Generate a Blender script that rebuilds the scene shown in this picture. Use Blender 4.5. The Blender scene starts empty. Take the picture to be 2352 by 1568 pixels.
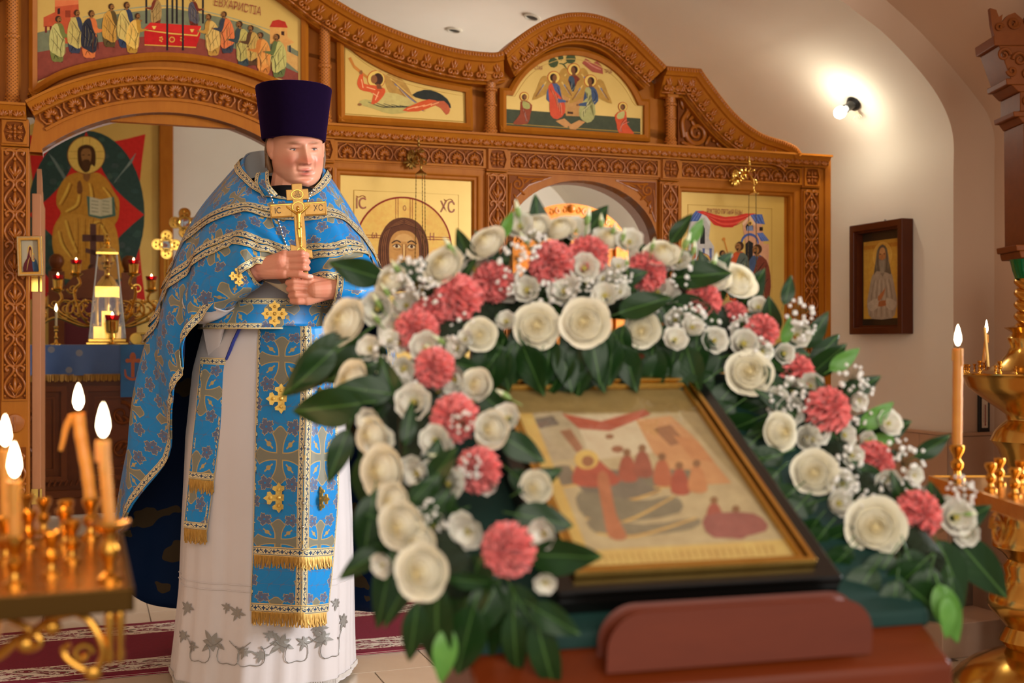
import bpy, bmesh, math, random
from mathutils import Vector, Matrix
PI = math.pi
rad = math.radians
rnd = random.Random(11)
sc = bpy.context.scene
COL = sc.collection

# ------------------------------------------------------------------ camera, light, exposure
F, HZ, CAMH = 2700.0, 789.0, 1.09          # focal length in pixels of a 2352 px wide frame, horizon row, eye height
cd = bpy.data.cameras.new('camera')
cd.sensor_width = 36.0
cd.lens = 36.0 * F / 2352.0
cd.shift_y = 5.0 / 2352.0
cd.clip_start = 0.05
cd.dof.use_dof = True
cd.dof.focus_distance = 3.6
cd.dof.aperture_fstop = 3.6
cam = bpy.data.objects.new('camera', cd)
COL.objects.link(cam)
cam.location = (0, 0, CAMH)
cam.rotation_euler = (rad(90), 0, 0)
sc.camera = cam

THETA = math.atan(F / 7451.0)               # the church axis is turned by this against the camera
CT, ST = math.cos(THETA), math.sin(THETA)
ID = 5.5                                     # distance of the icon screen on the ray of column 930
IO = Vector(((930 - 1176) / F * ID, ID, 0.0))
CHURCH = Matrix.Translation(IO) @ Matrix.Rotation(THETA, 4, 'Z')
NAVE = -0.27                                 # nave floor below the raised solea

w = bpy.data.worlds.new('world'); sc.world = w
w.use_nodes = True
w.node_tree.nodes['Background'].inputs[0].default_value = (1.0, 0.94, 0.86, 1)
w.node_tree.nodes['Background'].inputs[1].default_value = 0.42

def area(name, loc, target, sx, sy, power, col, spread=180):
    d = bpy.data.lights.new(name, 'AREA')
    d.shape = 'RECTANGLE'; d.size = sx; d.size_y = sy; d.energy = power; d.color = col
    d.spread = rad(spread)
    o = bpy.data.objects.new(name, d); COL.objects.link(o)
    o.location = loc
    o.rotation_euler = (Vector(target) - Vector(loc)).to_track_quat('-Z', 'Y').to_euler()
    return o
def church(x, y, z):
    return CHURCH @ Vector((x, y, z))
# daylight: a tall window in the south wall of the nave (right), then two added fill lights: one behind the photographer,
# one inside the sanctuary to brighten it; neither has a window
area('nave_window_light', church(2.62, -3.7, 1.75), church(-0.5, -1.7, 1.15), 1.3, 1.9, 135, (0.93, 0.96, 1.0), 110)
area('rear_fill_light', church(-0.8, -8.2, 2.7), church(0.0, 0.0, 1.3), 5.2, 3.4, 165, (1.0, 0.93, 0.82))
area('sanctuary_fill_light', church(2.3, 1.2, 1.9), church(0.1, 3.6, 1.5), 1.0, 1.5, 80, (1.0, 0.97, 0.92))
sc.view_settings.view_transform = 'Standard'
sc.view_settings.look = 'None'
sc.view_settings.gamma = 1.0
sc.view_settings.use_curve_mapping = False
sc.view_settings.exposure = 0.06
sc.cycles.max_bounces = 6
sc.cycles.diffuse_bounces = 3
sc.cycles.glossy_bounces = 3
sc.cycles.transmission_bounces = 6
sc.cycles.transparent_max_bounces = 6
sc.cycles.use_adaptive_sampling = True
sc.cycles.adaptive_threshold = 0.1
sc.cycles.caustics_reflective = False
sc.cycles.caustics_refractive = False

# ------------------------------------------------------------------ helpers
def W(px, py, d):
    """point on the ray of photo pixel (px, py) at depth d"""
    return Vector(((px - 1176) / F * d, d, CAMH - (py - HZ) / F * d))
def ICO(px, py, yl=0.0):
    """photo pixel -> (x, z) on the plane y = yl of the church frame"""
    t = (px - 1176) / F
    ox, oy = IO.x - yl * ST, IO.y + yl * CT
    s = (t * oy - ox) / (CT - t * ST)
    return s, CAMH - (py - HZ) / F * (oy + s * ST)
def lin(c):
    c = c / 255.0
    return c / 12.92 if c <= 0.04045 else ((c + 0.055) / 1.055) ** 2.4
def rgb(r, g, b, a=1.0):
    return (lin(r), lin(g), lin(b), a)

class X:
    """a socket with arithmetic, for procedural materials"""
    nt = None
    def __init__(self, s): self.s = s
    @staticmethod
    def m(op, *a):
        n = X.nt.nodes.new('ShaderNodeMath'); n.operation = op
        for i, q in enumerate(a):
            if isinstance(q, X): X.nt.links.new(q.s, n.inputs[i])
            else: n.inputs[i].default_value = q
        return X(n.outputs[0])
    def __add__(s, o): return X.m('ADD', s, o)
    def __radd__(s, o): return X.m('ADD', o, s)
    def __sub__(s, o): return X.m('SUBTRACT', s, o)
    def __rsub__(s, o): return X.m('SUBTRACT', o, s)
    def __mul__(s, o): return X.m('MULTIPLY', s, o)
    def __rmul__(s, o): return X.m('MULTIPLY', o, s)
    def __truediv__(s, o): return X.m('DIVIDE', s, o)
    def __lt__(s, o): return X.m('LESS_THAN', s, o)
    def __gt__(s, o): return X.m('GREATER_THAN', s, o)
def xabs(a): return X.m('ABSOLUTE', a)
def xmin(a, b): return X.m('MINIMUM', a, b)
def xmax(a, b): return X.m('MAXIMUM', a, b)
def xsin(a): return X.m('SINE', a)
def xfrac(a): return X.m('FRACT', a)
def xmix(fac, a, b):
    n = X.nt.nodes.new('ShaderNodeMix'); n.data_type = 'RGBA'
    for i, q in ((0, fac), (6, a), (7, b)):
        if isinstance(q, X): X.nt.links.new(q.s, n.inputs[i])
        else: n.inputs[i].default_value = q
    return X(n.outputs[2])
def coords(kind, scale=(1, 1, 1)):
    n = X.nt.nodes.new('ShaderNodeTexCoord')
    mp = X.nt.nodes.new('ShaderNodeMapping'); mp.inputs['Scale'].default_value = scale
    X.nt.links.new(n.outputs[kind], mp.inputs[0])
    return X(mp.outputs[0])
def xyz(v):
    n = X.nt.nodes.new('ShaderNodeSeparateXYZ'); X.nt.links.new(v.s, n.inputs[0])
    return X(n.outputs[0]), X(n.outputs[1]), X(n.outputs[2])
def xnoise(v, scale, detail=3, rough=.5, dist=0):
    n = X.nt.nodes.new('ShaderNodeTexNoise')
    n.inputs['Scale'].default_value = scale; n.inputs['Detail'].default_value = detail
    n.inputs['Roughness'].default_value = rough; n.inputs['Distortion'].default_value = dist
    if v is not None: X.nt.links.new(v.s, n.inputs['Vector'])
    return X(n.outputs[0])
def xvor(v, scale):
    n = X.nt.nodes.new('ShaderNodeTexVoronoi'); n.inputs['Scale'].default_value = scale
    if v is not None: X.nt.links.new(v.s, n.inputs['Vector'])
    return X(n.outputs[0])
MATS = {}
def mat(name, col, rough=.5, metal=0.0, fn=None, bump=None, **kw):
    """principled material; fn() returns a colour socket, bump() returns (height, strength, distance)"""
    if name in MATS: return MATS[name]
    m = bpy.data.materials.new(name); m.use_nodes = True
    X.nt = m.node_tree
    b = m.node_tree.nodes['Principled BSDF']
    b.inputs['Base Color'].default_value = col
    b.inputs['Roughness'].default_value = rough
    b.inputs['Metallic'].default_value = metal
    for k, v in kw.items():
        b.inputs[k.replace('_', ' ')].default_value = v
    if fn:
        r = fn()
        X.nt.links.new(r.s, b.inputs['Base Color'])
    if bump:
        h, st, di = bump()
        n = X.nt.nodes.new('ShaderNodeBump'); n.inputs['Strength'].default_value = st; n.inputs['Distance'].default_value = di
        X.nt.links.new(h.s, n.inputs['Height']); X.nt.links.new(n.outputs[0], b.inputs['Normal'])
    MATS[name] = m
    return m
def emis(name, col, strength):
    m = mat(name, (0, 0, 0, 1), .6)
    b = m.node_tree.nodes['Principled BSDF']
    b.inputs['Emission Color'].default_value = col; b.inputs['Emission Strength'].default_value = strength
    return m

def catmull(P, n, closed=False):
    """n samples per span"""
    P = [Vector(p) for p in P]; N = len(P); out = []
    g = (lambda i: P[i % N]) if closed else (lambda i: P[max(0, min(N - 1, i))])
    for i in range(N if closed else N - 1):
        a, b, c, d = g(i - 1), g(i), g(i + 1), g(i + 2)
        for k in range(n):
            t = k / n
            out.append(.5 * ((2 * b) + (c - a) * t + (2 * a - 5 * b + 4 * c - d) * t * t + (3 * b - a - 3 * c + d) * t ** 3))
    if not closed: out.append(P[-1].copy())
    return out
def resample(P, n):
    P = [Vector(p) for p in P]; L = [0]
    for a, b in zip(P, P[1:]): L.append(L[-1] + (b - a).length)
    out = []; j = 0
    for i in range(n):
        t = L[-1] * i / (n - 1)
        while j < len(P) - 2 and L[j + 1] < t: j += 1
        k = (t - L[j]) / max(1e-9, L[j + 1] - L[j])
        out.append(P[j].lerp(P[j + 1], min(1, k)))
    return out
def plen(P): return sum((b - a).length for a, b in zip(P, P[1:]))

class MB:
    def __init__(s): s.v = []; s.f = []; s.m = []; s.uv = {}; s.c = []
    def add(s, V, Fa, mi=0):
        o = len(s.v); s.v += [tuple(p) for p in V]
        for f in Fa: s.f.append([i + o for i in f]); s.m.append(mi)
        return o
    def box(s, x0, x1, y0, y1, z0, z1, mi=0):
        V = [(x, y, z) for x in (x0, x1) for y in (y0, y1) for z in (z0, z1)]
        s.add(V, [(0, 1, 3, 2), (4, 6, 7, 5), (0, 4, 5, 1), (2, 3, 7, 6), (0, 2, 6, 4), (1, 5, 7, 3)], mi); return s
    def hexa(s, V, mi=0):
        s.add(V, [(0, 1, 3, 2), (4, 6, 7, 5), (0, 4, 5, 1), (2, 3, 7, 6), (0, 2, 6, 4), (1, 5, 7, 3)], mi); return s
    def prism(s, P, y0, y1, mi=0, ax='y'):
        n = len(P)
        mk = {'y': lambda a, b, d: (a, d, b), 'z': lambda a, b, d: (a, b, d), 'x': lambda a, b, d: (d, a, b)}[ax]
        V = [mk(p[0], p[1], y0) for p in P] + [mk(p[0], p[1], y1) for p in P]
        s.add(V, [list(range(n)), list(range(2 * n - 1, n - 1, -1))] + [(i, (i + 1) % n + 0, (i + 1) % n + n, i + n) for i in range(n)], mi); return s
    def ring(s, P, Q, y0, y1, mi=0):
        """frame between outline P and inner outline Q (same count) in the xz plane"""
        n = len(P)
        V = [(p[0], y, p[1]) for y in (y0, y1) for R_ in (P, Q) for p in R_]
        Fa = []
        for i in range(n):
            j = (i + 1) % n
            Fa += [(i, j, n + j, n + i), (2 * n + i, 3 * n + i, 3 * n + j, 2 * n + j), (i, 2 * n + i, 2 * n + j, j), (n + i, n + j, 3 * n + j, 3 * n + i)]
        s.add(V, Fa, mi); return s
    def lathe(s, prof, n=24, c=(0, 0, 0), mi=0, axis='z', twist=0, lobes=None):
        V = []; Fa = []; m = len(prof)
        for k, (r, z) in enumerate(prof):
            for i in range(n):
                a = 2 * PI * i / n
                rr = r * (lobes(a, k / max(1, m - 1)) if lobes else 1)
                x, y = rr * math.cos(a), rr * math.sin(a)
                V.append({'z': (x, y, z), 'y': (x, z, y), 'x': (z, x, y)}[axis])
        V = [(p[0] + c[0], p[1] + c[1], p[2] + c[2]) for p in V]
        for k in range(m - 1):
            for i in range(n):
                j = (i + 1) % n
                Fa.append((k * n + i, k * n + j, (k + 1) * n + j, (k + 1) * n + i))
        if prof[0][0] > 1e-5: Fa.append(list(range(n - 1, -1, -1)))
        if prof[-1][0] > 1e-5: Fa.append([(m - 1) * n + i for i in range(n)])
        s.add(V, Fa, mi); return s
    def tube(s, P, r, n=8, mi=0, closed=False, cap=True):
        P = [Vector(p) for p in P]; m = len(P)
        rr = r if callable(r) else (lambda t: r)
        V = []; Fa = []; up = None
        for i, p in enumerate(P):
            t = (P[(i + 1) % m] - P[i - 1]) if closed else (P[min(m - 1, i + 1)] - P[max(0, i - 1)])
            t.normalize()
            if up is None: up = Vector((0, 0, 1)) if abs(t.z) < .9 else Vector((1, 0, 0))
            a = t.cross(up)
            if a.length < 1e-6: a = t.cross(Vector((1, 0.3, 0)))
            a.normalize(); b = a.cross(t).normalized(); up = b
            R_ = rr(i / max(1, m - 1))
            for k in range(n):
                q = 2 * PI * k / n
                V.append(p + a * (R_ * math.cos(q)) + b * (R_ * math.sin(q)))
        for i in range(m if closed else m - 1):
            for k in range(n):
                l = (k + 1) % n; j = (i + 1) % m
                Fa.append((i * n + k, i * n + l, j * n + l, j * n + k))
        if cap and not closed:
            Fa.append(list(range(n - 1, -1, -1))); Fa.append([(m - 1) * n + k for k in range(n)])
        s.add(V, Fa, mi); return s
    def ball(s, c, r, nu=12, nv=8, mi=0, M=None):
        r = r if isinstance(r, (tuple, list)) else (r, r, r)
        V = [(0, 0, -r[2])]; Fa = []
        for j in range(1, nv):
            p = -PI / 2 + PI * j / nv
            for i in range(nu):
                a = 2 * PI * i / nu
                V.append((r[0] * math.cos(p) * math.cos(a), r[1] * math.cos(p) * math.sin(a), r[2] * math.sin(p)))
        V.append((0, 0, r[2])); T = len(V) - 1
        for i in range(nu):
            k = (i + 1) % nu
            Fa.append((0, 1 + k, 1 + i)); Fa.append((T, 1 + (nv - 2) * nu + i, 1 + (nv - 2) * nu + k))
            for j in range(nv - 2):
                Fa.append((1 + j * nu + i, 1 + j * nu + k, 1 + (j + 1) * nu + k, 1 + (j + 1) * nu + i))
        if M: V = [M @ Vector(p) for p in V]
        s.add([(p[0] + c[0], p[1] + c[1], p[2] + c[2]) for p in V], Fa, mi); return s
    def capsule(s, a, b, ra, rb, nu=14, nv=5):
        a, b = Vector(a), Vector(b); d = b - a; L = d.length
        q = d.to_track_quat('Z', 'Y') if L > 1e-6 else Matrix.Identity(3).to_quaternion()
        prof = [(ra * math.cos(t), ra * math.sin(t)) for t in [-PI / 2 + PI / 2 * k / nv for k in range(nv + 1)]]
        prof += [(rb * math.cos(t), L + rb * math.sin(t)) for t in [PI / 2 * k / nv for k in range(nv + 1)]]
        V = []; m = len(prof); Fa = []
        for r_, z in prof:
            for i in range(nu):
                w_ = 2 * PI * i / nu
                V.append(a + q @ Vector((max(r_, 1e-5) * math.cos(w_), max(r_, 1e-5) * math.sin(w_), z)))
        for k in range(m - 1):
            for i in range(nu):
                j = (i + 1) % nu
                Fa.append((k * nu + i, k * nu + j, (k + 1) * nu + j, (k + 1) * nu + i))
        Fa.append(list(range(nu - 1, -1, -1))); Fa.append([(m - 1) * nu + i for i in range(nu)])
        s.add(V, Fa); return s
    def sweep(s, path, prof, mi=0, closed_prof=True):
        """sweep profile [(o, y)] along an xz path; o grows to the left of the walking direction"""
        P = [Vector((p[0], p[1])) for p in path]; m = len(P); k = len(prof); V = []; Fa = []
        for i in range(m):
            d0 = (P[i] - P[i - 1]).normalized() if i else (P[1] - P[0]).normalized()
            d1 = (P[i + 1] - P[i]).normalized() if i < m - 1 else d0
            t = (d0 + d1)
            t = t.normalized() if t.length > 1e-6 else d0
            nn = Vector((-t.y, t.x)); sc_ = 1 / max(.35, nn.dot(Vector((-d0.y, d0.x))))
            for o, y in prof:
                q = P[i] + nn * (o * sc_); V.append((q.x, y, q.y))
        for i in range(m - 1):
            for j in range(k if closed_prof else k - 1):
                l = (j + 1) % k
                Fa.append((i * k + j, i * k + l, (i + 1) * k + l, (i + 1) * k + j))
        if closed_prof:
            Fa.append(list(range(k - 1, -1, -1))); Fa.append([(m - 1) * k + j for j in range(k)])
        s.add(V, Fa, mi); return s
    def grid(s, fn, nu, nv, mi=0, closed=False, uvf=None):
        o = len(s.v)
        for j in range(nv + 1):
            for i in range(nu if closed else nu + 1):
                s.v.append(tuple(fn(i / nu, j / nv)))
        wd = nu if closed else nu + 1
        for j in range(nv):
            for i in range(nu):
                k = (i + 1) % wd if closed else i + 1
                f = [o + j * wd + i, o + j * wd + k, o + (j + 1) * wd + k, o + (j + 1) * wd + i]
                if uvf:
                    s.uv[len(s.f)] = [uvf(i / nu, j / nv), uvf((i + 1) / nu, j / nv), uvf((i + 1) / nu, (j + 1) / nv), uvf(i / nu, (j + 1) / nv)]
                s.f.append(f); s.m.append(mi)
        return s
    def xf(s, M):
        s.v = [tuple(M @ Vector(p)) for p in s.v]; return s
    def mesh(s, name, mats, smooth=True, sharp=None):
        me = bpy.data.meshes.new(name)
        me.from_pydata(s.v, [], s.f)
        for m_ in (mats if isinstance(mats, (list, tuple)) else [mats]): me.materials.append(m_)
        if any(s.m): me.polygons.foreach_set('material_index', s.m)
        if smooth: me.polygons.foreach_set('use_smooth', [True] * len(me.polygons))
        if s.uv:
            ul = me.uv_layers.new(name='UVMap')
            for pi, uvs in s.uv.items():
                p = me.polygons[pi]
                for li, q in zip(p.loop_indices, uvs): ul.data[li].uv = q
        if s.c:
            ca = me.color_attributes.new('Col', 'FLOAT_COLOR', 'POINT')
            ca.data.foreach_set('color', [x for c in s.c for x in c])
        me.validate(); me.update()
        if smooth and sharp: me.set_sharp_from_angle(angle=rad(sharp))
        return me
    def build(s, name, mats, parent=None, smooth=True, sharp=35, bevel=0, seg=2):
        o = bpy.data.objects.new(name, s.mesh(name, mats, smooth, sharp)); COL.objects.link(o)
        if parent: o.parent = parent
        if bevel:
            b = o.modifiers.new('bevel', 'BEVEL'); b.width = bevel; b.segments = seg; b.limit_method = 'ANGLE'; b.angle_limit = rad(40)
        return o
def tag(o, label=None, cat=None, group=None, kind=None):
    if label: o['label'] = label
    if cat: o['category'] = cat
    if group: o['group'] = group
    if kind: o['kind'] = kind
    return o
def empty(name, M, label=None, cat=None, group=None, kind=None):
    o = bpy.data.objects.new(name, None); COL.objects.link(o)
    o.empty_display_size = .05
    o.matrix_world = M if isinstance(M, Matrix) else Matrix.Translation(M)
    return tag(o, label, cat, group, kind)
def inst(name, me, parent, M):
    o = bpy.data.objects.new(name, me); COL.objects.link(o)
    o.parent = parent; o.matrix_local = M
    return o
def frameM(pos, x, y, z):
    M = Matrix((x, y, z)).transposed().to_4x4(); M.translation = pos
    return M

# ------------------------------------------------------------------ shared materials
def wood_fn(c1, c2, c3, sc_=(3, 3, 26), s2=9.0):
    def fn():
        v = coords('Object', (sc_[2], sc_[1], sc_[0]) if False else sc_)
        n = xnoise(v, 1.6, 4, .6, .8)
        n2 = xnoise(coords('Object'), s2, 3, .5)
        return xmix(n2 * .55, xmix(n, c1, c2), c3)
    return fn
def grain_bump(st=.12, sc_=(4, 4, 60)):
    def b():
        return xnoise(coords('Object', sc_), 4, 3, .6), st, .002
    return b
M_wood = mat('honey_wood', rgb(190, 118, 48), .42, fn=wood_fn(rgb(194, 120, 32), rgb(164, 90, 18), rgb(140, 72, 12), (26, 26, 3)), bump=grain_bump(.08, (60, 60, 6)), Specular_IOR_Level=.14)
M_woodh = mat('honey_wood_rails', rgb(190, 118, 48), .42, fn=wood_fn(rgb(198, 124, 36), rgb(170, 96, 20), rgb(146, 78, 14), (3, 26, 26)), bump=grain_bump(.08, (6, 60, 60)), Specular_IOR_Level=.14)
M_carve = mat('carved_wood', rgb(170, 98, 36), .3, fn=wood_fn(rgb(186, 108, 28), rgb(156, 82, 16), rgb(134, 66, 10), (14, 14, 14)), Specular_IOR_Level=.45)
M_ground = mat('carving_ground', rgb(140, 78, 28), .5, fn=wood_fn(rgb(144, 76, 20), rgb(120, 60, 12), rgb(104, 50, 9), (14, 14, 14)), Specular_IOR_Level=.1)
M_darkwood = mat('dark_wood', rgb(96, 44, 20), .3, fn=wood_fn(rgb(98, 46, 20), rgb(76, 32, 13), rgb(64, 26, 10), (20, 20, 4)), Specular_IOR_Level=.25)
M_redwood = mat('lectern_wood', rgb(150, 66, 26), .3, fn=wood_fn(rgb(126, 52, 18), rgb(100, 38, 11), rgb(86, 30, 8), (4, 20, 20)), Specular_IOR_Level=.3)
M_gold = mat('brass', rgb(205, 155, 70), .2, 1.0, fn=lambda: xmix(xnoise(coords('Object'), 22, 3), rgb(222, 182, 100), rgb(196, 148, 66)), bump=lambda: (xnoise(coords('Object'), 60, 2), .12, .002))
M_gold2 = mat('polished_gilt', rgb(226, 180, 84), .16, 1.0, fn=lambda: xmix(xnoise(coords('Object'), 18, 2), rgb(240, 196, 98), rgb(214, 160, 66)))
M_leafgold = mat('gold_leaf_ground', rgb(214, 178, 92), .36, .25, fn=lambda: xmix(xnoise(coords('Object'), 5, 5, .6), rgb(220, 182, 94), rgb(200, 158, 70)), bump=lambda: (xnoise(coords('Object'), 160, 2), .05, .001))
M_wall = mat('cream_plaster', rgb(226, 212, 190), .85, fn=lambda: xmix(xnoise(coords('Object'), 1.7, 5, .55), rgb(242, 234, 220), rgb(230, 219, 200)), bump=lambda: (xnoise(coords('Object'), 45, 3), .08, .004))
M_pink = mat('rose_plaster', rgb(208, 172, 142), .85, fn=lambda: xmix(xnoise(coords('Object'), 1.7, 5, .55), rgb(220, 190, 162), rgb(208, 174, 146)), bump=lambda: (xnoise(coords('Object'), 45, 3), .08, .004))
M_paint = None
def thin_glass(name, ior=1.45, rough=.02):
    m = bpy.data.materials.new(name); m.use_nodes = True; nt = m.node_tree
    for q_ in list(nt.nodes):
        if q_.type == 'BSDF_PRINCIPLED': nt.nodes.remove(q_)
    lw_ = nt.nodes.new('ShaderNodeLayerWeight'); X.nt = nt; fc_ = X.m('MULTIPLY_ADD', X.m('POWER', X(lw_.outputs['Facing']), 4.0), .85, .04)
    t_ = nt.nodes.new('ShaderNodeBsdfTransparent'); g_ = nt.nodes.new('ShaderNodeBsdfGlossy'); g_.inputs['Roughness'].default_value = rough
    x_ = nt.nodes.new('ShaderNodeMixShader'); lw_.inputs[0].default_value = .5; nt.links.new(fc_.s, x_.inputs[0]); nt.links.new(t_.outputs[0], x_.inputs[1]); nt.links.new(g_.outputs[0], x_.inputs[2])
    nt.links.new(x_.outputs[0], nt.nodes['Material Output'].inputs[0]); return m
def paint_mat():
    m = bpy.data.materials.new('tempera_paint'); m.use_nodes = True
    nt = m.node_tree; a = nt.nodes.new('ShaderNodeVertexColor'); a.layer_name = 'Col'
    X.nt = nt
    b = nt.nodes['Principled BSDF']; b.inputs['Roughness'].default_value = .5; b.inputs['Specular IOR Level'].default_value = .12
    n = xnoise(coords('Object'), 38, 4, .65)
    mx = nt.nodes.new('ShaderNodeMix'); mx.data_type = 'RGBA'; mx.blend_type = 'OVERLAY'
    mx.inputs[0].default_value = .35
    nt.links.new(a.outputs[0], mx.inputs[6]); nt.links.new(n.s, mx.inputs[7])
    nt.links.new(mx.outputs[2], b.inputs['Base Color'])
    return m
M_paint = paint_mat()

# ------------------------------------------------------------------ the church shell (church frame: x along the screen, y away, z up)
SH = empty('wall_right', CHURCH, kind='structure')
# intrados / extrados of the arch in front of the sanctuary bay
def bay(x0, z0, pts):
    """right hand springing + sampled half, mirrored about the axis x = 0.15"""
    right = [(x0, z0)] + pts
    ax = 0.05
    left = [(2 * ax - x, z) for x, z in right]
    P = catmull([Vector((a, b, 0)) for a, b in right + left[::-1]], 6)
    return [(p.x, p.y) for p in P]
intr = bay(2.485, 1.90, [(2.485, 2.06), (2.452, 2.172), (2.374, 2.288), (2.261, 2.398), (2.096, 2.527), (1.944, 2.612), (1.80, 2.686), (1.3, 2.90), (0.7, 3.04)])
extr = bay(2.729, 1.95, [(2.729, 2.09), (2.700, 2.175), (2.658, 2.235), (2.544, 2.345), (2.316, 2.54), (2.096, 2.69), (1.8, 2.86), (1.3, 3.06), (0.7, 3.2)])
YP, YB = -0.79, 3.8
def shell(name, prof, y0, y1, m, parent=None):
    b = MB()
    P = [Vector((p[0], p[1])) for p in prof]
    for i, p in enumerate(P):
        for y in (y0, y1): b.v.append((p.x, y, p.y))
    for i in range(len(P) - 1):
        b.f.append([2 * i, 2 * i + 1, 2 * i + 3, 2 * i + 2]); b.m.append(0)
    return b.build(name, m, parent, sharp=50)
right_wall = [(2.485, -.4), (2.485, 0.9), (2.485, 1.75)]
walls = shell('sanctuary_vault', right_wall + intr + [(-2.385, 1.75), (-2.385, -.4)], YP, YB, M_wall, SH)
nave_prof = [(2.729, -.4), (2.729, 0.9), (2.729, 1.8)] + extr + [(-2.629, 1.8), (-2.629, -.4)]
nw = shell('nave_vault', nave_prof, -5.2, YP, M_pink, SH)
# pier and arch face between the two vaults
b = MB()
ip = right_wall + intr + [(-2.385, 1.75), (-2.385, -.4)]
ep = [(2.729, -.4), (2.729, .9), (2.729, 1.8)] + extr + [(-2.629, 1.8), (-2.629, -.4)]
n = min(len(ip), len(ep))
for i in range(n):
    b.v += [(ip[i][0], YP, ip[i][1]), (ep[i][0], YP, ep[i][1])]
for i in range(n - 1): b.f.append([2 * i, 2 * i + 1, 2 * i + 3, 2 * i + 2]); b.m.append(0)
b.build('arch_face', M_pink, SH, smooth=False)
# east wall behind the altar
b = MB(); b.box(-2.7, 2.8, YB, YB + .1, -.1, 3.4)
east = b.build('wall_back', M_wall, None, smooth=False); east.matrix_world = CHURCH; tag(east, 'cream plaster wall behind the altar', kind='structure')
# tiled wainscot with its ledge: side wall, pier, nave wall - every tile its own piece
M_tile = mat('rose_tile', rgb(196, 158, 130), .28, fn=lambda: xmix(xnoise(coords('Object'), 6, 4), rgb(206, 170, 142), rgb(188, 150, 122)))
M_grout = mat('grout', rgb(176, 150, 130), .9)
WN = empty('wall_wainscot', CHURCH, kind='structure')
LZ = 0.66
b = MB()
b.box(2.46, 2.485, YP, 0.03, NAVE, LZ - .01); b.box(2.46, 2.729, YP - .025, YP, NAVE, LZ - .01); b.box(2.704, 2.729, -5.2, YP - .02, NAVE, LZ - .01)
b.build('wainscot_backing', M_grout, WN, smooth=False)
b = MB(); b.box(2.448, 2.485, YP - .03, 0.03, LZ - .01, LZ + .006); b.box(2.448, 2.729, YP - .037, YP, LZ - .01, LZ + .006); b.box(2.692, 2.729, -5.2, YP - .02, LZ - .01, LZ + .006)
b.build('ledge', M_tile, WN, smooth=False, bevel=.003)
def tile_mesh(w_, h_, t_=.008):
    q = MB(); q.box(0, w_, -t_, 0, 0, h_)
    me = q.mesh('tile', M_tile, False)
    return me
TW, TH_ = .33, .31
for row in range(3):
    z = NAVE + row * TH_
    h_ = min(TH_, LZ - .01 - z)
    if h_ < .03: continue
    me = tile_mesh(.20 - .004, h_ - .004); me2 = tile_mesh(TW - .004, h_ - .004)
    for k in range(4):   # side wall, faces -x
        inst('tile', me, WN, Matrix.Translation((2.46, YP + .002 + (k + 1) * .2, z + .002)) @ Matrix.Rotation(-PI / 2, 4, 'Z'))
    inst('tile', tile_mesh(.262, h_ - .004), WN, Matrix.Translation((2.462, YP - .025, z + .002)))
    for k in range(9):
        inst('tile', me2, WN, Matrix.Translation((2.704, YP - .03 - k * TW, z + .002)) @ Matrix.Rotation(-PI / 2, 4, 'Z'))

# ------------------------------------------------------------------ floors: solea, ambon, nave; tiles
M_floor = mat('beige_floor_tile', rgb(206, 186, 160), .22, fn=lambda: xmix(xnoise(coords('Object'), 3, 5, .6), rgb(216, 198, 172), rgb(196, 172, 144)))
M_floordk = mat('grey_floor_tile', rgb(112, 96, 80), .25, fn=lambda: xmix(xnoise(coords('Object'), 30, 4, .6), rgb(122, 106, 88), rgb(98, 84, 70)))
M_gran = mat('speckled_granite_tile', rgb(190, 140, 96), .2, fn=lambda: xmix(xnoise(coords('Object'), 90, 3, .7) > .52, rgb(200, 150, 104), rgb(150, 106, 76)))
FL = empty('floor', CHURCH, kind='structure')
b = MB()
b.box(-2.7, 2.75, -5.2, 3.8, NAVE - .1, NAVE - .004)
b.build('nave_slab', M_grout, FL, smooth=False)
SOL_Y, AMB_Y, AMB_X = -0.95, -2.9, 0.62     # solea edge, ambon edge, ambon right side
b = MB(); b.box(-2.38, 2.46, SOL_Y, 3.8, NAVE, -.004); b.box(-2.62, AMB_X, AMB_Y, SOL_Y, NAVE, -.004)
b.build('solea_slab', M_floordk, FL, smooth=False)
b = MB(); b.box(-2.38, 2.48, .12, 3.8, -.004, .15); b.build('sanctuary_floor', M_floor, FL, smooth=False)
ft = {}
def ftile(w_, h_, m, th=.004):
    k = (round(w_, 3), round(h_, 3), m.name)
    if k not in ft:
        q = MB(); q.box(0, w_ - .005, 0, h_ - .005, -th, 0); ft[k] = q.mesh('tile', m, False)
    return ft[k]
# solea tiles (beige, .40 x .30)
y = SOL_Y
for j in range(5):
    for i in range(12):
        x = -2.36 + i * .40
        if x + .4 > 2.47: continue
        inst('tile', ftile(.40, .30, M_floor), FL, Matrix.Translation((x, SOL_Y + .003 + j * .30 - .0, 0)))
for j in range(7):
    yy = SOL_Y - (j + 1) * .28
    for i in range(8):
        x = -2.60 + (i - .5 * (j % 2)) * .42
        x0, x1 = max(x, -2.62), min(x + .42, AMB_X)
        if x1 - x0 < .03 or yy < AMB_Y - .01: continue
        inst('tile', ftile(x1 - x0, .28, M_floor), FL, Matrix.Translation((x0, yy, 0)))
# nave tiles to the right of the ambon: beige with grey band, then granite
for i in range(7):
    x = AMB_X + .004 + i * .30
    for j in range(9):
        yy = SOL_Y - (j + 1) * .30
        m = M_floordk if (j == 0 and i < 5) else (M_floor if j == 1 else M_gran)
        if j == 0 and i >= 5: m = M_floor
        inst('tile', ftile(min(.30, 2.70 - x), .30, m), FL, Matrix.Translation((x, yy, NAVE)))
# pink stone step at the foot of the pier
b = MB(); b.box(2.06, 2.46, -1.22, SOL_Y, NAVE, NAVE + .15)
o = b.build('step_block', M_tile, FL, smooth=False, bevel=.004)

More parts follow.
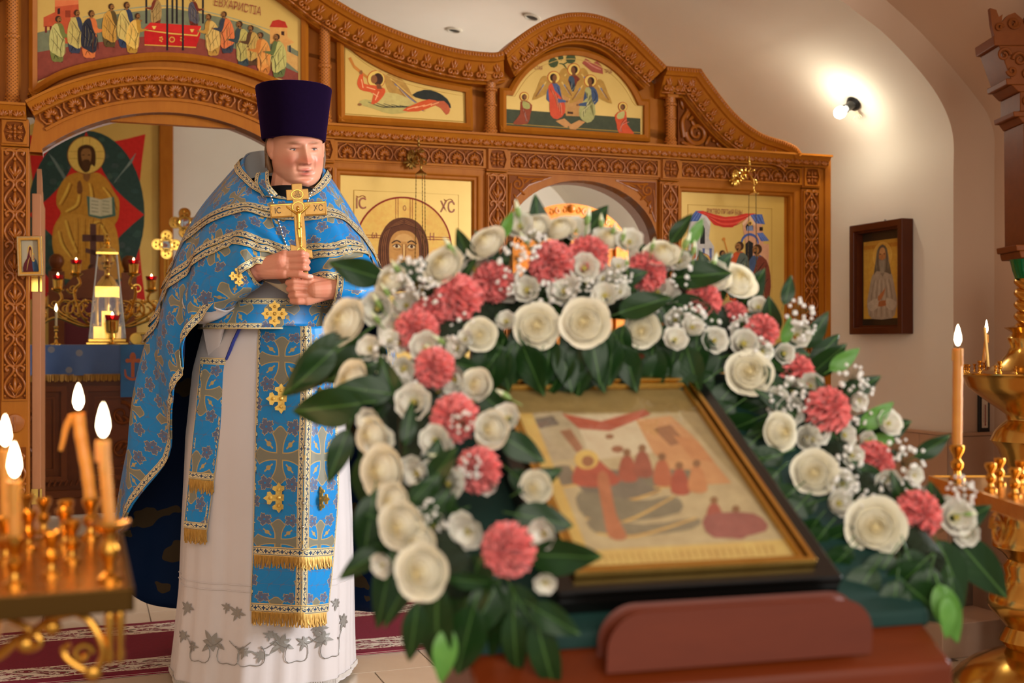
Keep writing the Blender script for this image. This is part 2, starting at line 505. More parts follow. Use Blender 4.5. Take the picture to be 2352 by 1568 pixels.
# ------------------------------------------------------------------ red runner carpet
def carpet_fn():
    u, v, _ = xyz(coords('UV'))            # u, v in metres
    vv = xmin(v, .72 - v)                   # distance from the nearer long edge
    band = (vv > .045) * (vv < .175)
    line = xmax((xabs(vv - .045) < .006), (xabs(vv - .175) < .006))
    vor = xnoise(coords('UV', (15, 22, 1)), 1.0, 3, .55, 2.2)
    curl = xsin(u * 31 + xsin(v * 55) * 1.5) * xsin(v * 47 + xsin(u * 16) * 1.6)
    orn = xmax((xabs(curl) < .23), (xabs(vor - .5) < .035)) * band
    green = ((xabs(curl - .45) < .07)) * band
    base = xmix(xnoise(coords('UV'), 60, 4, .7), rgb(136, 16, 50), rgb(104, 8, 36))
    c = xmix(orn, base, rgb(222, 208, 190))
    c = xmix(green, c, rgb(92, 104, 74))
    return xmix(line * (xnoise(coords('UV'), 110, 1) > .42), c, rgb(226, 208, 184))
M_rug = mat('woven_carpet', rgb(140, 20, 55), .95, fn=carpet_fn, bump=lambda: (xnoise(coords('UV'), 260, 2), .3, .003))
b = MB()
RY0, RY1 = -1.30, -0.58
nu = 40
for side in (1,):
    b.grid(lambda u, v: (-2.3 + u * 2.7, RY0 + v * (RY1 - RY0), .012 + .001 * math.sin(u * 60)), nu, 4, uvf=lambda u, v: (u * 2.7, v * .72))
edge = [(-2.3, RY0), (0.4, RY0), (0.4, RY1), (-2.3, RY1)]
for k in range(4):
    a, c = edge[k], edge[(k + 1) % 4]
    b.add([(a[0], a[1], 0.001), (c[0], c[1], .001), (c[0], c[1], .0115), (a[0], a[1], .0115)], [(0, 1, 2, 3)])
rug = b.build('carpet_runner', M_rug, None, smooth=False); rug.matrix_world = CHURCH
tag(rug, 'crimson carpet runner with cream scroll borders behind the priest', 'carpet')

# ------------------------------------------------------------------ wall lamp with bare bulb
def ray_vault(px, py, prof, y0, y1):
    o = CHURCH.inverted() @ Vector((0, 0, CAMH)); d = (CHURCH.inverted() @ W(px, py, 1.0)) - o
    best = None
    for (ax, az), (bx, bz) in zip(prof, prof[1:]):
        # o.x + t d.x = ax + k (bx-ax); o.z + t d.z = az + k (bz-az)
        ex, ez = bx - ax, bz - az
        det = d.x * (-ez) - (-ex) * d.z
        if abs(det) < 1e-9: continue
        rx, rz = ax - o.x, az - o.z
        t = (rx * (-ez) - (-ex) * rz) / det
        k = (d.x * rz - d.z * rx) / det
        if 0 <= k <= 1 and t > 0:
            p = o + d * t
            if y0 <= p.y <= y1 and (best is None or t < best[0]):
                nn = Vector((-ez, 0, ex)).normalized()
                if nn.dot(d) > 0: nn = -nn
                best = (t, p, nn)
    return best
hit = ray_vault(1962, 236, ip, YP, YB)
p0, n0 = (hit[1], hit[2]) if hit else (Vector((2.3, -.4, 2.35)), Vector((-.7, 0, -.7)))
ax_ = (n0 * .9 + Vector((-.25, -.12, .10))).normalized()
LM = CHURCH @ Matrix.Translation(p0 + n0 * .002) @ ax_.to_track_quat('Z', 'Y').to_matrix().to_4x4()
lamp = empty('wall_lamp', LM, 'bare glowing bulb in a black socket on the vault above the framed saint', 'lamp')
M_blk = mat('black_bakelite', rgb(24, 26, 26), .3)
M_bulb = emis('glowing_bulb', (1.0, .93, .78, 1), 30)
MB().lathe([(0, 0), (.040, 0), (.042, .006), (.036, .016), (.024, .022), (.022, .030), (.021, .062), (.023, .066), (.019, .068), (0, .068)], 24).build('socket', M_blk, lamp)
MB().lathe([(0, .062), (.012, .064), (.015, .075), (.026, .092), (.031, .108), (.029, .124), (.018, .138), (0, .142)], 24).build('bulb', M_bulb, lamp)
pl = bpy.data.lights.new('bulb_light', 'POINT'); pl.energy = 3.2; pl.color = (1, .93, .74); pl.shadow_soft_size = .03
plo = bpy.data.objects.new('bulb_light', pl); COL.objects.link(plo)
plo.location = LM @ Vector((0, 0, .17))
M_wire = mat('cream_wire', rgb(216, 200, 160), .5)
b = MB()
for k in range(5):
    a = -.5 + k * .25
    b.tube([(0, .03, .004), (.012 * a, .05, .010), (.05 * a, .078 + .004 * (k % 2), .012 + .004 * k)], .0022, 5)
wires = b.build('wire_ends', M_wire, lamp)
# turn the wires so that they hang down
dn = (LM.inverted().to_3x3() @ Vector((0, 0, -1))); wires.rotation_euler = (0, 0, math.atan2(dn.y, dn.x) - PI / 2)

# two small recessed sockets high on the east wall
M_hole = mat('dark_socket', rgb(52, 50, 40), .6)
M_ring = mat('socket_rim', rgb(206, 196, 176), .6)
for px, py, lab in ((1043, 68, 'small dark recessed spotlight above the angel icon'), (1222, 38, 'small dark recessed spotlight half hidden by the arched crest')):
    h_ = ray_vault(px, py, ip, YP, YB)
    s_ = empty('recessed_spotlight', CHURCH @ Matrix.Translation(h_[1]) @ h_[2].to_track_quat('Z', 'Y').to_matrix().to_4x4(), lab, 'spotlight', 'recessed spotlights')
    MB().lathe([(.050, -.002), (.050, .008), (.036, .010), (.034, -.002)], 24).build('rim', M_ring, s_)
    MB().lathe([(.036, .002), (.035, .004), (0, .004)], 20).build('lens', M_hole, s_)

# ------------------------------------------------------------------ the icon screen (built in the church frame)
def cthing(name, base, label, cat, group=None):
    o = empty(name, CHURCH @ Matrix.Translation(base), label, cat, group); o['_b'] = list(base); return o
def cb(mb, name, mats, parent, **k):
    return mb.xf(Matrix.Translation(-Vector(parent['_b']))).build(name, mats, parent, **k)
def cinst(name, me, parent, M):
    return inst(name, me, parent, Matrix.Translation(-Vector(parent['_b'])) @ M)
def RY(a): return Matrix.Rotation(a, 4, 'Y')
def lobe(b, c, a, r0, r1, wd, dp, nu=8, nv=6):
    L = (r1 - r0) / 2; m = (r0 + r1) / 2
    b.ball((c[0] + math.sin(a) * m, c[1], c[2] + math.cos(a) * m), (wd, dp, L), nu, nv, M=Matrix.Rotation(a, 3, 'Y'))
def spiral(c, R_, turns, a0, sgn=1, k=.25, n=22):
    out = []
    for i in range(n):
        t = i / (n - 1); r = R_ * (1 - (1 - k) * t); a = a0 + sgn * turns * 2 * PI * t
        out.append((c[0] + r * math.cos(a), c[1], c[2] + r * math.sin(a)))
    return out
def leaf_piece(wd, ht):
    b = MB()
    for a in (-.95, -.5, 0, .5, .95):
        lobe(b, (0, -.004, ht * .05), a, 0, ht * (.84 - .20 * abs(a)), wd * .105, .009)
    for s in (-1, 1):
        b.tube([(s * wd * .44, -.003, ht * .1), (s * wd * .47, -.005, ht * .5), (s * wd * .30, -.006, ht * .85), (0, -.008, ht * .98)], lambda t: .0038 * (1.25 - .4 * t), 6)
    return b
def acanthus(wd, ht):
    b = MB()
    for s in (-1, 1):
        b.tube(spiral((s * wd * .17, -.004, ht * .22), wd * .16, .9, PI / 2 if s > 0 else PI / 2, -s, .3, 12), .0056, 6)
        b.tube([(s * wd * .05, -.003, ht * .3), (s * wd * .12, -.005, ht * .62), (s * wd * .30, -.010, ht * .86), (s * wd * .42, -.014, ht * .80)], lambda t: .0085 * (1 - .5 * t), 6)
        lobe(b, (0, -.006, ht * .28), s * .35, 0, ht * .62, wd * .09, .012)
    lobe(b, (0, -.009, ht * .42), 0, 0, ht * .56, wd * .10, .014)
    b.ball((0, -.004, ht * .12), (wd * .09, .010, wd * .09), 8, 6)
    b.tube([(-wd * .5, -.002, 0.0), (wd * .5, -.002, 0)], .0045, 6)
    return b
def palmette(wd, ht):
    b = MB()
    for k in range(7):
        a = (k - 3) * .43
        lobe(b, (0, -.003, ht * .33), a, ht * .06, ht * (.52 - .05 * abs(k - 3)), wd * .066, .010)
    for s in (-1, 1):
        b.ball((s * wd * .16, -.004, ht * .16), (wd * .11, .012, wd * .11), 8, 6)
        b.tube([(s * wd * .10, -.002, ht * .03), (s * wd * .36, -.004, ht * .12), (s * wd * .46, -.005, ht * .45), (s * wd * .36, -.005, ht * .75), (s * wd * .14, -.006, ht * .90), (0, -.009, ht * .99)], lambda t: .0046 * (1.1 - .3 * t), 6)
        lobe(b, (s * wd * .5, -.002, ht * .82), -s * .55, 0, ht * .2, wd * .035, .004)
    return b
def pillar_motif(wd, ht):
    b = MB()
    for s in (-1, 1):
        P = catmull([(0, -.003, 0), (s * wd * .28, -.004, ht * .10), (s * wd * .47, -.004, ht * .36), (s * wd * .34, -.004, ht * .60), (s * wd * .10, -.005, ht * .80), (s * wd * .06, -.005, ht * .95), (s * wd * .24, -.005, ht * 1.04), (s * wd * .42, -.005, ht * .96), (s * wd * .34, -.005, ht * .84)], 4)
        b.tube(P, .0058, 6)
        b.ball((s * wd * .33, -.004, ht * .90), (.007, .006, .007), 8, 6)
        b.tube(catmull([(0, -.003, ht * .02), (s * wd * .14, -.004, ht * .22), (s * wd * .28, -.004, ht * .34), (s * wd * .20, -.004, ht * .48)], 4), .0034, 5)
        b.ball((s * wd * .46, -.003, ht * .06), (.006, .005, .006), 8, 6)
        lobe(b, (0, -.005, ht * .16), s * .55, 0, ht * .34, wd * .08, .011)
    lobe(b, (0, -.006, ht * .14), 0, 0, ht * .52, wd * .095, .013)
    b.ball((0, -.005, ht * .72), (.007, .007, .009), 8, 6)
    return b
def rosette(r):
    b = MB()
    b.ball((0, -.006, 0), (r * .2, .008, r * .2), 10, 6)
    for k in range(4):
        a = k * PI / 2
        lobe(b, (0, -.003, 0), a, r * .12, r * .74, r * .17, .008)
        lobe(b, (0, -.003, 0), a, r * .55, r * .95, r * .10, .007)
        for d in (-.32, 0, .32):
            lobe(b, (0, -.003, 0), a + PI / 4 + d * .55, r * .5, r * (1.22 if d == 0 else 1.0), r * .10, .007)
    return b
ME_leaf = leaf_piece(.054, .043).mesh('leaf_carving', M_carve)
ME_acan = acanthus(.070, .086).mesh('acanthus_carving', M_carve)
ME_palm = palmette(.088, .070).mesh('palmette_carving', M_carve)
ME_pil = pillar_motif(.084, .128).mesh('scroll_carving', M_carve)
ME_ros = rosette(.036).mesh('rosette', M_carve)

SCR = cthing('icon_screen', (0.3, 0, 0), 'carved honey brown wooden icon screen with arches and curved crest', 'icon screen')
def along(path, spacing, me, name, off, y, zs=1.0, skip=None):
    """pieces along an xz path"""
    P = [Vector((p[0], 0, p[1])) for p in path]
    L = plen(P); n = max(1, round(L / spacing)); Q = resample(P, 2 * n + 1)
    for k in range(n):
        c = Q[2 * k + 1]; t = (Q[2 * k + 2] - Q[2 * k]).normalized()
        a = math.atan2(t.z, t.x)
        nn = Vector((-t.z, 0, t.x))
        p = c + nn * off; p.y = y
        if skip and skip(p): continue
        cinst(name, me, SCR, Matrix.Translation(p) @ RY(-a) @ Matrix.Diagonal((L / n / spacing * (1 + .5 * (zs - 1)), 1.0, zs, 1)))
PIL = [(-1.68, 'l'), (-.397, 'm'), (.436, 'm'), (1.356, 'm'), (2.186, 'r')]
HW = .054
ZC = 2.076                     # top of the straight ledge
# pillars with carved fields and rosette blocks
for cx, _ in PIL:
    b = MB(); b.box(cx - HW, cx + HW, -.055, .06, 0, 1.905)
    b.box(cx - HW - .012, cx + HW + .012, -.075, .06, 0, .16)
    pil = cb(b, 'pillar', M_wood, SCR, smooth=False, bevel=.003)
    b = MB(); x0, x1, z0, z1 = cx - .043, cx + .043, .86, 1.885
    b.ring([(x0 - .006, z0 - .006), (x1 + .006, z0 - .006), (x1 + .006, z1 + .006), (x0 - .006, z1 + .006)], [(x0, z0), (x1, z0), (x1, z1), (x0, z1)], -.068, -.05)
    cb(b, 'carving_border', M_wood, SCR, smooth=False)
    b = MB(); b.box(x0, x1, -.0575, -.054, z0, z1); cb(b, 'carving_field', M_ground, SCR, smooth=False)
    for k in range(8):
        cinst('scroll_carving', ME_pil, SCR, Matrix.Translation((cx, -.0575, .866 + k * .128)))
    # lower field with a round medallion
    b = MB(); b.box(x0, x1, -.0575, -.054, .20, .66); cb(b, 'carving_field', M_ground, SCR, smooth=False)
    for k in range(3): cinst('scroll_carving', ME_pil, SCR, Matrix.Translation((cx, -.0575, .22 + k * .14)))
    b = MB(); b.lathe([(0, -.066), (.036, -.064), (.040, -.060), (.040, -.054)], 24, (cx, 0, .76), axis='y')
    b.box(cx - .004, cx + .004, -.069, -.06, .733, .787); b.box(cx - .022, cx + .022, -.069, -.06, .756, .764)
    cb(b, 'medallion', M_carve, SCR)
    # rosette block
    h = .054
    b = MB(); c_ = .012
    oc = [(cx - h, 1.908), (cx + h, 1.908), (cx + h, 2.022), (cx - h, 2.022)]
    b.box(cx - h, cx + h, -.062, .05, 1.908, 2.022)
    blk = cb(b, 'rosette_block', M_wood, SCR, smooth=False, bevel=.004)
    b = MB(); q = .043; zc = 1.965
    O = [(cx - q - .005, zc - q - .005), (cx, zc - q - .005), (cx + q + .005, zc - q - .005), (cx + q + .005, zc), (cx + q + .005, zc + q + .005), (cx, zc + q + .005), (cx - q - .005, zc + q + .005), (cx - q - .005, zc)]
    I = [(cx - q + c_, zc - q + c_ * .2), (cx, zc - q), (cx + q - c_, zc - q + c_ * .2), (cx + q, zc), (cx + q - c_, zc + q - c_ * .2), (cx, zc + q), (cx - q + c_, zc + q - c_ * .2), (cx - q, zc)]
    b.ring(O, I, -.074, -.06); cb(b, 'rosette_frame', M_wood, SCR, smooth=False)
    b = MB(); b.box(cx - q, cx + q, -.0635, -.06, zc - q, zc + q); cb(b, 'carving_field', M_ground, SCR, smooth=False)
    cinst('rosette', ME_ros, SCR, Matrix.Translation((cx, -.064, zc)))
# friezes with palmettes between the rosette blocks
for (xa, xb) in ((-.343, .382), (.490, 1.302), (1.410, 2.132)):
    b = MB(); b.box(xa, xb, -.045, .05, 1.915, 2.022); cb(b, 'frieze_board', M_woodh, SCR, smooth=False)
    b = MB(); b.ring([(xa, 1.922), (xb, 1.922), (xb, 2.012), (xa, 2.012)], [(xa + .014, 1.931), (xb - .014, 1.931), (xb - .014, 2.004), (xa + .014, 2.004)], -.058, -.04)
    cb(b, 'frieze_frame', M_woodh, SCR, smooth=False)
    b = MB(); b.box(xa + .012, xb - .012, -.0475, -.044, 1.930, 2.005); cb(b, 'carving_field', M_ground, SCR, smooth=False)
    along([(xa + .014, 1.932), (xb - .014, 1.932)], .088, ME_palm, 'palmette_carving', 0, -.048)
# straight ledge and leaf band, right of the royal arch and the short piece at the far left
prof = [(0, -.135), (-.010, -.135), (-.010, -.122), (-.014, -.118), (-.055, -.085), (-.060, -.085), (-.062, .05), (0, .05)]
for xa, xb in ((-.44, 2.27), (-2.36, -1.636)):
    b = MB(); b.sweep([(xa, ZC), (xb, ZC)], prof); cb(b, 'cornice', M_woodh, SCR, smooth=False)
    along([(xa + .01, ZC), (xb - .005, ZC)], .0545, ME_leaf, 'leaf_carving', -.0555, -.098)
b = MB(); b.box(-2.36, -1.734, -.03, .05, 0, 2.02); cb(b, 'side_board', M_wood, SCR, smooth=False)
b = MB(); b.box(2.24, 2.309, -.05, .05, 0, 2.075); b.box(2.272, 2.309, -.062, .05, 0, 2.075); cb(b, 'end_post', M_wood, SCR, smooth=False, bevel=.003)
# royal arch: ledge, leaf band, frieze with palmettes, soffit
AC, ARR = (-1.04, 1.195), 1.073
def arc(c, R_, a0, a1, n): return [(c[0] + R_ * math.cos(a0 + (a1 - a0) * i / n), c[1] + R_ * math.sin(a0 + (a1 - a0) * i / n)) for i in range(n + 1)]
ah = math.asin(.598 / ARR)
top = arc(AC, ARR, PI / 2 + ah, PI / 2 - ah, 36)
b = MB(); b.sweep(top, prof); cb(b, 'arch_cornice', M_woodh, SCR, sharp=30)
along(top, .0585, ME_leaf, 'leaf_carving', -.0555, -.098)
# arch board between the cornice and the opening
out_ = arc(AC, ARR - .055, PI / 2 + ah * .985, PI / 2 - ah * .985, 36)
ia = math.asin(.535 / .86)
inn = arc((-1.04, 1.232), .86, PI / 2 + ia, PI / 2 - ia, 36)
b = MB(); b.ring([(-1.626, 1.89)] + out_ + [(-.451, 1.89)], [(-1.575, 1.89)] + inn + [(-.505, 1.89)], -.045, .05)
b.f = b.f[:-4]; b.m = b.m[:-4]          # open below
cb(b, 'arch_board', M_wood, SCR, sharp=30)
f0 = arc((-1.04, 1.212), 1.018, PI / 2 + .565, PI / 2 - .565, 36); f1 = arc((-1.04, 1.222), .925, PI / 2 + .60, PI / 2 - .60, 36)
b = MB()
for k in range(36):
    for y0, y1 in ((-.048, -.044),): 
        b.add([(f0[k][0], y0, f0[k][1]), (f0[k + 1][0], y0, f0[k + 1][1]), (f1[k + 1][0], y0, f1[k + 1][1]), (f1[k][0], y0, f1[k][1])], [(0, 1, 2, 3)])
cb(b, 'carving_field', M_ground, SCR)
b = MB(); b.sweep(f0, [(-.006, -.058), (.006, -.058), (.006, -.04), (-.006, -.04)]); b.sweep(f1, [(-.006, -.056), (.006, -.056), (.006, -.04), (-.006, -.04)])
cb(b, 'frieze_frame', M_wood, SCR)
along(f1, .1, ME_palm, 'palmette_carving', .006, -.049, 1.22)
M_reveal = mat('painted_reveal', rgb(196, 178, 172), .7, Specular_IOR_Level=.1)
b = MB()
for k in range(36):
    b.add([(inn[k][0], -.047, inn[k][1]), (inn[k + 1][0], -.047, inn[k + 1][1]), (inn[k + 1][0], .10, inn[k + 1][1]), (inn[k][0], .10, inn[k][1])], [(0, 1, 2, 3)])
for s in (-1.575, -.505): b.add([(s, -.045, 1.89), (s, .1, 1.89), (s, .1, 1.92), (s, -.045, 1.92)], [(0, 1, 2, 3)])
cb(b, 'arch_soffit', M_reveal, SCR)
# side door arch with carved spandrels
dc, da, db = (.896, 1.575), .406, .316
darc = [(dc[0] + da * math.cos(PI - PI * i / 32), dc[1] + db * math.sin(PI - PI * i / 32)) for i in range(33)]
b = MB(); b.prism([(.490, 1.915), (.490, 1.575)] + darc[0:] + [(1.302, 1.575), (1.302, 1.915)], -.03, .05); cb(b, 'door_spandrels', M_wood, SCR, smooth=False)
b = MB()
for k in range(32):
    b.add([(darc[k][0], -.032, darc[k][1]), (darc[k + 1][0], -.032, darc[k + 1][1]), (darc[k + 1][0], .14, darc[k + 1][1]), (darc[k][0], .14, darc[k][1])], [(0, 1, 2, 3)])
for s in (.490, 1.302): b.add([(s, -.03, 1.575), (s, .14, 1.575), (s, .14, 0), (s, -.03, 0)], [(0, 1, 2, 3)])
cb(b, 'door_soffit', M_reveal, SCR)
for s in (-1, 1):
    X0 = dc[0] + s * .392
    b = MB(); tri = [(X0, 1.90), (X0 - s * .22, 1.90), (X0 - s * .10, 1.853), (X0 - s * .035, 1.79), (X0, 1.70)]
    b.prism(tri if s < 0 else tri[::-1], -.034, -.028); cb(b, 'carving_field', M_ground, SCR, smooth=False)
    b = MB()
    b.tube(spiral((X0 - s * .045, -.036, 1.858), .032, 1.4, PI / 2, s, .2), .005, 6)
    b.tube(catmull([(X0 - s * .045, -.036, 1.89), (X0 - s * .10, -.036, 1.885), (X0 - s * .20, -.036, 1.893)], 5), lambda t: .006 * (1 - .6 * t), 6)
    b.tube(catmull([(X0 - s * .012, -.036, 1.86), (X0 - s * .006, -.036, 1.80), (X0 - s * .006, -.036, 1.72)], 5), lambda t: .006 * (1 - .6 * t), 6)
    for q, (dx, dz, a) in enumerate(((.085, 1.868, .9), (.12, 1.872, 1.2), (.15, 1.882, 1.4), (.03, 1.80, 2.6), (.022, 1.77, 2.9), (.06, 1.825, 2.2))):
        lobe(b, (X0 - s * dx, -.036, dz), -s * a, -.01, .03, .006, .007)
    b.tube([(p[0], -.036, p[1]) for p in tri], .003, 5, closed=True)
    cb(b, 'spandrel_carving', M_carve, SCR)
# upper tier: board behind the panels, following the crest
YCR = -.115
cr_px = [(770, 0), (850, 45), (950, 85), (1050, 113), (1125, 122), (1152, 118)]
seg1 = [ICO(*p, yl=YCR) for p in cr_px]
seg1 = [ICO(690, -62, YCR), ICO(730, -30, YCR)] + seg1
seg2 = [ICO(*p, yl=YCR) for p in [(1152, 118), (1200, 76), (1260, 42), (1318, 30), (1380, 38), (1440, 68), (1500, 125), (1528, 153)]]
seg3 = [ICO(*p, yl=YCR) for p in [(1528, 153), (1607, 159)]]
seg4 = [ICO(*p, yl=YCR) for p in [(1607, 159), (1640, 205), (1690, 265), (1745, 306), (1800, 325), (1826, 338), (1839, 354)]]
def smooth2(S, n=6): return [(p.x, p.y) for p in catmull([Vector((a, c, 0)) for a, c in S], n)]
# left half of the crest, mirrored about the royal doors
s1 = smooth2(seg1); s2 = smooth2(seg2); s4 = smooth2(seg4)
peak = (-1.04, s1[0][1] + .24)
s0 = smooth2([(-2.0, s1[0][1] - .25), (-1.62, s1[0][1] + .02), peak, (s1[0][0], s1[0][1])])
crest = s0[:-1] + s1[:-1] + s2[:-1] + [seg3[0]] + s4
cprof = [(0, -.13), (-.006, -.138), (-.024, -.138), (-.030, -.128), (-.040, -.122), (-.044, -.108), (-.122, -.052), (-.128, -.056), (-.134, -.050), (-.134, .06), (0, .06)]
for nm, S in (('crest', s0), ('crest', s1), ('crest', s2), ('crest', seg3), ('crest', s4)):
    b = MB(); b.sweep(S, cprof); cb(b, 'crest_moulding', M_wood, SCR, sharp=30)
    along(S, .062, ME_acan, 'acanthus_carving', -.122, -.086, 1.12)
b = MB()
for S in (s1, s2, seg3, s4):
    P = resample([Vector((p[0], 0, p[1])) for p in S], max(4, int(plen([Vector((p[0], 0, p[1])) for p in S]) / .0135)))
    for i in range(len(P) - 1):
        t = (P[i + 1] - P[i]).normalized(); nn = Vector((-t.z, 0, t.x)); c = P[i] - nn * .015; c.y = -.139
        b.ball(c, (.0055, .005, .009), 6, 4, M=Matrix.Rotation(-math.atan2(t.z, t.x), 3, 'Y'))
bead = cb(b, 'bead_row', M_carve, SCR); bead['kind'] = 'stuff'
bb = [(p[0], p[1] - .06) for p in crest if p[0] <= 2.2]
b = MB(); b.prism([(2.2, 2.05)] + bb[::-1] + [(-2.0, 2.05)], .012, .05)
# open below the royal arch
o = cb(b, 'upper_board', M_wood, SCR, smooth=False)
# colonnettes of the upper tier
def colonnette(cx, z0, z1, side=1):
    h = z1 - z0; r = .024
    pr = [(.036, 0), (.036, .008), (.030, .016), (.034, .026), (.026, .034), (.030, .042), (.026, .050), (r, .055)]
    mid = z0 + h * .5
    pr += [(r, h * .47), (r * 1.25, h * .48), (r * 1.25, h * .50), (r, h * .51), (r, h - .088), (r * 1.35, h - .084), (r * 1.35, h - .076), (r, h - .07), (r * 1.1, h - .045)]
    b = MB(); b.lathe([(0, 0)] + pr + [(0, h - .045)], 20, (cx, -.045, z0)); sh = cb(b, 'colonnette', M_colon, SCR, sharp=40)
    b = MB(); k = [(.027, h - .046), (.030, h - .036), (.040, h - .014), (.046, h - .012), (.046, h)]
    for (ra, za), (rb, zb) in zip(k, k[1:]):
        b.hexa([(cx + sx * (ra, rb)[q], -.045 + sy * (ra, rb)[q], z0 + (za, zb)[q]) for sx in (-1, 1) for sy in (-1, 1) for q in (0, 1)])
    cb(b, 'capital', M_woodh, SCR, smooth=False)
def drill():
    u, v, w_ = xyz(coords('Object'))
    a = X.m('ARCTAN2', v, u)
    return xmix(((xsin(u * 420) * xsin(w_ * 420)) > .55), rgb(186, 112, 46), rgb(92, 48, 16))
M_colon = mat('drilled_colonnette', rgb(186, 112, 46), .35, fn=drill, Specular_IOR_Level=.3)
colonnette(-1.69, 2.078, 2.66); colonnette(-.385, 2.078, 2.622); colonnette(.408, 2.078, 2.375); colonnette(1.366, 2.078, 2.372)
# mouldings framing the upper panels
def panel_frame(P, name='panel_moulding', wd=.028, y=-.02):
    Q = [Vector((p[0], p[1])) for p in P]
    b = MB(); P2 = P + [P[0], P[1]]
    b.sweep(P + [P[0]], [(-.003, .02), (-.003, y), (wd * .4, y - .012), (wd, y - .004), (wd, .02)]); return cb(b, name, M_wood, SCR, sharp=25)
# carved end spandrel
x0 = 1.43
b = MB()
tri = [(x0, 2.085), (2.06, 2.085)] + [(p[0] - .02, p[1] - .15) for p in s4[::-1] if p[1] - .15 > 2.09 and p[0] > x0 + .02] + [(x0, 2.36)]
b.prism(tri, -.005, .02); cb(b, 'carving_field', M_ground, SCR, smooth=False)
b = MB()
b.tube(spiral((x0 + .10, -.016, 2.165), .062, 1.6, PI, 1, .15, 34), lambda t: .014 * (1 - .55 * t), 8)
b.tube(spiral((x0 + .235, -.014, 2.125), .036, 1.3, PI, -1, .2, 26), lambda t: .010 * (1 - .5 * t), 8)
b.tube(catmull([(x0 + .03, -.014, 2.14), (x0 + .02, -.014, 2.22), (x0 + .05, -.016, 2.28), (x0 + .03, -.016, 2.32)], 6), lambda t: .014 * (1 - .5 * t), 8)
for q in ((.05, 2.25, .5), (.07, 2.24, .9), (.03, 2.11, 1.8), (.06, 2.10, 1.5), (.16, 2.12, .5), (.18, 2.15, .9), (.20, 2.17, 1.2), (.29, 2.11, 1.2), (.33, 2.105, 1.4), (.37, 2.10, 1.5), (.12, 2.24, .7), (.15, 2.21, 1.1), (.02, 2.30, -.3), (.04, 2.33, .2), (.09, 2.20, -.6), (.42, 2.097, 1.5)):
    lobe(b, (x0 + q[0], -.014, q[1]), q[2], -.02, .04, .010, .010)
cb(b, 'spandrel_carving', M_carve, SCR)
# frames and bases of the two big icons
for (xa, xb) in ((-.343, .382), (1.410, 2.132)):
    z1, z0 = 1.915, .74
    b = MB()
    b.sweep([(xa + .036, .80), (xb - .054, .80), (xb - .054, 1.863), (xa + .036, 1.863), (xa + .036, .80)][::-1], [(0, -.012), (.006, -.024), (.016, -.024), (.022, -.036), (.034, -.040), (.054, -.040), (.054, .02), (0, .02)])
    cb(b, 'icon_frame', M_wood, SCR, sharp=25)
    b = MB(); b.box(xa, xb, -.03, .05, .02, .76); b.box(xa, xb, -.065, .05, 0, .12); b.box(xa, xb, -.07, .05, .73, .77)
    cb(b, 'base_panel', M_woodh, SCR, smooth=False, bevel=.003)
    b = MB(); b.box(xa, xb, .0, .05, .74, 1.92); cb(b, 'backing_board', M_wood, SCR, smooth=False)

# ------------------------------------------------------------------ painted panels
class Paint:
    """flat painting: coloured shapes laid over each other on a panel of the church frame, drawn in photo pixels"""
    def __init__(s, y, mp=None): s.b = MB(); s.y = y; s.k = 0; s.mp = mp or (lambda px, py: ICO(px, py, y))
    def raw(s, P2, col):
        y = s.y - .0004 - s.k * 1.5e-5; s.k += 1
        s.b.add([(p[0], y, p[1]) for p in P2], [list(range(len(P2)))])
        s.b.c += [rgb(*col)] * len(P2)
    def poly(s, P, col, sm=0):
        Q = [s.mp(*p) for p in P]
        if sm: Q = [(p.x, p.y) for p in catmull([Vector((a, c, 0)) for a, c in Q], sm, True)]
        s.raw(Q, col); return s
    def disc(s, cx, cy, rx, ry, col, n=28, a0=0):
        return s.poly([(cx + rx * math.cos(2 * PI * i / n), cy + ry * math.sin(2 * PI * i / n)) for i in range(n)], col)
    def line(s, P, wd, col, sm=4):
        if sm and len(P) > 2: P = [(p.x, p.y) for p in catmull([Vector((a, c, 0)) for a, c in P], sm)]
        y = s.y - .0004 - s.k * 1.5e-5; s.k += 1
        V = []; n = len(P)
        for i, p in enumerate(P):
            t = Vector((P[min(n - 1, i + 1)][0] - P[max(0, i - 1)][0], P[min(n - 1, i + 1)][1] - P[max(0, i - 1)][1])).normalized()
            h = wd / 2 * (.55 + .45 * math.sin(PI * min(1, max(0, i / (n - 1))))) if n > 2 else wd / 2
            for sg in (-1, 1):
                q = s.mp(p[0] - t.y * h * sg, p[1] + t.x * h * sg); V.append((q[0], y, q[1]))
        s.b.add(V, [(2 * i, 2 * i + 1, 2 * i + 3, 2 * i + 2) for i in range(n - 1)]); s.b.c += [rgb(*col)] * len(V)
        return s
    def circ(s, cx, cy, rx, ry, wd, col, a0=0, a1=2 * PI, n=40):
        return s.line([(cx + rx * math.cos(a0 + (a1 - a0) * i / n), cy + ry * math.sin(a0 + (a1 - a0) * i / n)) for i in range(n + 1)], wd, col, 0)
    def done(s, name, parent, off=True):
        return cb(s.b, name, M_paint, parent, smooth=False) if off else s.b.build(name, M_paint, parent, smooth=False)
def text_mesh(body, size, name='lettering'):
    c = bpy.data.curves.new(name, 'FONT'); c.body = body; c.size = size; c.align_x = 'CENTER'; c.align_y = 'CENTER'
    o = bpy.data.objects.new(name, c); COL.objects.link(o)
    bpy.context.view_layer.update()
    me = bpy.data.meshes.new_from_object(o.evaluated_get(bpy.context.evaluated_depsgraph_get()))
    bpy.data.objects.remove(o); return me
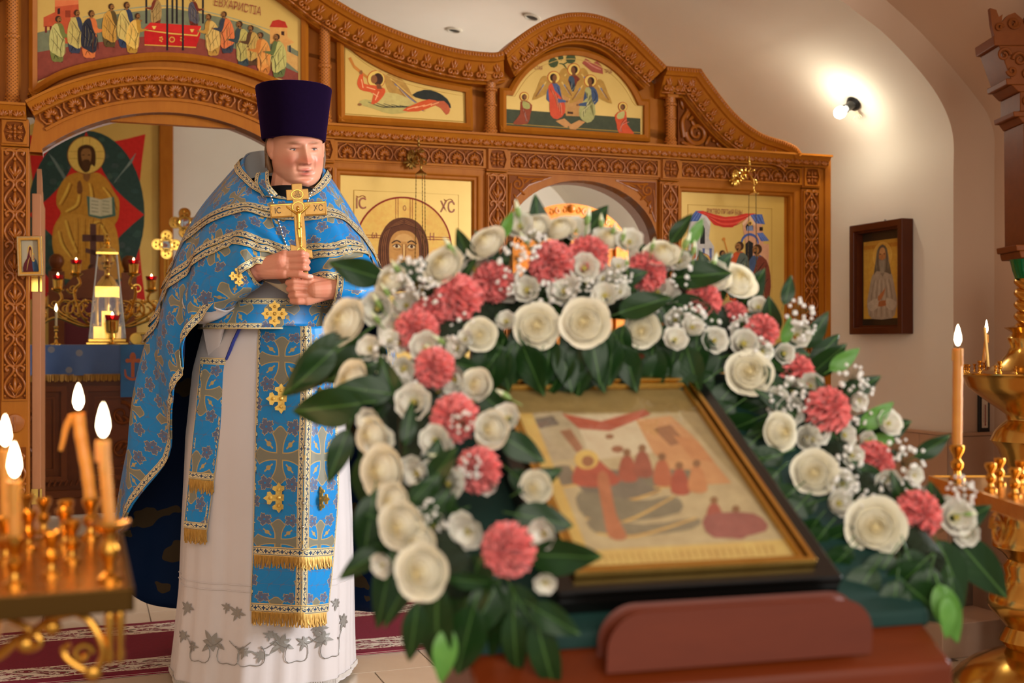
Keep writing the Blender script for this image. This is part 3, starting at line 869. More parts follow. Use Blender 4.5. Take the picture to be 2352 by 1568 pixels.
def lettering(body, size, pos, m, parent, sx=1.0, tilt=0.0):
    """lettering standing in the xz plane of the church frame, facing the nave"""
    me = text_mesh(body, size); me.materials.clear(); me.materials.append(m)
    return cinst('lettering', me, parent, Matrix.Translation(pos) @ RY(tilt) @ Matrix.Rotation(PI / 2, 4, 'X') @ Matrix.Diagonal((sx, 1, 1, 1)))
M_redink = mat('red_lettering', rgb(150, 62, 24), .5)
M_panel_edge = M_leafgold
def board(parent, P, y0, y1, name='panel'):
    b = MB(); b.prism(P, y0, y1); return cb(b, name, M_leafgold, parent, smooth=False)
def ark(parent, P, y):
    """recessed-field line: a thin bead following the outline P"""
    b = MB(); b.tube([(p[0], y, p[1]) for p in P], .0022, 5, closed=True); return cb(b, 'field_edge', M_leafgold, parent)

def robed(p, x, y, h, c1, c2, lean=0.0, face=1, halo=0, hair=(70, 42, 22), skin=(150, 100, 52), hi=(238, 206, 120)):
    """a standing robed figure, foot at pixel (x, y), height h pixels, leaning and reaching towards face (+1 right)"""
    T = lambda u, v: (x + (u * face + lean * v * v) * h, y - v * h)
    dk = tuple(int(c * .45) for c in c1); dk2 = tuple(int(c * .5) for c in c2)
    if halo: p.disc(*T(.0, .92), .115 * h, .115 * h, (236, 196, 96)); p.circ(*T(.0, .92), .115 * h, .115 * h, .018 * h, (150, 60, 30))
    p.poly([T(-.06, .0), T(-.10, -.02), T(-.05, .04)], (70, 45, 25)); p.poly([T(.05, .0), T(.12, -.02), T(.07, .04)], (70, 45, 25))
    p.poly([T(-.12, .03), T(-.17, .3), T(-.18, .55), T(-.13, .76), T(-.04, .84), T(.04, .84), T(.11, .77), T(.15, .6), T(.13, .3), T(.12, .02), T(0, .0)], c1, 2)
    p.poly([T(.06, .72), T(.18, .60), T(.30, .60), T(.31, .565), T(.18, .52), T(.06, .55)], c1)
    p.disc(*T(.32, .585), .03 * h, .022 * h, skin, 10)
    p.poly([T(-.17, .25), T(-.185, .55), T(-.13, .77), T(-.02, .82), T(.05, .62), T(.14, .42), T(.15, .16), T(.06, .10), T(-.06, .17)], c2, 2)
    hi = tuple(int(c * .62 + d_ * .38) for c, d_ in zip(c2, hi)); md = tuple(int(c * .72) for c in c2)
    for q in range(5):
        u = -.13 + q * .055; k_ = .03 * math.sin(q * 2.3 + x)
        p.line([T(u, .70 - .05 * q), T(u + .045 + k_, .47), T(u + .02 * q + k_, .18 + .04 * (q % 2))], .016 * h, md)
        p.line([T(u + .025, .66 - .04 * q), T(u + .06 + k_, .46), T(u + .03, .24)], .012 * h, hi)
    p.line([T(-.10, .74), T(.02, .58), T(.12, .44)], .014 * h, dk2); p.line([T(-.15, .5), T(-.03, .36), T(.10, .2)], .012 * h, dk2)
    p.line([T(.08, .08), T(.07, .3), T(.12, .5)], .016 * h, dk); p.line([T(-.08, .05), T(-.04, .14), T(.02, .06)], .016 * h, dk)
    p.poly([T(-.03, .82), T(.03, .82), T(.03, .88), T(-.03, .88)], skin)
    p.disc(*T(-.008, .925), .066 * h, .072 * h, hair, 16); p.disc(*T(.018, .912), .048 * h, .058 * h, skin, 14)
    p.line([T(.03, .935), T(.062, .91), T(.045, .895)], .008 * h, (70, 40, 20)); p.line([T(.005, .935), T(.035, .937)], .010 * h, (50, 28, 14))
    p.poly([T(.0, .89), T(.05, .885), T(.03, .845)], tuple(int(c * .8) for c in hair))

# --- communion of the apostles, over the royal doors
yl = -.006
E1 = cthing('icon_painting', (-1.04, 0, 2.14), 'wide arched gold icon of many robed figures at a red table above the royal doors', 'icon')
eb = [ICO(*q, yl=yl) for q in [(65, 216), (75, 220), (150, 178), (250, 152), (360, 138), (480, 148), (600, 184), (690, 226)]]
outl = [(-1.625, 2.14)] + smooth2(eb)[1:] + [(-.458, 2.19), (-.458, 2.585), (-.55, 2.66), (-.80, 2.78), (-1.04, 2.80), (-1.28, 2.78), (-1.53, 2.66), (-1.625, 2.585)]
board(E1, outl, yl, .012)
p = Paint(yl)
p.poly([(86, 187), (86, 75), (180, 55), (280, 30), (390, 18), (500, 38), (590, 62), (685, 118), (685, 185), (600, 150), (480, 128), (360, 120), (240, 135), (150, 158)], (122, 124, 92))
p.poly([(86, 187), (86, 120), (200, 100), (330, 84), (460, 88), (600, 130), (685, 168), (685, 192), (640, 180), (560, 160), (480, 138), (360, 122), (250, 137), (150, 160)], (140, 66, 50))
p.line([(190, 40), (280, 22), (390, 14), (520, 38), (640, 76)], 3, (160, 158, 118))
# pink building, left; small house, right
p.poly([(100, 40), (126, 28), (126, 0), (180, 0), (182, 40), (162, 40), (162, 100), (146, 100), (146, 62), (100, 62)], (196, 84, 48)); p.poly([(126, 0), (180, 0), (180, 10), (126, 16)], (226, 120, 70)); p.poly([(132, 20), (138, 18), (138, 32), (132, 33)], (60, 34, 30)); p.poly([(150, 24), (162, 24), (162, 40), (150, 40)], (150, 60, 34))
for q in (103, 114): p.poly([(q, 60), (q + 5, 60), (q + 5, 75), (q, 75)], (120, 40, 34))
p.poly([(620, 60), (640, 46), (660, 62), (660, 84), (676, 98), (660, 104), (660, 120), (640, 104), (620, 100)], (222, 160, 84)); p.poly([(619, 62), (626, 48), (640, 45), (655, 50), (661, 64)], (190, 52, 34)); p.poly([(646, 72), (653, 72), (653, 82), (646, 80)], (64, 36, 24)); p.poly([(664, 104), (668, 104), (668, 124), (664, 122)], (56, 50, 60)); p.poly([(645, 110), (685, 130), (685, 165), (655, 140)], (214, 162, 88))
# canopy posts, red table
for q in (336, 384, 396, 406, 420, 466): p.line([(q, -40), (q, 54)], 4.5, (40, 34, 34), 0)
robed(p, 358, 60, 72, (120, 52, 34), (176, 140, 80), 0, -1, halo=1); robed(p, 446, 62, 70, (110, 46, 30), (90, 84, 90), -.04, 1, halo=1)
p.poly([(331, 66), (345, 52), (462, 60), (460, 80), (450, 110), (332, 104)], (196, 30, 28)); p.poly([(331, 66), (345, 52), (462, 60), (454, 80)], (214, 44, 36)); p.line([(331, 69), (392, 77), (453, 82), (461, 64)], 3.5, (226, 180, 80), 0); p.line([(332, 103), (450, 109)], 2.5, (220, 170, 70), 0)
p.disc(395, 91, 7, 7, (216, 160, 66), 14); p.disc(395, 91, 4.5, 4.5, (190, 44, 30), 12)
for q in (370, 418):
    for d in range(5): p.disc(q + 3 * math.cos(d * 1.3), 90 + 5 * math.sin(d * 1.3), 2, 2, (216, 160, 66), 8)
for q, yy in ((354, 64), (441, 71)): p.poly([(q - 5, yy - 4), (q + 5, yy - 4), (q + 2, yy + 3), (q - 2, yy + 3)], (232, 190, 90))
for q in (384, 420): p.line([(q, 20), (q, 116)], 4.5, (40, 34, 34), 0)
figs = [(132, 142, 106, (120, 122, 60), (196, 186, 110), .03, 1), (172, 122, 100, (60, 64, 80), (200, 176, 96), .06, 1), (205, 133, 110, (222, 120, 60), (50, 48, 56), .06, 1), (252, 108, 100, (96, 76, 40), (206, 150, 62), .05, 1), (288, 110, 106, (52, 62, 84), (214, 184, 100), .04, 1), (304, 122, 92, (190, 140, 50), (236, 188, 90), .16, 1),
        (490, 128, 96, (190, 140, 60), (222, 180, 96), -.14, -1), (522, 122, 96, (60, 62, 70), (226, 120, 64), -.10, -1), (560, 152, 104, (60, 70, 70), (190, 172, 90), -.12, -1), (582, 150, 92, (90, 60, 34), (200, 160, 80), -.08, -1), (606, 172, 98, (200, 120, 50), (228, 150, 70), -.10, -1), (640, 178, 100, (100, 110, 60), (196, 186, 104), -.06, -1)]
for q in figs: robed(p, *q)
p.done('painting', E1)
tx, tz = ICO(546, 17, yl); lettering('ЕВХАРИ\u0301СТІА', .052, (tx, yl - .0075, tz), M_redink, E1, .62, rad(7))
panel_frame([(outl[0][0], outl[0][1])] + outl[1:], wd=.03)

# --- reclining angel
E2 = cthing('icon_painting', (0, 0, 2.106), 'gold icon of a reclining angel blowing a horn between two colonnettes', 'icon')
at = smooth2([ICO(*q, yl=yl) for q in [(773, 68), (836, 121), (904, 158), (972, 180), (1081, 201)]])
outl = [(-.318, 2.106), (.326, 2.106)] + at[::-1]
board(E2, outl, yl, .012)
ark(E2, [(-.285, 2.145), (.29, 2.145), (.29, 2.27)] + [(q[0], q[1] - .045) for q in at[::-1] if -.28 < q[0] < .28] + [(-.285, 2.45)], yl - .001)
p = Paint(yl - .001)
p.poly([(800, 134), (806, 131), (815, 150), (848, 178), (844, 182), (812, 156)], (204, 128, 50), 0)
p.disc(864, 182, 20, 20, (236, 196, 96)); p.circ(864, 182, 20, 20, 2, (190, 84, 34))
p.poly([(884, 175), (900, 168), (920, 178), (940, 205), (962, 250), (978, 255), (950, 246), (925, 232), (900, 218), (888, 200)], (186, 140, 66), 2)
for q in range(5): p.line([(896 + q * 5, 180 + q * 6), (925 + q * 4, 205 + q * 7), (955 + q * 4, 232 + q * 5)], 3.5, [(222, 178, 92), (150, 104, 50), (112, 118, 140)][q % 3])
p.line([(900, 215), (935, 232), (972, 254)], 5, (108, 112, 132))
p.poly([(946, 218), (975, 206), (1005, 212), (1028, 228), (1036, 248), (1020, 244), (1000, 232), (970, 228)], (46, 48, 40), 2)
p.poly([(824, 238), (838, 228), (870, 236), (905, 245), (955, 236), (990, 232), (960, 252), (900, 262), (860, 250)], (190, 172, 96), 2)
p.poly([(850, 232), (890, 212), (930, 222), (950, 238), (905, 246)], (206, 184, 108), 2)
for q in range(5): p.line([(845 + 18 * q, 234 + 2 * q), (880 + 16 * q, 246), (920 + 15 * q, 244)], 2.2, (60, 58, 44))
p.poly([(924, 254), (950, 240), (985, 228), (1010, 236), (990, 246), (960, 256)], (214, 88, 40), 2); p.poly([(990, 236), (1020, 232), (1034, 252), (1025, 264), (1012, 248)], (196, 96, 56), 2)
for q in range(4): p.line([(935 + 18 * q, 251 - 3 * q), (960 + 16 * q, 244 - 3 * q)], 2, (246, 170, 110), 0)
p.poly([(826, 172), (834, 170), (836, 192), (862, 196), (884, 204), (882, 218), (866, 236), (852, 238), (858, 216), (842, 210), (828, 206), (820, 192)], (218, 90, 44), 2)
for q in ((830, 182, 834, 202), (842, 200, 862, 206), (870, 210, 862, 230), (856, 214, 868, 222)): p.line([(q[0], q[1]), (q[2], q[3])], 2.2, (248, 180, 120), 0)
p.disc(829, 166, 4, 5, (150, 96, 50), 10); p.disc(826, 240, 5, 3, (150, 96, 50), 10)
p.disc(868, 182, 12, 14, (70, 42, 26), 18); p.disc(859, 182, 7.5, 10, (146, 92, 50), 14); p.poly([(864, 192), (874, 194), (878, 204), (866, 204)], (130, 80, 44))
p.done('painting', E2)
panel_frame(outl, wd=.03)

# --- three figures at a table under the small arch
E3 = cthing('icon_painting', (.863, 0, 2.108), 'round arched gold icon of three seated winged figures at a table', 'icon')
ta = arc((.866, 2.145), .392, math.asin(.17 / .392), PI - math.asin(.17 / .392), 30)
outl = [(.466, 2.108), (1.262, 2.108), (1.262, 2.315)] + ta + [(.466, 2.315)]
board(E3, outl, yl, .012)
ark(E3, [(.50, 2.15), (1.228, 2.15), (1.228, 2.285), (1.19, 2.285)] + arc((.866, 2.145), .345, math.asin(.16 / .345), PI - math.asin(.16 / .345), 30) + [(.545, 2.285), (.50, 2.285)], yl - .001)
p = Paint(yl - .001)
p.poly([(1159, 250), (1471, 272), (1471, 311), (1159, 289)], (72, 76, 52))
p.line([(1303, 160), (1294, 148), (1284, 146)], 3, (70, 80, 44)); p.line([(1294, 148), (1308, 140)], 3, (70, 80, 44))
for q in ((1271, 144, 11), (1288, 133, 6), (1311, 135, 11)):
    for d in range(9): p.disc(q[0] + q[2] * .5 * math.cos(d * .7), q[1] + q[2] * .5 * math.sin(d * .7), q[2] * .55, q[2] * .55, (70 + 4 * (d % 3), 84, 48), 9)
p.poly([(1337, 145), (1345, 134), (1362, 145), (1372, 140), (1384, 155), (1385, 170), (1360, 165)], (168, 84, 62)); p.line([(1345, 140), (1362, 152), (1380, 160)], 3, (206, 130, 104))
def seated(cx, cy, face, ca, cb_, wing=1):
    if wing:
        for s in (-1, 1):
            p.poly([(cx + s * 8, cy + 14), (cx + s * 18, cy - 4), (cx + s * 30, cy + 2), (cx + s * 40, cy + 28), (cx + s * 50, cy + 52), (cx + s * 28, cy + 44), (cx + s * 14, cy + 34)], (186, 140, 62), 2)
            for d in range(3): p.line([(cx + s * (18 + 5 * d), cy + 10 + 6 * d), (cx + s * (34 + 4 * d), cy + 34 + 5 * d)], 3, [(222, 182, 100), (120, 124, 140), (150, 104, 46)][d])
    p.disc(cx, cy, 14, 14, (236, 196, 96)); p.circ(cx, cy, 14, 14, 1.8, (180, 76, 34))
    p.poly([(cx - 12, cy + 20), (cx, cy + 12), (cx + 13, cy + 20), (cx + 18, cy + 46), (cx + 12 + face * 14, cy + 62), (cx - 6 + face * 10, cy + 64), (cx - 17, cy + 50)], ca, 2)
    p.poly([(cx - 13, cy + 22), (cx - 4, cy + 14), (cx + 2, cy + 30), (cx + face * 22, cy + 52), (cx + face * 26, cy + 80), (cx + face * 8, cy + 96), (cx - face * 8, cy + 86), (cx - face * 10, cy + 56)], cb_, 2)
    for d in range(6):
        c1_ = tuple(int(v * .6 + w_ * .4) for v, w_ in zip(cb_, (250, 226, 170))) if d % 2 else tuple(int(v * .62) for v in cb_)
        p.line([(cx - 9 + 4 * d, cy + 26 + 4 * d), (cx + face * (2 + 3 * d), cy + 44 + 5 * d), (cx + face * (8 + 2 * d), cy + 66 + 4 * d)], 1.6, c1_)
    p.line([(cx + 8, cy + 22), (cx + 13, cy + 36), (cx + 12 + face * 8, cy + 52)], 2, tuple(int(v * .6) for v in ca))
    p.poly([(cx + face * 8, cy + 48), (cx + face * 26, cy + 52), (cx + face * 30, cy + 57), (cx + face * 10, cy + 58)], ca)
    p.disc(cx + face * 30, cy + 55, 3, 2.6, (136, 88, 50), 8)
    p.disc(cx - face * 1, cy, 8, 9, (58, 34, 20), 16); p.disc(cx + face * 2, cy + 1, 5.2, 7.5, (130, 82, 44), 12); p.poly([(cx - 4, cy + 7), (cx + 4, cy + 7), (cx + 4, cy + 14), (cx - 4, cy + 14)], (120, 76, 40))
seated(1318, 160, -1, (130, 56, 34), (70, 84, 96))
p.poly([(1288, 216), (1352, 220), (1345, 268), (1300, 266)], (196, 142, 78)); p.poly([(1288, 216), (1310, 210), (1340, 212), (1352, 220)], (212, 160, 96)); p.disc(1313, 228, 6, 4, (226, 178, 92), 12); p.poly([(1303, 256), (1316, 257), (1316, 262), (1303, 261)], (70, 44, 26))
seated(1272, 178, 1, (84, 96, 130), (214, 84, 50)); seated(1356, 186, -1, (70, 84, 110), (176, 170, 104))
p.poly([(1276, 278), (1296, 272), (1312, 286), (1300, 294)], (206, 146, 84)); p.poly([(1306, 288), (1330, 276), (1344, 280), (1322, 298), (1308, 296)], (206, 146, 84))
for (x_, y_, f_, c_, k_) in ((1204, 222, 1, (150, 70, 40), (176, 170, 96)), (1430, 245, -1, (214, 84, 44), (190, 182, 110))):
    p.disc(x_, y_, 10, 10, (236, 196, 96)); p.circ(x_, y_, 10, 10, 1.6, (180, 76, 34))
    p.poly([(x_ - f_ * 8, y_ + 12), (x_ + f_ * 4, y_ + 9), (x_ + f_ * 18, y_ + 20), (x_ + f_ * 14, y_ + 40), (x_ + f_ * 8, y_ + 62), (x_ - f_ * 22, y_ + 64), (x_ - f_ * 24, y_ + 58), (x_ - f_ * 10, y_ + 40)], c_, 2)
    p.poly([(x_ - f_ * 4, y_ + 10), (x_ + f_ * 12, y_ + 16), (x_ + f_ * 12, y_ + 28), (x_ - f_ * 2, y_ + 26)], k_, 2)
    for d in range(4): p.line([(x_ - f_ * 6 + 3 * d, y_ + 26 + 3 * d), (x_ + f_ * (4 - d), y_ + 42), (x_ + f_ * (2 + 2 * d), y_ + 58)], 1.5, tuple(int(v * .65 + 80) for v in c_) if d % 2 else tuple(int(v * .6) for v in c_))
    p.disc(x_, y_ + 1, 6, 7, (90, 56, 34), 12); p.disc(x_ + f_ * 2, y_ + 1, 4, 5, (136, 88, 50), 10)
p.done('painting', E3)
for tx, ty, tt in ((1236, 157, 'СТАЯ'), (1396, 165, 'ТРЦА')):
    a_, c_ = ICO(tx, ty, yl); lettering(tt, .026, (a_, yl - .005, c_), M_redink, E3, .62)
panel_frame(outl, wd=.03)

# --- large face with cross nimbus
yl = -.004
E4 = cthing('icon_painting', (.009, 0, .80), 'gold icon of a long haired face within a red ringed nimbus behind the garland', 'icon')
outl = [(-.309, .80), (.327, .80), (.327, 1.863), (-.309, 1.863)]
board(E4, outl, yl, .012)
ark(E4, [(-.243, .87), (.262, .87), (.262, 1.797), (-.243, 1.797)], yl - .001)
p = Paint(yl - .001)
cx, cy, R_ = 928, 562, 0
nx, nz = ICO(928, 566, yl); nr = .229
def nim(a, r): return (nx + nr * r * math.cos(a), nz + nr * r * math.sin(a))
p.raw([nim(2 * PI * i / 64, 1) for i in range(64)], (234, 186, 92))
def ln(P2, wd, col):
    V = []
    for i, q in enumerate(P2):
        t = Vector((P2[min(len(P2) - 1, i + 1)][0] - P2[max(0, i - 1)][0], P2[min(len(P2) - 1, i + 1)][1] - P2[max(0, i - 1)][1])).normalized()
        V += [(q[0] - t.y * wd / 2, q[1] + t.x * wd / 2), (q[0] + t.y * wd / 2, q[1] - t.x * wd / 2)]
    y = p.y - .0004 - p.k * 1.5e-5; p.k += 1
    p.b.add([(q[0], y, q[1]) for q in V], [(2 * i, 2 * i + 1, 2 * i + 3, 2 * i + 2) for i in range(len(P2) - 1)]); p.b.c += [rgb(*col)] * len(V)
RED = (138, 34, 20)
ln([nim(2 * PI * i / 80, 1) for i in range(81)], .008, RED)
for dx in (-.040, -.029, .029, .040): ln([(nx + dx, nz + .08), (nx + dx, nz + nr * .985)], .0032, RED)
for dz in (.048, .037, -.042, -.053):
    for s in (-1, 1): ln([(nx + s * .10, nz + dz), (nx + s * nr * .975, nz + dz)], .0032, RED)
HB, HL, SK = (98, 54, 26), (142, 86, 44), (196, 140, 72)
def fx(u, v): return (nx + u, nz + v)
hair = [(0, .135), (.05, .125), (.09, .09), (.115, .03), (.12, -.04), (.115, -.10), (.10, -.17), (.115, -.22), (.06, -.21), (-.06, -.21), (-.115, -.23), (-.11, -.17), (-.12, -.10), (-.125, -.04), (-.118, .03), (-.09, .09), (-.05, .125)]
p.raw([(q.x, q.y) for q in catmull([Vector((*fx(*q), 0)) for q in hair], 4, True)], HB)
for s in (-1, 1):
    for d in range(7):
        k_ = d / 7; ln([(q.x, q.y) for q in catmull([Vector((*fx(s * .004, .13 - .004 * d), 0)), Vector((*fx(s * (.06 + .03 * k_), .09 - .02 * k_), 0)), Vector((*fx(s * (.085 + .03 * k_), 0), 0)), Vector((*fx(s * (.08 + .035 * k_), -.10), 0)), Vector((*fx(s * (.085 + .02 * k_), -.19), 0))], 6)], .0035, HL if d % 2 else (70, 36, 16))
face = [(0, .075), (.04, .065), (.066, .03), (.072, -.03), (.065, -.09), (.04, -.135), (0, -.15), (-.04, -.135), (-.065, -.09), (-.072, -.03), (-.066, .03), (-.04, .065)]
p.raw([(q.x, q.y) for q in catmull([Vector((*fx(*q), 0)) for q in face], 4, True)], SK)
p.raw([(q.x, q.y) for q in catmull([Vector((*fx(*q), 0)) for q in [(0, .06), (.03, .05), (.045, .03), (0, .022), (-.045, .03), (-.03, .05)]], 4, True)], (212, 160, 92))
beard = [(-.066, -.075), (-.035, -.088), (0, -.075), (.035, -.088), (.066, -.075), (.06, -.13), (.03, -.185), (.012, -.20), (-.012, -.20), (-.03, -.185), (-.06, -.13)]
p.raw([fx(*q) for q in beard], HB)
ln([fx(-.02, -.105), fx(0, -.101), fx(.02, -.105)], .008, (160, 74, 52))
for s in (-1, 1):
    ln([(q.x, q.y) for q in catmull([Vector((*fx(s * .016, .018), 0)), Vector((*fx(s * .036, .027), 0)), Vector((*fx(s * .06, .014), 0))], 6)], .006, (58, 32, 14))
    e = [fx(s * .016, -.002), fx(s * .026, .007), fx(s * .040, .008), fx(s * .054, -.001), fx(s * .040, -.008), fx(s * .026, -.008)]
    p.raw(e, (226, 200, 150)); p.raw([fx(s * .036 + .0075 * math.cos(a * .5), .0005 + .0078 * math.sin(a * .5)) for a in range(13)], (74, 40, 18))
    ln([fx(s * .014, -.003), fx(s * .026, .009), fx(s * .041, .010), fx(s * .057, 0)], .0035, (48, 26, 12)); ln([fx(s * .018, -.014), fx(s * .036, -.018), fx(s * .052, -.012)], .0028, (150, 96, 46))
    ln([fx(s * .009, .012), fx(s * .007, -.045), fx(s * .016, -.062)], .0034, (120, 70, 32)); ln([fx(s * .016, -.064), fx(s * .006, -.069), fx(0, -.068)], .004, (96, 52, 24))
ln([fx(-.001, .01), fx(-.001, -.055)], .007, (222, 176, 108))
p.done('painting', E4)
for tx, ty, tt, sz in ((829, 468, 'IC', .075), (1028, 477, 'ХС', .075), (860, 540, 'Ѡ', .05), (992, 545, 'Н', .05), (929, 479, 'О', .032)):
    a_, c_ = ICO(tx, ty, yl); lettering('ω' if tt == 'Ѡ' else tt, sz, (a_, yl - .0045, c_), M_redink, E4, .72)
for tx, ty in ((829, 451), (1030, 459)):
    a_, c_ = ICO(tx, ty, yl); cb(MB().tube(catmull([(a_ - .022, yl - .003, c_ + .002), (a_ - .012, yl - .003, c_ - .004), (a_ + .008, yl - .003, c_ + .004), (a_ + .022, yl - .003, c_ - .004)], 4), .0016, 5), 'titlo_mark', M_redink, E4)

# --- birth scene with two towers
E5 = cthing('icon_painting', (1.74, 0, .80), 'gold icon of women before two blue roofed towers with a red canopy', 'icon')
outl = [(1.422, .80), (2.057, .80), (2.057, 1.863), (1.422, 1.863)]
board(E5, outl, yl, .012)
ark(E5, [(1.487, .87), (1.983, .87), (1.983, 1.80), (1.487, 1.80)], yl - .001)
p = Paint(yl - .001)
BL, GR, PK = (72, 92, 150), (186, 178, 168), (206, 150, 112)
p.poly([(1579, 505), (1614, 486), (1632, 514), (1628, 548), (1640, 566), (1640, 640), (1579, 640)], GR); p.poly([(1578, 508), (1598, 484), (1616, 484), (1604, 508)], BL)
for d in range(3): p.line([(1583 + 8 * d, 506), (1600 + 5 * d, 485)], 1.2, (120, 140, 190), 0)
p.poly([(1604, 509), (1617, 487), (1632, 510), (1630, 520), (1617, 498), (1608, 516)], (206, 200, 190)); p.poly([(1608, 525), (1614, 516), (1619, 525), (1619, 560), (1608, 560)], (36, 34, 30))
p.poly([(1598, 590), (1606, 570), (1630, 574), (1634, 592), (1634, 620), (1600, 620)], (206, 200, 190)); p.poly([(1610, 580), (1618, 580), (1618, 640), (1608, 640)], (40, 36, 34)); p.poly([(1588, 545), (1596, 550), (1598, 590), (1590, 600)], (180, 60, 44))
for q in (1616, 1632): p.poly([(q - 3, 570), (q + 3, 570), (q + 2, 600), (q - 2, 600)], (90, 100, 140))
# right tower
p.poly([(1706, 520), (1722, 494), (1748, 496), (1754, 560), (1766, 560), (1764, 760), (1712, 760), (1712, 560)], PK); p.poly([(1722, 492), (1750, 492), (1757, 515), (1734, 513)], BL); p.poly([(1738, 535), (1752, 534), (1767, 553), (1748, 554)], BL)
for d in range(3): p.line([(1727 + 9 * d, 493), (1740 + 7 * d, 513)], 1.2, (120, 140, 190), 0); p.line([(1742 + 4 * d, 535), (1754 + 5 * d, 553)], 1.2, (120, 140, 190), 0)
p.poly([(1704, 514), (1722, 492), (1736, 514), (1732, 518), (1721, 501), (1708, 518)], (222, 176, 140)); p.poly([(1712, 520), (1721, 506), (1730, 520), (1730, 530), (1714, 530)], (40, 34, 30)); p.disc(1723, 512, 6, 6, (226, 180, 90), 16); p.disc(1723, 513, 3, 4, (110, 70, 40), 12); p.poly([(1716, 520), (1728, 518), (1730, 530), (1715, 530)], (120, 130, 160)); p.poly([(1744, 521), (1752, 521), (1752, 530), (1744, 530)], (40, 34, 30))
p.circ(1722, 560, 19, 22, 6, BL, PI, 2 * PI, 16); p.poly([(1712, 560), (1720, 552), (1730, 558), (1728, 620), (1712, 620)], (38, 34, 32))
# red canopy
p.poly([(1600, 486), (1614, 484), (1640, 492), (1665, 498), (1690, 496), (1712, 490), (1738, 490), (1724, 494), (1702, 508), (1682, 522), (1662, 522), (1640, 516), (1622, 496)], (206, 56, 40)); 
for d in range(4): p.line([(1616 + 4 * d, 489 + 3 * d), (1655, 503 + 5 * d), (1690, 502 + 5 * d), (1726 - 4 * d, 492 + 3 * d)], 1.6, (168, 36, 28) if d % 2 else (228, 96, 70))
# women
robed(p, 1741, 720, 160, (70, 84, 110), (120, 58, 40), -.02, -1); robed(p, 1694, 700, 146, (200, 84, 40), (88, 96, 84), .03, -1); robed(p, 1658, 680, 106, (206, 120, 60), (206, 150, 70), .02, 1)
p.line([(1676, 600), (1663, 550)], 2, (206, 130, 50), 0); p.disc(1662, 549, 4, 4, (206, 130, 50), 10); p.disc(1616, 598, 15, 15, (230, 186, 92)); p.circ(1616, 598, 15, 15, 2, (170, 70, 40)); p.poly([(1606, 640), (1606, 600), (1616, 590), (1628, 602), (1630, 650), (1660, 690), (1600, 700)], (150, 54, 40), 2); p.disc(1618, 602, 6, 8, (160, 104, 56), 12)
p.poly([(1590, 690), (1680, 690), (1720, 760), (1590, 760)], (196, 170, 110))
p.done('painting', E5)
a_, c_ = ICO(1664, 487, yl); lettering("РЖТВО ПРТЫЯ БЦЫ", .034, (a_, yl - .005, c_), M_redink, E5, .62)

# ------------------------------------------------------------------ hanging lamps before the two icons
M_antique = mat('antique_brass', rgb(150, 116, 56), .3, 1.0)
M_bright = mat('bright_brass', rgb(232, 190, 96), .2, 1.0)
M_chain = mat('dark_chain', rgb(84, 66, 38), .4, 1.0)
M_rubyglass = mat('ruby_glass', rgb(190, 20, 30), .08, Transmission_Weight=.6, IOR=1.3)
def hanging_lamp(px, py, wall_px, wall_py, m, label, drop):
    yl = -.24
    x, z = ICO(px, py, yl); wx, wz = ICO(wall_px, wall_py, -.062)
    t = cthing('hanging_lamp', (wx, -.062, wz), label, 'lamp', 'hanging lamps before the icons')
    b = MB()
    b.ball((wx, -.068, wz + .006), (.020, .006, .030), 16, 10); b.ball((wx, -.074, wz + .006), (.013, .006, .022), 14, 8)
    for k in range(14): b.ball((wx + .018 * math.cos(k * PI / 7), -.073, wz + .006 + .028 * math.sin(k * PI / 7)), .0028, 6, 4)
    for s in (-1, 1):
        for a in (1.9, 2.5, 3.0): lobe(b, (wx, -.068, wz - .012), s * a, .006, .042, .007, .006)
    cb(b, 'wall_plate', m, t)
    b = MB(); top = Vector((x, yl, z + .042))
    b.tube(catmull([(wx, -.07, wz), (wx + (x - wx) * .3, -.11, wz - .022), (wx + (x - wx) * .6, -.17, wz + .008), (x, yl + .012, z + .075), (x, yl, z + .045)], 8), .0055, 8)
    b.tube(spiral((wx + (x - wx) * .5, -.15, wz - .012), .020, 1.2, PI / 2, 1, .3, 18), .0036, 6); b.tube(spiral((x + .018, yl + .02, z + .058), .018, 1.2, PI, -1, .3, 18), .0036, 6)
    for k in range(5): lobe(b, (wx + (x - wx) * (.35 + .13 * k), -.12 - .022 * k, wz + .004), (k - 2) * .6, 0, .03, .006, .006)
    b.lathe([(0, .0), (.006, .004), (.008, .012), (.004, .02), (.006, .026), (.003, .04), (0, .052)], 10, (wx + (x - wx) * .75, -.20, wz + .03))
    cb(b, 'bracket', m, t)
    b = MB(); b.lathe([(0, .040), (.004, .040), (.006, .034), (.004, .026), (.005, .020), (.010, .014), (.020, .007), (.026, .002), (.027, -.002), (.010, -.003), (0, -.003)], 20, (x, yl, z)); cb(b, 'canopy_plate', m, t)
    for k in range(3):
        a = k * 2 * PI / 3 + .5; ca, sa = math.cos(a) * .023, math.sin(a) * .023
        b = MB(); n = int(drop / .0085)
        for i in range(n):
            zz = z - .004 - i * .0085; f_ = 1 + .25 * i / n
            for h in (0,):
                b.ball((x + ca * f_, yl + sa * f_, zz), (.0026 if i % 2 else .0016, .0016 if i % 2 else .0026, .0048), 5, 4)
        cb(b, 'chain', M_chain, t)
    zz = z - drop
    b = MB(); b.lathe([(0, -.085), (.006, -.08), (.010, -.07), (.005, -.062), (.014, -.05), (.030, -.03), (.036, -.008), (.033, 0), (.037, .004), (.034, .006), (0, .0)], 22, (x, yl, zz)); cb(b, 'lamp_bowl', m, t)
    b = MB(); b.lathe([(.020, 0), (.027, .02), (.030, .05), (.033, .056), (.028, .05), (.024, .02), (.018, .006)], 20, (x, yl, zz)); cb(b, 'lamp_glass', M_rubyglass, t)
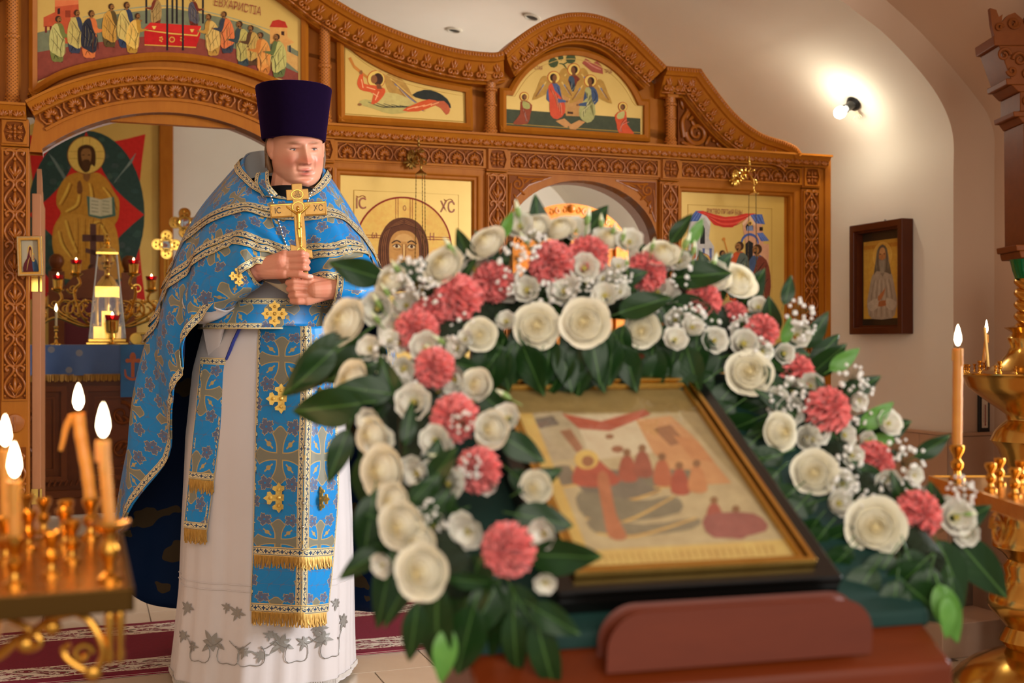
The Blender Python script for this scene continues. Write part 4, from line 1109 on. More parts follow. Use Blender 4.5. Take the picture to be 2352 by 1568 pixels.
hanging_lamp(967, 400, 943, 363, M_antique, 'antique brass hanging lamp with chains before the large face icon', .50)
hanging_lamp(1731, 445, 1688, 405, M_bright, 'bright brass hanging lamp with chains before the birth scene icon', .50)

# ------------------------------------------------------------------ framed saint on the side wall
M_glass = thin_glass('clear_glass')
M_mat = mat('dark_passepartout', rgb(58, 44, 28), .5)
FS = Matrix.Translation((2.485, -.062 - .0, 0)) @ Matrix.Rotation(-PI / 2, 4, 'Z')   # local x runs towards the nave, -y into the bay
def side_px(px, py, off):
    """pixel -> (u, z) on the plane parallel to the side wall, off in front of it; u grows towards the nave"""
    o = CHURCH.inverted() @ Vector((0, 0, CAMH)); d = (CHURCH.inverted() @ W(px, py, 1.0)) - o
    t = (2.485 - off - o.x) / d.x; q = o + d * t
    return -q.y, q.z
u0, z1 = side_px(1951, 519, .07); u1, _ = side_px(2072, 506, .07); _, z0 = side_px(2000, 768, .07)
zt = z1; zb = side_px(1951, 768, .07)[1]
fu = (u0 + u1) / 2; fw = (u1 - u0); fh = zt - zb
FM = CHURCH @ Matrix.Translation((2.483, -fu, zb)) @ Matrix.Rotation(-PI / 2, 4, 'Z')   # x towards the nave, y into the wall
fr = empty('framed_picture', FM, 'dark wooden box frame with a grey haired bearded saint on the side wall', 'picture frame')
hw = fw / 2; fb = .036
MB().ring([(-hw, 0), (hw, 0), (hw, fh), (-hw, fh)], [(-hw + fb, fb), (hw - fb, fb), (hw - fb, fh - fb), (-hw + fb, fh - fb)], -.07, 0).build('frame', M_darkwood, fr, smooth=False, bevel=.004)
MB().ring([(-hw + fb - .003, fb - .003), (hw - fb + .003, fb - .003), (hw - fb + .003, fh - fb + .003), (-hw + fb - .003, fh - fb + .003)], [(-hw + fb + .01, fb + .01), (hw - fb - .01, fb + .01), (hw - fb - .01, fh - fb - .01), (-hw + fb + .01, fh - fb - .01)], -.055, -.012).build('inner_moulding', M_darkwood, fr, smooth=False)
MB().box(-hw + fb, hw - fb, -.018, -.004, fb, fh - fb).build('mount', M_mat, fr, smooth=False)
iw, ih, ib = hw - fb - .03, fh - fb - .055, fb + .045
MB().box(-iw, iw, -.026, -.016, ib, ih).build('icon_board', M_leafgold, fr, smooth=False)
sx = iw / .5; sy = (ih - ib)
p = Paint(-.0262, lambda a, c: (a * sx, ib + c * sy))
D = lambda cx, cy, rx, ry, col, n=26: p.poly([(cx + rx * math.cos(2 * PI * i / n), cy + ry * math.sin(2 * PI * i / n)) for i in range(n)], col)
p.poly([(-.5, 0), (.5, 0), (.5, 1), (-.5, 1)], (206, 160, 66)); p.poly([(-.5, .90), (.5, .90), (.5, .95), (-.5, .95)], (196, 140, 54))
D(0.02, .80, .26, .175, (226, 184, 90)); D(.02, .80, .245, .165, (216, 172, 78))
p.poly([(-.27, 0), (-.38, .12), (-.40, .22), (-.34, .38), (-.26, .55), (-.12, .62), (.14, .62), (.28, .55), (.36, .36), (.42, .2), (.38, .1), (.28, 0)], (168, 152, 132), 2)
p.poly([(-.14, .95 - .34), (-.22, .55), (-.16, .75), (-.12, .88), (.02, .945), (.15, .88), (.19, .74), (.26, .56), (.14, .58)], (104, 94, 78), 2)
D(.02, .80, .095, .10, (176, 120, 72)); D(.02, .86, .075, .045, (196, 148, 96))
p.poly([(-.08, .76), (.02, .74), (.12, .76), (.10, .62), (.03, .53), (-.05, .62)], (134, 122, 104), 2)
for k in range(9): p.line([(-.30 + .075 * k, .02), (-.28 + .07 * k, .28), (-.2 + .05 * k, .5)], .014, (196, 184, 166) if k % 2 else (118, 104, 88))
for k in range(5): p.line([(-.05 + .03 * k, .74), (-.02 + .02 * k, .58)], .010, (172, 162, 142))
for s in (-1, 1): p.line([(.02 + s * .035, .825), (.02 + s * .07, .82)], .012, (50, 32, 20), 0); p.line([(.02 + s * .15, .62), (.02 + s * .17, .75), (.02 + s * .12, .88)], .014, (140, 130, 112))
p.line([(.02, .82), (.015, .775)], .012, (140, 90, 52), 0)
p.poly([(-.10, .28), (.06, .36), (.10, .40), (.07, .31), (-.06, .22)], (176, 112, 70), 2); p.poly([(-.12, .16), (.10, .16), (.16, .20), (.12, .23), (-.06, .22)], (166, 104, 64), 2)
p.poly([(-.38, .2), (-.12, .26), (-.10, .14), (-.3, .1)], (186, 172, 152), 2); p.poly([(.40, .2), (.14, .26), (.14, .14), (.3, .1)], (186, 172, 152), 2)
p.done('painting', fr, off=False)
MB().tube([(0, -.004, fh - .002), (0, -.004, fh + .016)], .005, 8).build('hanging_hook', mat('steel', rgb(140, 140, 140), .35, 1.0), fr)
# thermometer on the pier
px_, pz_ = ICO(2270, 983, YP - .04)
th = cthing('thermometer', (px_, YP - .012, LZ + .006), 'small black framed wall thermometer standing on the tiled ledge', 'thermometer')
hh = ICO(2270, 905, YP - .02)[1] - LZ
b = MB(); b.box(px_ - .032, px_ + .032, YP - .016, YP - .002, LZ + .006, LZ + hh); cb(b, 'case', M_blk, th, smooth=False, bevel=.003)
b = MB(); b.box(px_ - .017, px_ + .017, YP - .0185, YP - .016, LZ + .026, LZ + hh - .02); cb(b, 'scale', mat('ivory_card', rgb(232, 214, 190), .6), th, smooth=False)
b = MB(); b.box(px_ - .002, px_ + .002, YP - .021, YP - .0183, LZ + .04, LZ + hh - .05); b.ball((px_, YP - .020, LZ + .040), (.0045, .002, .0045), 10, 6); cb(b, 'tube', mat('red_spirit', rgb(150, 40, 30), .3), th)
b = MB()
for k in range(12):
    zz = LZ + .055 + k * (hh - .10) / 12
    for s in (-1, 1): b.box(px_ + s * .009 - .0035, px_ + s * .009 + .0035, YP - .0192, YP - .0184, zz, zz + .0012)
cb(b, 'scale_marks', M_blk, th, smooth=False)

# ------------------------------------------------------------------ inside the sanctuary
def pxz(px, py, yl): return ICO(px, py, yl)
# --- great altar icon
yl = 3.70
AI = cthing('altar_icon', (ICO(205, 700, yl)[0], yl, .95), 'tall icon of a seated figure with open book on a red star behind the altar', 'icon')
x0, x1 = ICO(48, 400, yl)[0], ICO(365, 400, yl)[0]; zt = ICO(365, 273, yl)[1]
b = MB(); b.box(x0, x1, yl, yl + .05, .95, zt); cb(b, 'panel', M_leafgold, AI, smooth=False)
b = MB(); fw = .10; b.ring([(x0 - fw, .95 - fw), (x1 + fw, .95 - fw), (x1 + fw, zt + .10), (x0 - fw, zt + .10)], [(x0, .95), (x1, .95), (x1, zt), (x0, zt)], yl - .05, yl + .06); cb(b, 'frame', M_wood, AI, smooth=False, bevel=.008)
p = Paint(yl)
RD, GN, OC, OL = (206, 44, 36), (52, 72, 64), (196, 136, 46), (226, 178, 72)
def cstar(pts, sag):
    out = []
    c = (sum(q[0] for q in pts) / 4, sum(q[1] for q in pts) / 4)
    for i in range(4):
        a, d = pts[i], pts[(i + 1) % 4]
        for k in range(8):
            t = k / 8; m = 4 * t * (1 - t) * sag
            q = (a[0] + (d[0] - a[0]) * t, a[1] + (d[1] - a[1]) * t)
            out.append((q[0] + (c[0] - q[0]) * m, q[1] + (c[1] - q[1]) * m))
    return out
p.poly(cstar([(334, 308), (62, 308), (62, 690), (334, 690)], .12), RD)
p.disc(198, 492, 134, 192, GN, 48)
for k in range(60):
    a = rnd.random() * 6.28; r_ = .55 + .42 * rnd.random(); x_, y_ = 198 + 128 * r_ * math.cos(a), 492 + 186 * r_ * math.sin(a)
    p.disc(x_, y_, 7 + 4 * rnd.random(), 5 + 3 * rnd.random(), (58 + rnd.randrange(14), 80 + rnd.randrange(12), 74), 10)
for k in range(5): p.line([(262 + 3 * k, 420 - 4 * k), (312 - 2 * k, 352 + 5 * k)], 1.3, (126, 136, 124), 0); p.line([(112 + 3 * k, 352 + 3 * k), (152 + 2 * k, 420)], 1.3, (110, 122, 112), 0)
p.poly(cstar([(198, 302), (331, 493), (198, 690), (66, 493)], .20), RD)
p.disc(198, 356, 43, 43, (230, 190, 92), 36); p.circ(198, 356, 43, 43, 2, (130, 70, 34))
for q in ((190, 316, 190, 336), (206, 316, 206, 336), (158, 348, 178, 348), (158, 364, 178, 364), (218, 348, 238, 348), (218, 364, 238, 364)): p.line([(q[0], q[1]), (q[2], q[3])], 1.3, (186, 140, 56), 0)
p.poly([(150, 408), (178, 396), (196, 402), (222, 396), (246, 412), (262, 440), (274, 462), (272, 500), (262, 522), (266, 560), (278, 600), (276, 640), (150, 640), (130, 600), (120, 560), (124, 520), (140, 490), (130, 470), (132, 440)], OC, 3)
p.poly([(128, 520), (145, 496), (185, 492), (200, 510), (172, 590), (150, 596), (126, 560)], (206, 146, 54), 3); p.poly([(200, 516), (215, 500), (250, 505), (268, 530), (272, 590), (240, 600), (205, 560)], (206, 146, 54), 3)
for q in ([(134, 530), (142, 560), (162, 590)], [(150, 505), (160, 540), (176, 580)], [(205, 520), (226, 510), (244, 540)], [(160, 420), (150, 445), (136, 470)], [(205, 420), (210, 450), (206, 480)], [(236, 430), (252, 450), (262, 480)], [(182, 440), (176, 470), (150, 486)], [(240, 560), (262, 600)]):
    p.line(q, 6, OL); p.line([(a_ + 6, c_ + 2) for a_, c_ in q], 3, (140, 88, 26))
for k in range(9): p.line([(170 + 9 * k, 500), (172 + 8 * k, 540), (168 + 10 * k, 600)], 2.2, (152, 98, 32) if k % 2 else (216, 162, 66))
p.poly([(190, 398), (208, 398), (206, 412), (200, 418), (192, 412)], (146, 96, 48))
p.poly([(178, 350), (182, 338), (198, 332), (214, 338), (220, 356), (218, 382), (210, 378), (205, 392), (196, 396), (188, 390), (180, 376)], (76, 48, 26), 3)
p.poly([(186, 352), (192, 342), (206, 342), (210, 356), (207, 374), (198, 384), (190, 374)], (150, 104, 56), 3); p.poly([(189, 370), (198, 366), (207, 370), (204, 388), (197, 392), (191, 386)], (84, 54, 30), 2)
for s in (-1, 1): p.line([(198 + s * 4, 356), (198 + s * 9, 356)], 2.4, (46, 28, 14), 0)
p.poly([(178, 420), (184, 414), (188, 424), (190, 440), (182, 446), (177, 440)], (130, 82, 42), 2)
p.poly([(199, 450), (231, 458), (262, 452), (266, 496), (232, 503), (203, 496)], (84, 112, 96)); p.poly([(206, 452), (231, 458), (231, 497), (206, 492)], (206, 196, 160)); p.poly([(231, 458), (257, 453), (258, 492), (231, 497)], (198, 188, 150))
for k in range(4):
    for s in (0, 1): p.line([(210 + 25 * s, 461 + 8 * k), (226 + 25 * s, 463 + 8 * k)], 2, (150, 142, 112), 0)
p.done('painting', AI)

# --- altar table: carved wooden body, brocade cover with fringe, embroidered cloth
SFZ = .15
ya = 1.5
axl, axr = -2.30, -.62; az1 = 1.083
AT = cthing('altar_table', ((axl + axr) / 2, ya, SFZ), 'carved dark wooden altar table in the sanctuary under a blue cover', 'altar')
M_altw = mat('altar_wood', rgb(120, 62, 26), .35, fn=wood_fn(rgb(134, 72, 30), rgb(108, 54, 20), rgb(92, 44, 16), (4, 20, 20)), Specular_IOR_Level=.2)
b = MB(); b.box(axl, axr, ya, ya + .9, SFZ + .012, az1 - .012); b.box(axl - .02, axr + .02, ya - .03, ya + .9, SFZ + .012, SFZ + .10); b.box(axl - .012, axr + .012, ya - .018, ya, SFZ + .10, SFZ + .145)
cb(b, 'body', M_altw, AT, smooth=False, bevel=.004)
b = MB(); b.box(axl - .05, axr + .05, ya - .06, ya + .95, SFZ, SFZ + .012); cb(b, 'plinth', mat('pale_marble', rgb(214, 200, 184), .3), AT, smooth=False)
for k in range(2):
    xa = axl + .06 + k * .82; xb = xa + .74
    b = MB(); b.ring([(xa, .34), (xb, .34), (xb, .86), (xa, .86)], [(xa + .03, .37), (xb - .03, .37), (xb - .03, .83), (xa + .03, .83)], ya - .02, ya + .002); b.ring([(xa + .06, .40), (xb - .06, .40), (xb - .06, .80), (xa + .06, .80)], [(xa + .07, .41), (xb - .07, .41), (xb - .07, .79), (xa + .07, .79)], ya - .012, ya + .002)
    cb(b, 'panel_frame', M_altw, AT, smooth=False)
    b = MB(); cx = (xa + xb) / 2
    for s in (-1, 1):
        for t_ in (-1, 1):
            b.tube(spiral((cx + s * .17, ya - .008, .60 + t_ * .10), .07, 1.3, PI / 2 * t_, s * t_, .2, 26), lambda t: .012 * (1 - .5 * t), 7)
            for q in range(3): lobe(b, (cx + s * (.06 + .05 * q), ya - .008, .60 + t_ * .05), s * (1.2 - .3 * q) if t_ > 0 else s * (1.9 + .3 * q), 0, .07, .012, .01)
    b.ball((cx, ya - .008, .60), (.04, .014, .05), 12, 8)
    cb(b, 'panel_carving', M_altw, AT)
b = MB()
for k in range(58): b.tube([(axl + .02 + k * .0285, ya - .02, SFZ + .17), (axl + .034 + k * .0285, ya - .02, SFZ + .20)], .007, 5)
rope = cb(b, 'rope_moulding', M_altw, AT); 
# cover
def altcloth():
    n = xnoise(coords('Object'), 7, 3, .5); v = xvor(coords('Object'), 11)
    c = xmix(n, rgb(52, 84, 138), rgb(74, 104, 152))
    return xmix((v < .2), c, rgb(128, 128, 136))
M_altc = mat('altar_brocade', rgb(60, 90, 140), .5, fn=altcloth, Sheen_Weight=.4)
b = MB(); b.box(axl - .03, axr + .03, ya - .035, ya + .93, az1 - .012, az1); b.grid(lambda u, v: (axl - .03 + u * (axr - axl + .06), ya - .035 - .012 * math.sin(u * 40) * v, az1 - v * .165), 80, 6)
AC_ = cb(b, 'altar_cover', M_altc, AT, smooth=True)
M_fringe = mat('gold_fringe', rgb(196, 146, 60), .5, .35, fn=lambda: xmix(xnoise(coords('Object', (140, 140, 6)), 2, 2), rgb(222, 176, 90), rgb(150, 102, 36)))
b = MB()
for k in range(210):
    x_ = axl - .03 + k * (axr - axl + .06) / 210
    b.tube([(x_, ya - .04 - .004 * math.sin(k * .8), az1 - .158), (x_ + .002 * math.sin(k * 2.3), ya - .042, az1 - .196 - .004 * math.sin(k * 1.7))], .0035, 4)
fr_ = cb(b, 'altar_fringe', M_fringe, AT); fr_['kind'] = 'stuff'
# hanging embroidered cloth
M_bluecl = mat('blue_altar_cloth', rgb(10, 88, 140), .55, fn=lambda: xmix(xnoise(coords('Object'), 12, 3), rgb(6, 78, 128), rgb(20, 104, 160)), Sheen_Weight=.3)
hx0, hz1 = ICO(277, 765, ya - .06); hx1 = ICO(360, 765, ya - .06)[0]; hz0 = ICO(280, 912, ya - .06)[1]
AZ_C = az1
hz1 = az1 + .002
HC = cthing('lectern_cloth', ((hx0 + hx1) / 2, ya - .06, hz0), 'blue cloth with embroidered orange anchor cross hanging over the altar front', 'cloth')
b = MB(); b.grid(lambda u, v: (hx0 + u * (hx1 - hx0), ya - .055 - .006 * math.sin(u * 6 + v * 2), hz1 - v * (hz1 - hz0)), 12, 10); b.grid(lambda u, v: (hx0 + u * (hx1 - hx0), ya - .055 + v * .07, AZ_C + .002), 4, 2); cb(b, 'cloth', M_bluecl, HC)
p = Paint(ya - .064); EM = (176, 96, 60)
for q in ([(305, 815), (305, 866)], [(293, 828), (318, 828)], [(298, 820), (312, 820)]): p.line(q, 8, EM, 0)
p.line([(287, 848), (290, 864), (305, 871), (320, 864), (323, 848)], 6, EM); p.disc(305, 815, 6, 6, EM, 12); p.disc(293, 828, 5, 5, EM, 10); p.disc(318, 828, 5, 5, EM, 10)
p.done('embroidery', HC)

# --- things on the altar
AZ = az1
def az(px, yl): return ICO(px, 780, yl)[0]
# tabernacle under a glass pyramid
yt = 1.86; tx = az(246, yt); zb = AZ
TB = cthing('tabernacle', (tx, yt, AZ), 'golden tabernacle tower under a tall glass pyramid on the altar', 'tabernacle')
sc1 = 2700 / 6.6
hb, ht = .098, .052; zp0, zp1 = AZ + .035, ICO(246, 585, yt)[1]
b = MB(); b.box(tx - .115, tx + .115, yt - .115, yt + .115, AZ, AZ + .016); b.box(tx - .104, tx + .104, yt - .104, yt + .104, AZ + .016, AZ + .036); cb(b, 'base', M_gold2, TB, smooth=False, bevel=.004)
b = MB()
C0 = [(-1, -1), (1, -1), (1, 1), (-1, 1)]
for k in range(4):
    a, c = C0[k], C0[(k + 1) % 4]
    q = [(tx + a[0] * hb, yt + a[1] * hb, zp0), (tx + c[0] * hb, yt + c[1] * hb, zp0), (tx + c[0] * ht, yt + c[1] * ht, zp1), (tx + a[0] * ht, yt + a[1] * ht, zp1)]
    g = MB().add(q, [(0, 1, 2, 3)]); b2 = MB(); b2.add(q, [(0, 1, 2, 3)]); cb(b2, 'glass_pane', M_glass, TB, smooth=False)
    b.tube([(tx + a[0] * hb, yt + a[1] * hb, zp0), (tx + a[0] * ht, yt + a[1] * ht, zp1)], .0042, 6)
cb(b, 'glass_edges', mat('glass_edge', rgb(226, 222, 214), .15, Transmission_Weight=.3), TB)
b = MB(); b.box(tx - .06, tx + .06, yt - .06, yt + .06, zp1, zp1 + .012); b.lathe([(.058, .012), (.046, .03), (.022, .045), (.018, .06), (.024, .066), (.012, .075), (.020, .088), (.012, .10), (.006, .105), (.012, .115), (0, .125)], 16, (tx, yt, zp1)); cb(b, 'cap', M_gold2, TB)
b = MB(); z = zp0
b.box(tx - .075, tx + .075, yt - .075, yt + .075, z, z + .07)
for a in C0: b.lathe([(.012, 0), (.009, .01), (.009, .15), (.013, .16), (.013, .17)], 10, (tx + a[0] * .055, yt + a[1] * .055, z + .07))
b.box(tx - .066, tx + .066, yt - .066, yt + .066, z + .24, z + .30); b.lathe([(.07, .30), (.05, .33), (.03, .36), (.016, .37), (.016, .40), (.026, .415), (.016, .44), (.006, .45), (.004, .48), (0, .49)], 12, (tx, yt, z)); b.box(tx - .03, tx + .03, yt - .03, yt + .03, z + .07, z + .16)
cb(b, 'tower', M_gold2, TB, bevel=0)
# red lamp
def altar_lamp(parent, x, y, z, s=1.0, m=M_gold2, only=False):
    b = MB(); b.lathe([(0, 0), (.020 * s, .001), (.024 * s, .012 * s), (.026 * s, .045 * s), (.029 * s, .052 * s), (.024 * s, .048 * s), (0, .04 * s)], 16, (x, y, z)); cb(b, 'lamp_cup', m, parent)
    b = MB(); b.lathe([(.022 * s, .046 * s), (.026 * s, .056 * s), (.031 * s, .074 * s), (.027 * s, .074 * s), (.022 * s, .058 * s), (.0, .05 * s)], 16, (x, y, z)); cb(b, 'ruby_glass', M_rubyglass, parent)
    b = MB(); b.lathe([(0, .058 * s), (.006 * s, .066 * s), (.007 * s, .072 * s), (.003 * s, .082 * s), (0, .088 * s)], 8, (x, y, z)); cb(b, 'flame', M_flame, parent)
M_flame = emis('candle_flame', (1.0, .72, .36, 1), 14)
yr = 1.57; rx = az(258, yr); rz = ICO(258, 752, yr)[1] - .03
RL = cthing('altar_lamp', (rx, yr, AZ), 'small red glass lamp on a gilt foot before the tabernacle', 'lamp')
b = MB(); b.lathe([(.030, 0), (.031, .006), (.014, .014), (.008, .03), (.016, .04), (.010, rz - AZ + .01), (0, rz - AZ + .012)], 16, (rx, yr, AZ)); cb(b, 'foot', M_gold2, RL)
altar_lamp(RL, rx, yr, rz, 1.35)
# gospel book lying with gilt cover
yg = 1.66; gx0 = az(292, yg) + .06
GB = cthing('gospel_book', (gx0 + .16, yg + .08, AZ), 'thick gilt covered book lying on the altar beside the tabernacle', 'book')
b = MB(); b.box(gx0, gx0 + .32, yg, yg + .22, AZ + .012, AZ + .058); cb(b, 'pages', mat('page_edges', rgb(214, 186, 140), .7), GB, smooth=False)
b = MB(); b.box(gx0 - .012, gx0 + .33, yg - .012, yg + .232, AZ, AZ + .012); b.box(gx0 - .012, gx0 + .33, yg - .012, yg + .232, AZ + .058, AZ + .070); b.lathe([(.0, -.012), (.035, -.012), (.035, .232), (0, .232)], 20, (gx0 - .012, yg, AZ + .035), axis='y'); cb(b, 'cover', M_gold2, GB, smooth=False, bevel=.003)
# small candlestick
yc = 1.62; cx = az(129, yc)
CS = cthing('altar_candlestick', (cx, yc, AZ), 'slim brass candlestick with one lit candle at the altar corner', 'candlestick')
b = MB(); b.lathe([(.03, 0), (.03, .006), (.010, .012), (.006, .03), (.011, .04), (.006, .05), (.006, .07), (.012, .078), (.008, .086), (.013, .098), (.013, .104), (0, .104)], 14, (cx, yc, AZ)); cb(b, 'stick', M_gold2, CS)
zc1 = ICO(129, 716, yc)[1]
b = MB(); b.lathe([(.0065, .10), (.0065, zc1 - AZ), (0, zc1 - AZ)], 10, (cx, yc, AZ)); cb(b, 'candle', mat('ivory_wax', rgb(214, 196, 150), .5), CS)
b = MB(); b.lathe([(0, 0), (.007, .012), (.0075, .02), (.004, .034), (0, .046)], 10, (cx, yc, zc1)); cb(b, 'flame', M_flame, CS)
# --- seven branched candelabrum behind
yk = 2.1; kx = az(246, yk)
KB = cthing('candelabrum', (kx, yk, AZ), 'gilt seven branched candelabrum with red glass cups behind the tabernacle', 'candelabrum')
b = MB(); b.lathe([(.10, 0), (.10, .01), (.03, .03), (.02, .06), (.028, .08), (.014, .1), (.014, .30), (.022, .32), (.012, .34), (.012, .55)], 16, (kx, yk, AZ)); cb(b, 'stem', M_gold2, KB)
cups = [(175, 625), (133, 660), (97, 700), (246, 600), (307, 625), (348, 662), (390, 700)]
for px, py in cups:
    x_, z_ = ICO(px, py, yk); d = x_ - kx
    if abs(d) > .02:
        s = 1 if d > 0 else -1
        b = MB(); zr = AZ + .14
        b.tube(catmull([(kx, yk, zr), (kx + d * .35, yk, zr - .03), (kx + d * .78, yk, zr + .02), (x_ + s * .012, yk, z_ - .12), (x_ - s * .022, yk, z_ - .065), (x_, yk, z_ - .012)], 8), .0085, 8)
        b.tube(spiral((kx + d * .62, yk, zr + .075), .062, 1.5, -PI / 2, s, .25, 34), lambda t: .0085 * (1 - .4 * t), 8)
        b.tube(spiral((x_ + s * .020, yk, z_ - .10), .030, 1.2, PI, -s, .3, 22), lambda t: .0065 * (1 - .4 * t), 7)
        for q in range(6): lobe(b, (kx + d * .62 + .05 * math.cos(q), yk, zr + .075 + .05 * math.sin(q)), q * 1.05, 0, .03, .007, .007)
        cb(b, 'branch', M_gold2, KB)
    b = MB(); b.lathe([(0, -.022), (.014, -.018), (.036, -.006), (.040, .002), (.016, .0), (0, .0)], 18, (x_, yk, z_ - .01)); cb(b, 'drip_pan', M_gold2, KB)
    altar_lamp(KB, x_, yk, z_ - .01, 1.12)
# --- throne with knobs and red back, dark cross finial
yth = 3.2
THR = cthing('throne', (ICO(213, 700, yth)[0], yth, SFZ), 'brown wooden throne with ball posts and maroon velvet back behind the altar', 'chair')
b = MB()
tl, tr = ICO(130, 600, yth)[0], ICO(296, 600, yth)[0]; zt_ = ICO(213, 625, yth)[1]
for x_ in (tl, tr):
    b = MB(); b.box(x_ - .05, x_ + .05, yth - .05, yth + .05, SFZ, zt_); b.lathe([(.03, 0), (.04, .012), (.03, .02), (.045, .05), (.05, .07), (.042, .10), (.02, .118), (0, .12)], 16, (x_, yth, zt_)); cb(b, 'post', M_altw, THR)
zr0 = zt_ - .02
b = MB(); b.prism([(tl + .05, zr0 - .16), (tr - .05, zr0 - .16), (tr - .05, zr0 - .08), ((tl + tr) / 2 + .1, zr0 + .02), ((tl + tr) / 2, zr0 + .05), ((tl + tr) / 2 - .1, zr0 + .02), (tl + .05, zr0 - .08)], yth - .03, yth + .03); cb(b, 'crest_rail', M_altw, THR, smooth=False)
b = MB(); b.box(tl + .05, tr - .05, yth - .02, yth + .02, SFZ + .45, zr0 - .16); cb(b, 'back_panel', mat('maroon_velvet', rgb(96, 12, 20), .8, Sheen_Weight=.5), THR, smooth=False)
b = MB(); b.box(tl, tr, yth - .5, yth, SFZ + .38, SFZ + .48); cb(b, 'seat', M_altw, THR, smooth=False)
for x_ in (tl, tr):
    b = MB(); b.box(x_ - .035, x_ + .035, yth - .5, yth - .43, SFZ, SFZ + .40); cb(b, 'leg', M_altw, THR, smooth=False)
M_dkcross = mat('dark_cross_wood', rgb(84, 40, 22), .5)
b = MB(); xc, zc = ICO(214, 562, yth); s_ = .0026
cx0 = (tl + tr) / 2; zc = zr0 + .05
b.box(xc - .02, xc + .02, yth - .015, yth + .015, zc - .02, zc + .30); b.box(xc - .07, xc + .07, yth - .015, yth + .015, zc + .18, zc + .225); b.hexa([(xc + sx_ * .05, yth + sy_ * .015, zc + .09 + (0, .03)[q] - sx_ * .015) for sx_ in (-1, 1) for sy_ in (-1, 1) for q in (0, 1)])
b.ball((xc, yth, zc - .0), (.035, .03, .03), 12, 8)
cb(b, 'cross_finial', M_dkcross, THR, smooth=False)
# --- ceremonial fans
def fan(px, py, yl, label, r_):
    x_, z_ = ICO(px, py, yl)
    t = cthing('ceremonial_fan', (x_, yl, SFZ), label, 'ceremonial fan', 'gilt fans behind the altar')
    b = MB()
    for k in range(4):
        a = k * PI / 2; b.lathe([(0, -.012), (r_ * .40, -.012), (r_ * .40, .0), (0, .0)], 22, (x_ + r_ * .62 * math.cos(a), yl, z_ + r_ * .62 * math.sin(a)), axis='y'); 
    b.lathe([(0, -.012), (r_ * .55, -.012), (r_ * .55, 0), (0, 0)], 24, (x_, yl, z_), axis='y'); cb(b, 'disc', M_gold2, t)
    b = MB()
    for k in range(4):
        a = k * PI / 2; c = (x_ + r_ * .62 * math.cos(a), yl - .014, z_ + r_ * .62 * math.sin(a))
        b.tube([(c[0] + r_ * .36 * math.cos(q * PI / 10), c[1], c[2] + r_ * .36 * math.sin(q * PI / 10)) for q in range(20)], r_ * .045, 5, closed=True)
        for q in range(3): b.ball((c[0] + r_ * .15 * math.cos(q * 2.1), c[1], c[2] + r_ * .15 * math.sin(q * 2.1)), (r_ * .08, .006, r_ * .08), 8, 6)
    b.tube([(x_ + r_ * .36 * math.cos(q * PI / 12), yl - .014, z_ + r_ * .36 * math.sin(q * PI / 12)) for q in range(24)], r_ * .05, 6, closed=True)
    cb(b, 'filigree', M_gold, t)
    b = MB(); b.lathe([(0, -.017), (r_ * .3, -.015), (r_ * .3, -.01)], 20, (x_, yl, z_), axis='y'); cb(b, 'medallion', mat('enamel_medallion', rgb(150, 160, 170), .3, fn=lambda: xmix(xnoise(coords('Object'), 40, 2) > .52, rgb(168, 178, 186), rgb(150, 84, 60))), t)
    b = MB(); b.tube([(x_, yl + .004, z_ - r_ * .9), (x_, yl + .004, SFZ)], .014, 10); cb(b, 'staff', M_gold2, t)
fan(382, 562, 2.52, 'gilt quatrefoil fan with blue medallion before the altar icon frame', .092)
fan(424, 512, 2.75, 'gilt quatrefoil fan half hidden by the priest shoulder', .10)

# --- royal door leaf standing open, and the little gilt icon at the jamb
DL = cthing('royal_door', (-1.60, .4, .02), 'plain edge of an open wooden royal door leaf beside the left pillar', 'door')
M_doorw = mat('door_wood', rgb(186, 126, 84), .4, fn=wood_fn(rgb(196, 136, 92), rgb(176, 116, 74), rgb(164, 104, 64), (20, 20, 3)), Specular_IOR_Level=.2)
zt_ = ICO(85, 458, .3)[1]
b = MB(); b.box(-1.62, -1.585, .08, .66, .02, zt_); leaf_ = cb(b, 'leaf', M_doorw, DL, smooth=False, bevel=.002)
b = MB(); b.prism([(.40, zt_), (.64, zt_), (.64, zt_ + .04), (.60, zt_ + .07), (.56, zt_ + .05), (.53, zt_ + .10), (.49, zt_ + .12), (.44, zt_ + .13), (.40, zt_ + .15)], -1.612, -1.592, ax='x'); cb(b, 'carved_top', M_doorw, DL, smooth=False)
for zz in (ICO(72, 650, .06)[1], ICO(72, 1140, .06)[1]):
    b = MB(); b.box(-1.622, -1.596, .074, .082, zz - .035, zz + .03); b.lathe([(0, -.006), (.006, -.006), (.006, .0)], 10, (-1.609, .074, zz), axis='y'); b.box(-1.588, -1.580, .07, .10, zz - .035, zz + .03); cb(b, 'hinge_plate', M_bright, DL, smooth=False)
dd = 4.83
c_ = W(71, 634, dd); zz_ = W(71, 542, dd).z; 
SM = Matrix.Translation(c_) @ Matrix.Rotation(rad(12), 4, 'Z') @ Matrix.Rotation(rad(-2), 4, 'Y')
SI = empty('small_icon', SM, 'small gilt beaded frame with a veiled mother and child at the left pillar', 'picture frame')
hw, hh = .049, zz_ - c_.z
MB().ring([(-hw, 0), (hw, 0), (hw, hh), (-hw, hh)], [(-hw + .017, .018), (hw - .017, .018), (hw - .017, hh - .018), (-hw + .017, hh - .018)], -.012, .028).build('frame', M_gold, SI, smooth=False, bevel=.003)
b = MB()
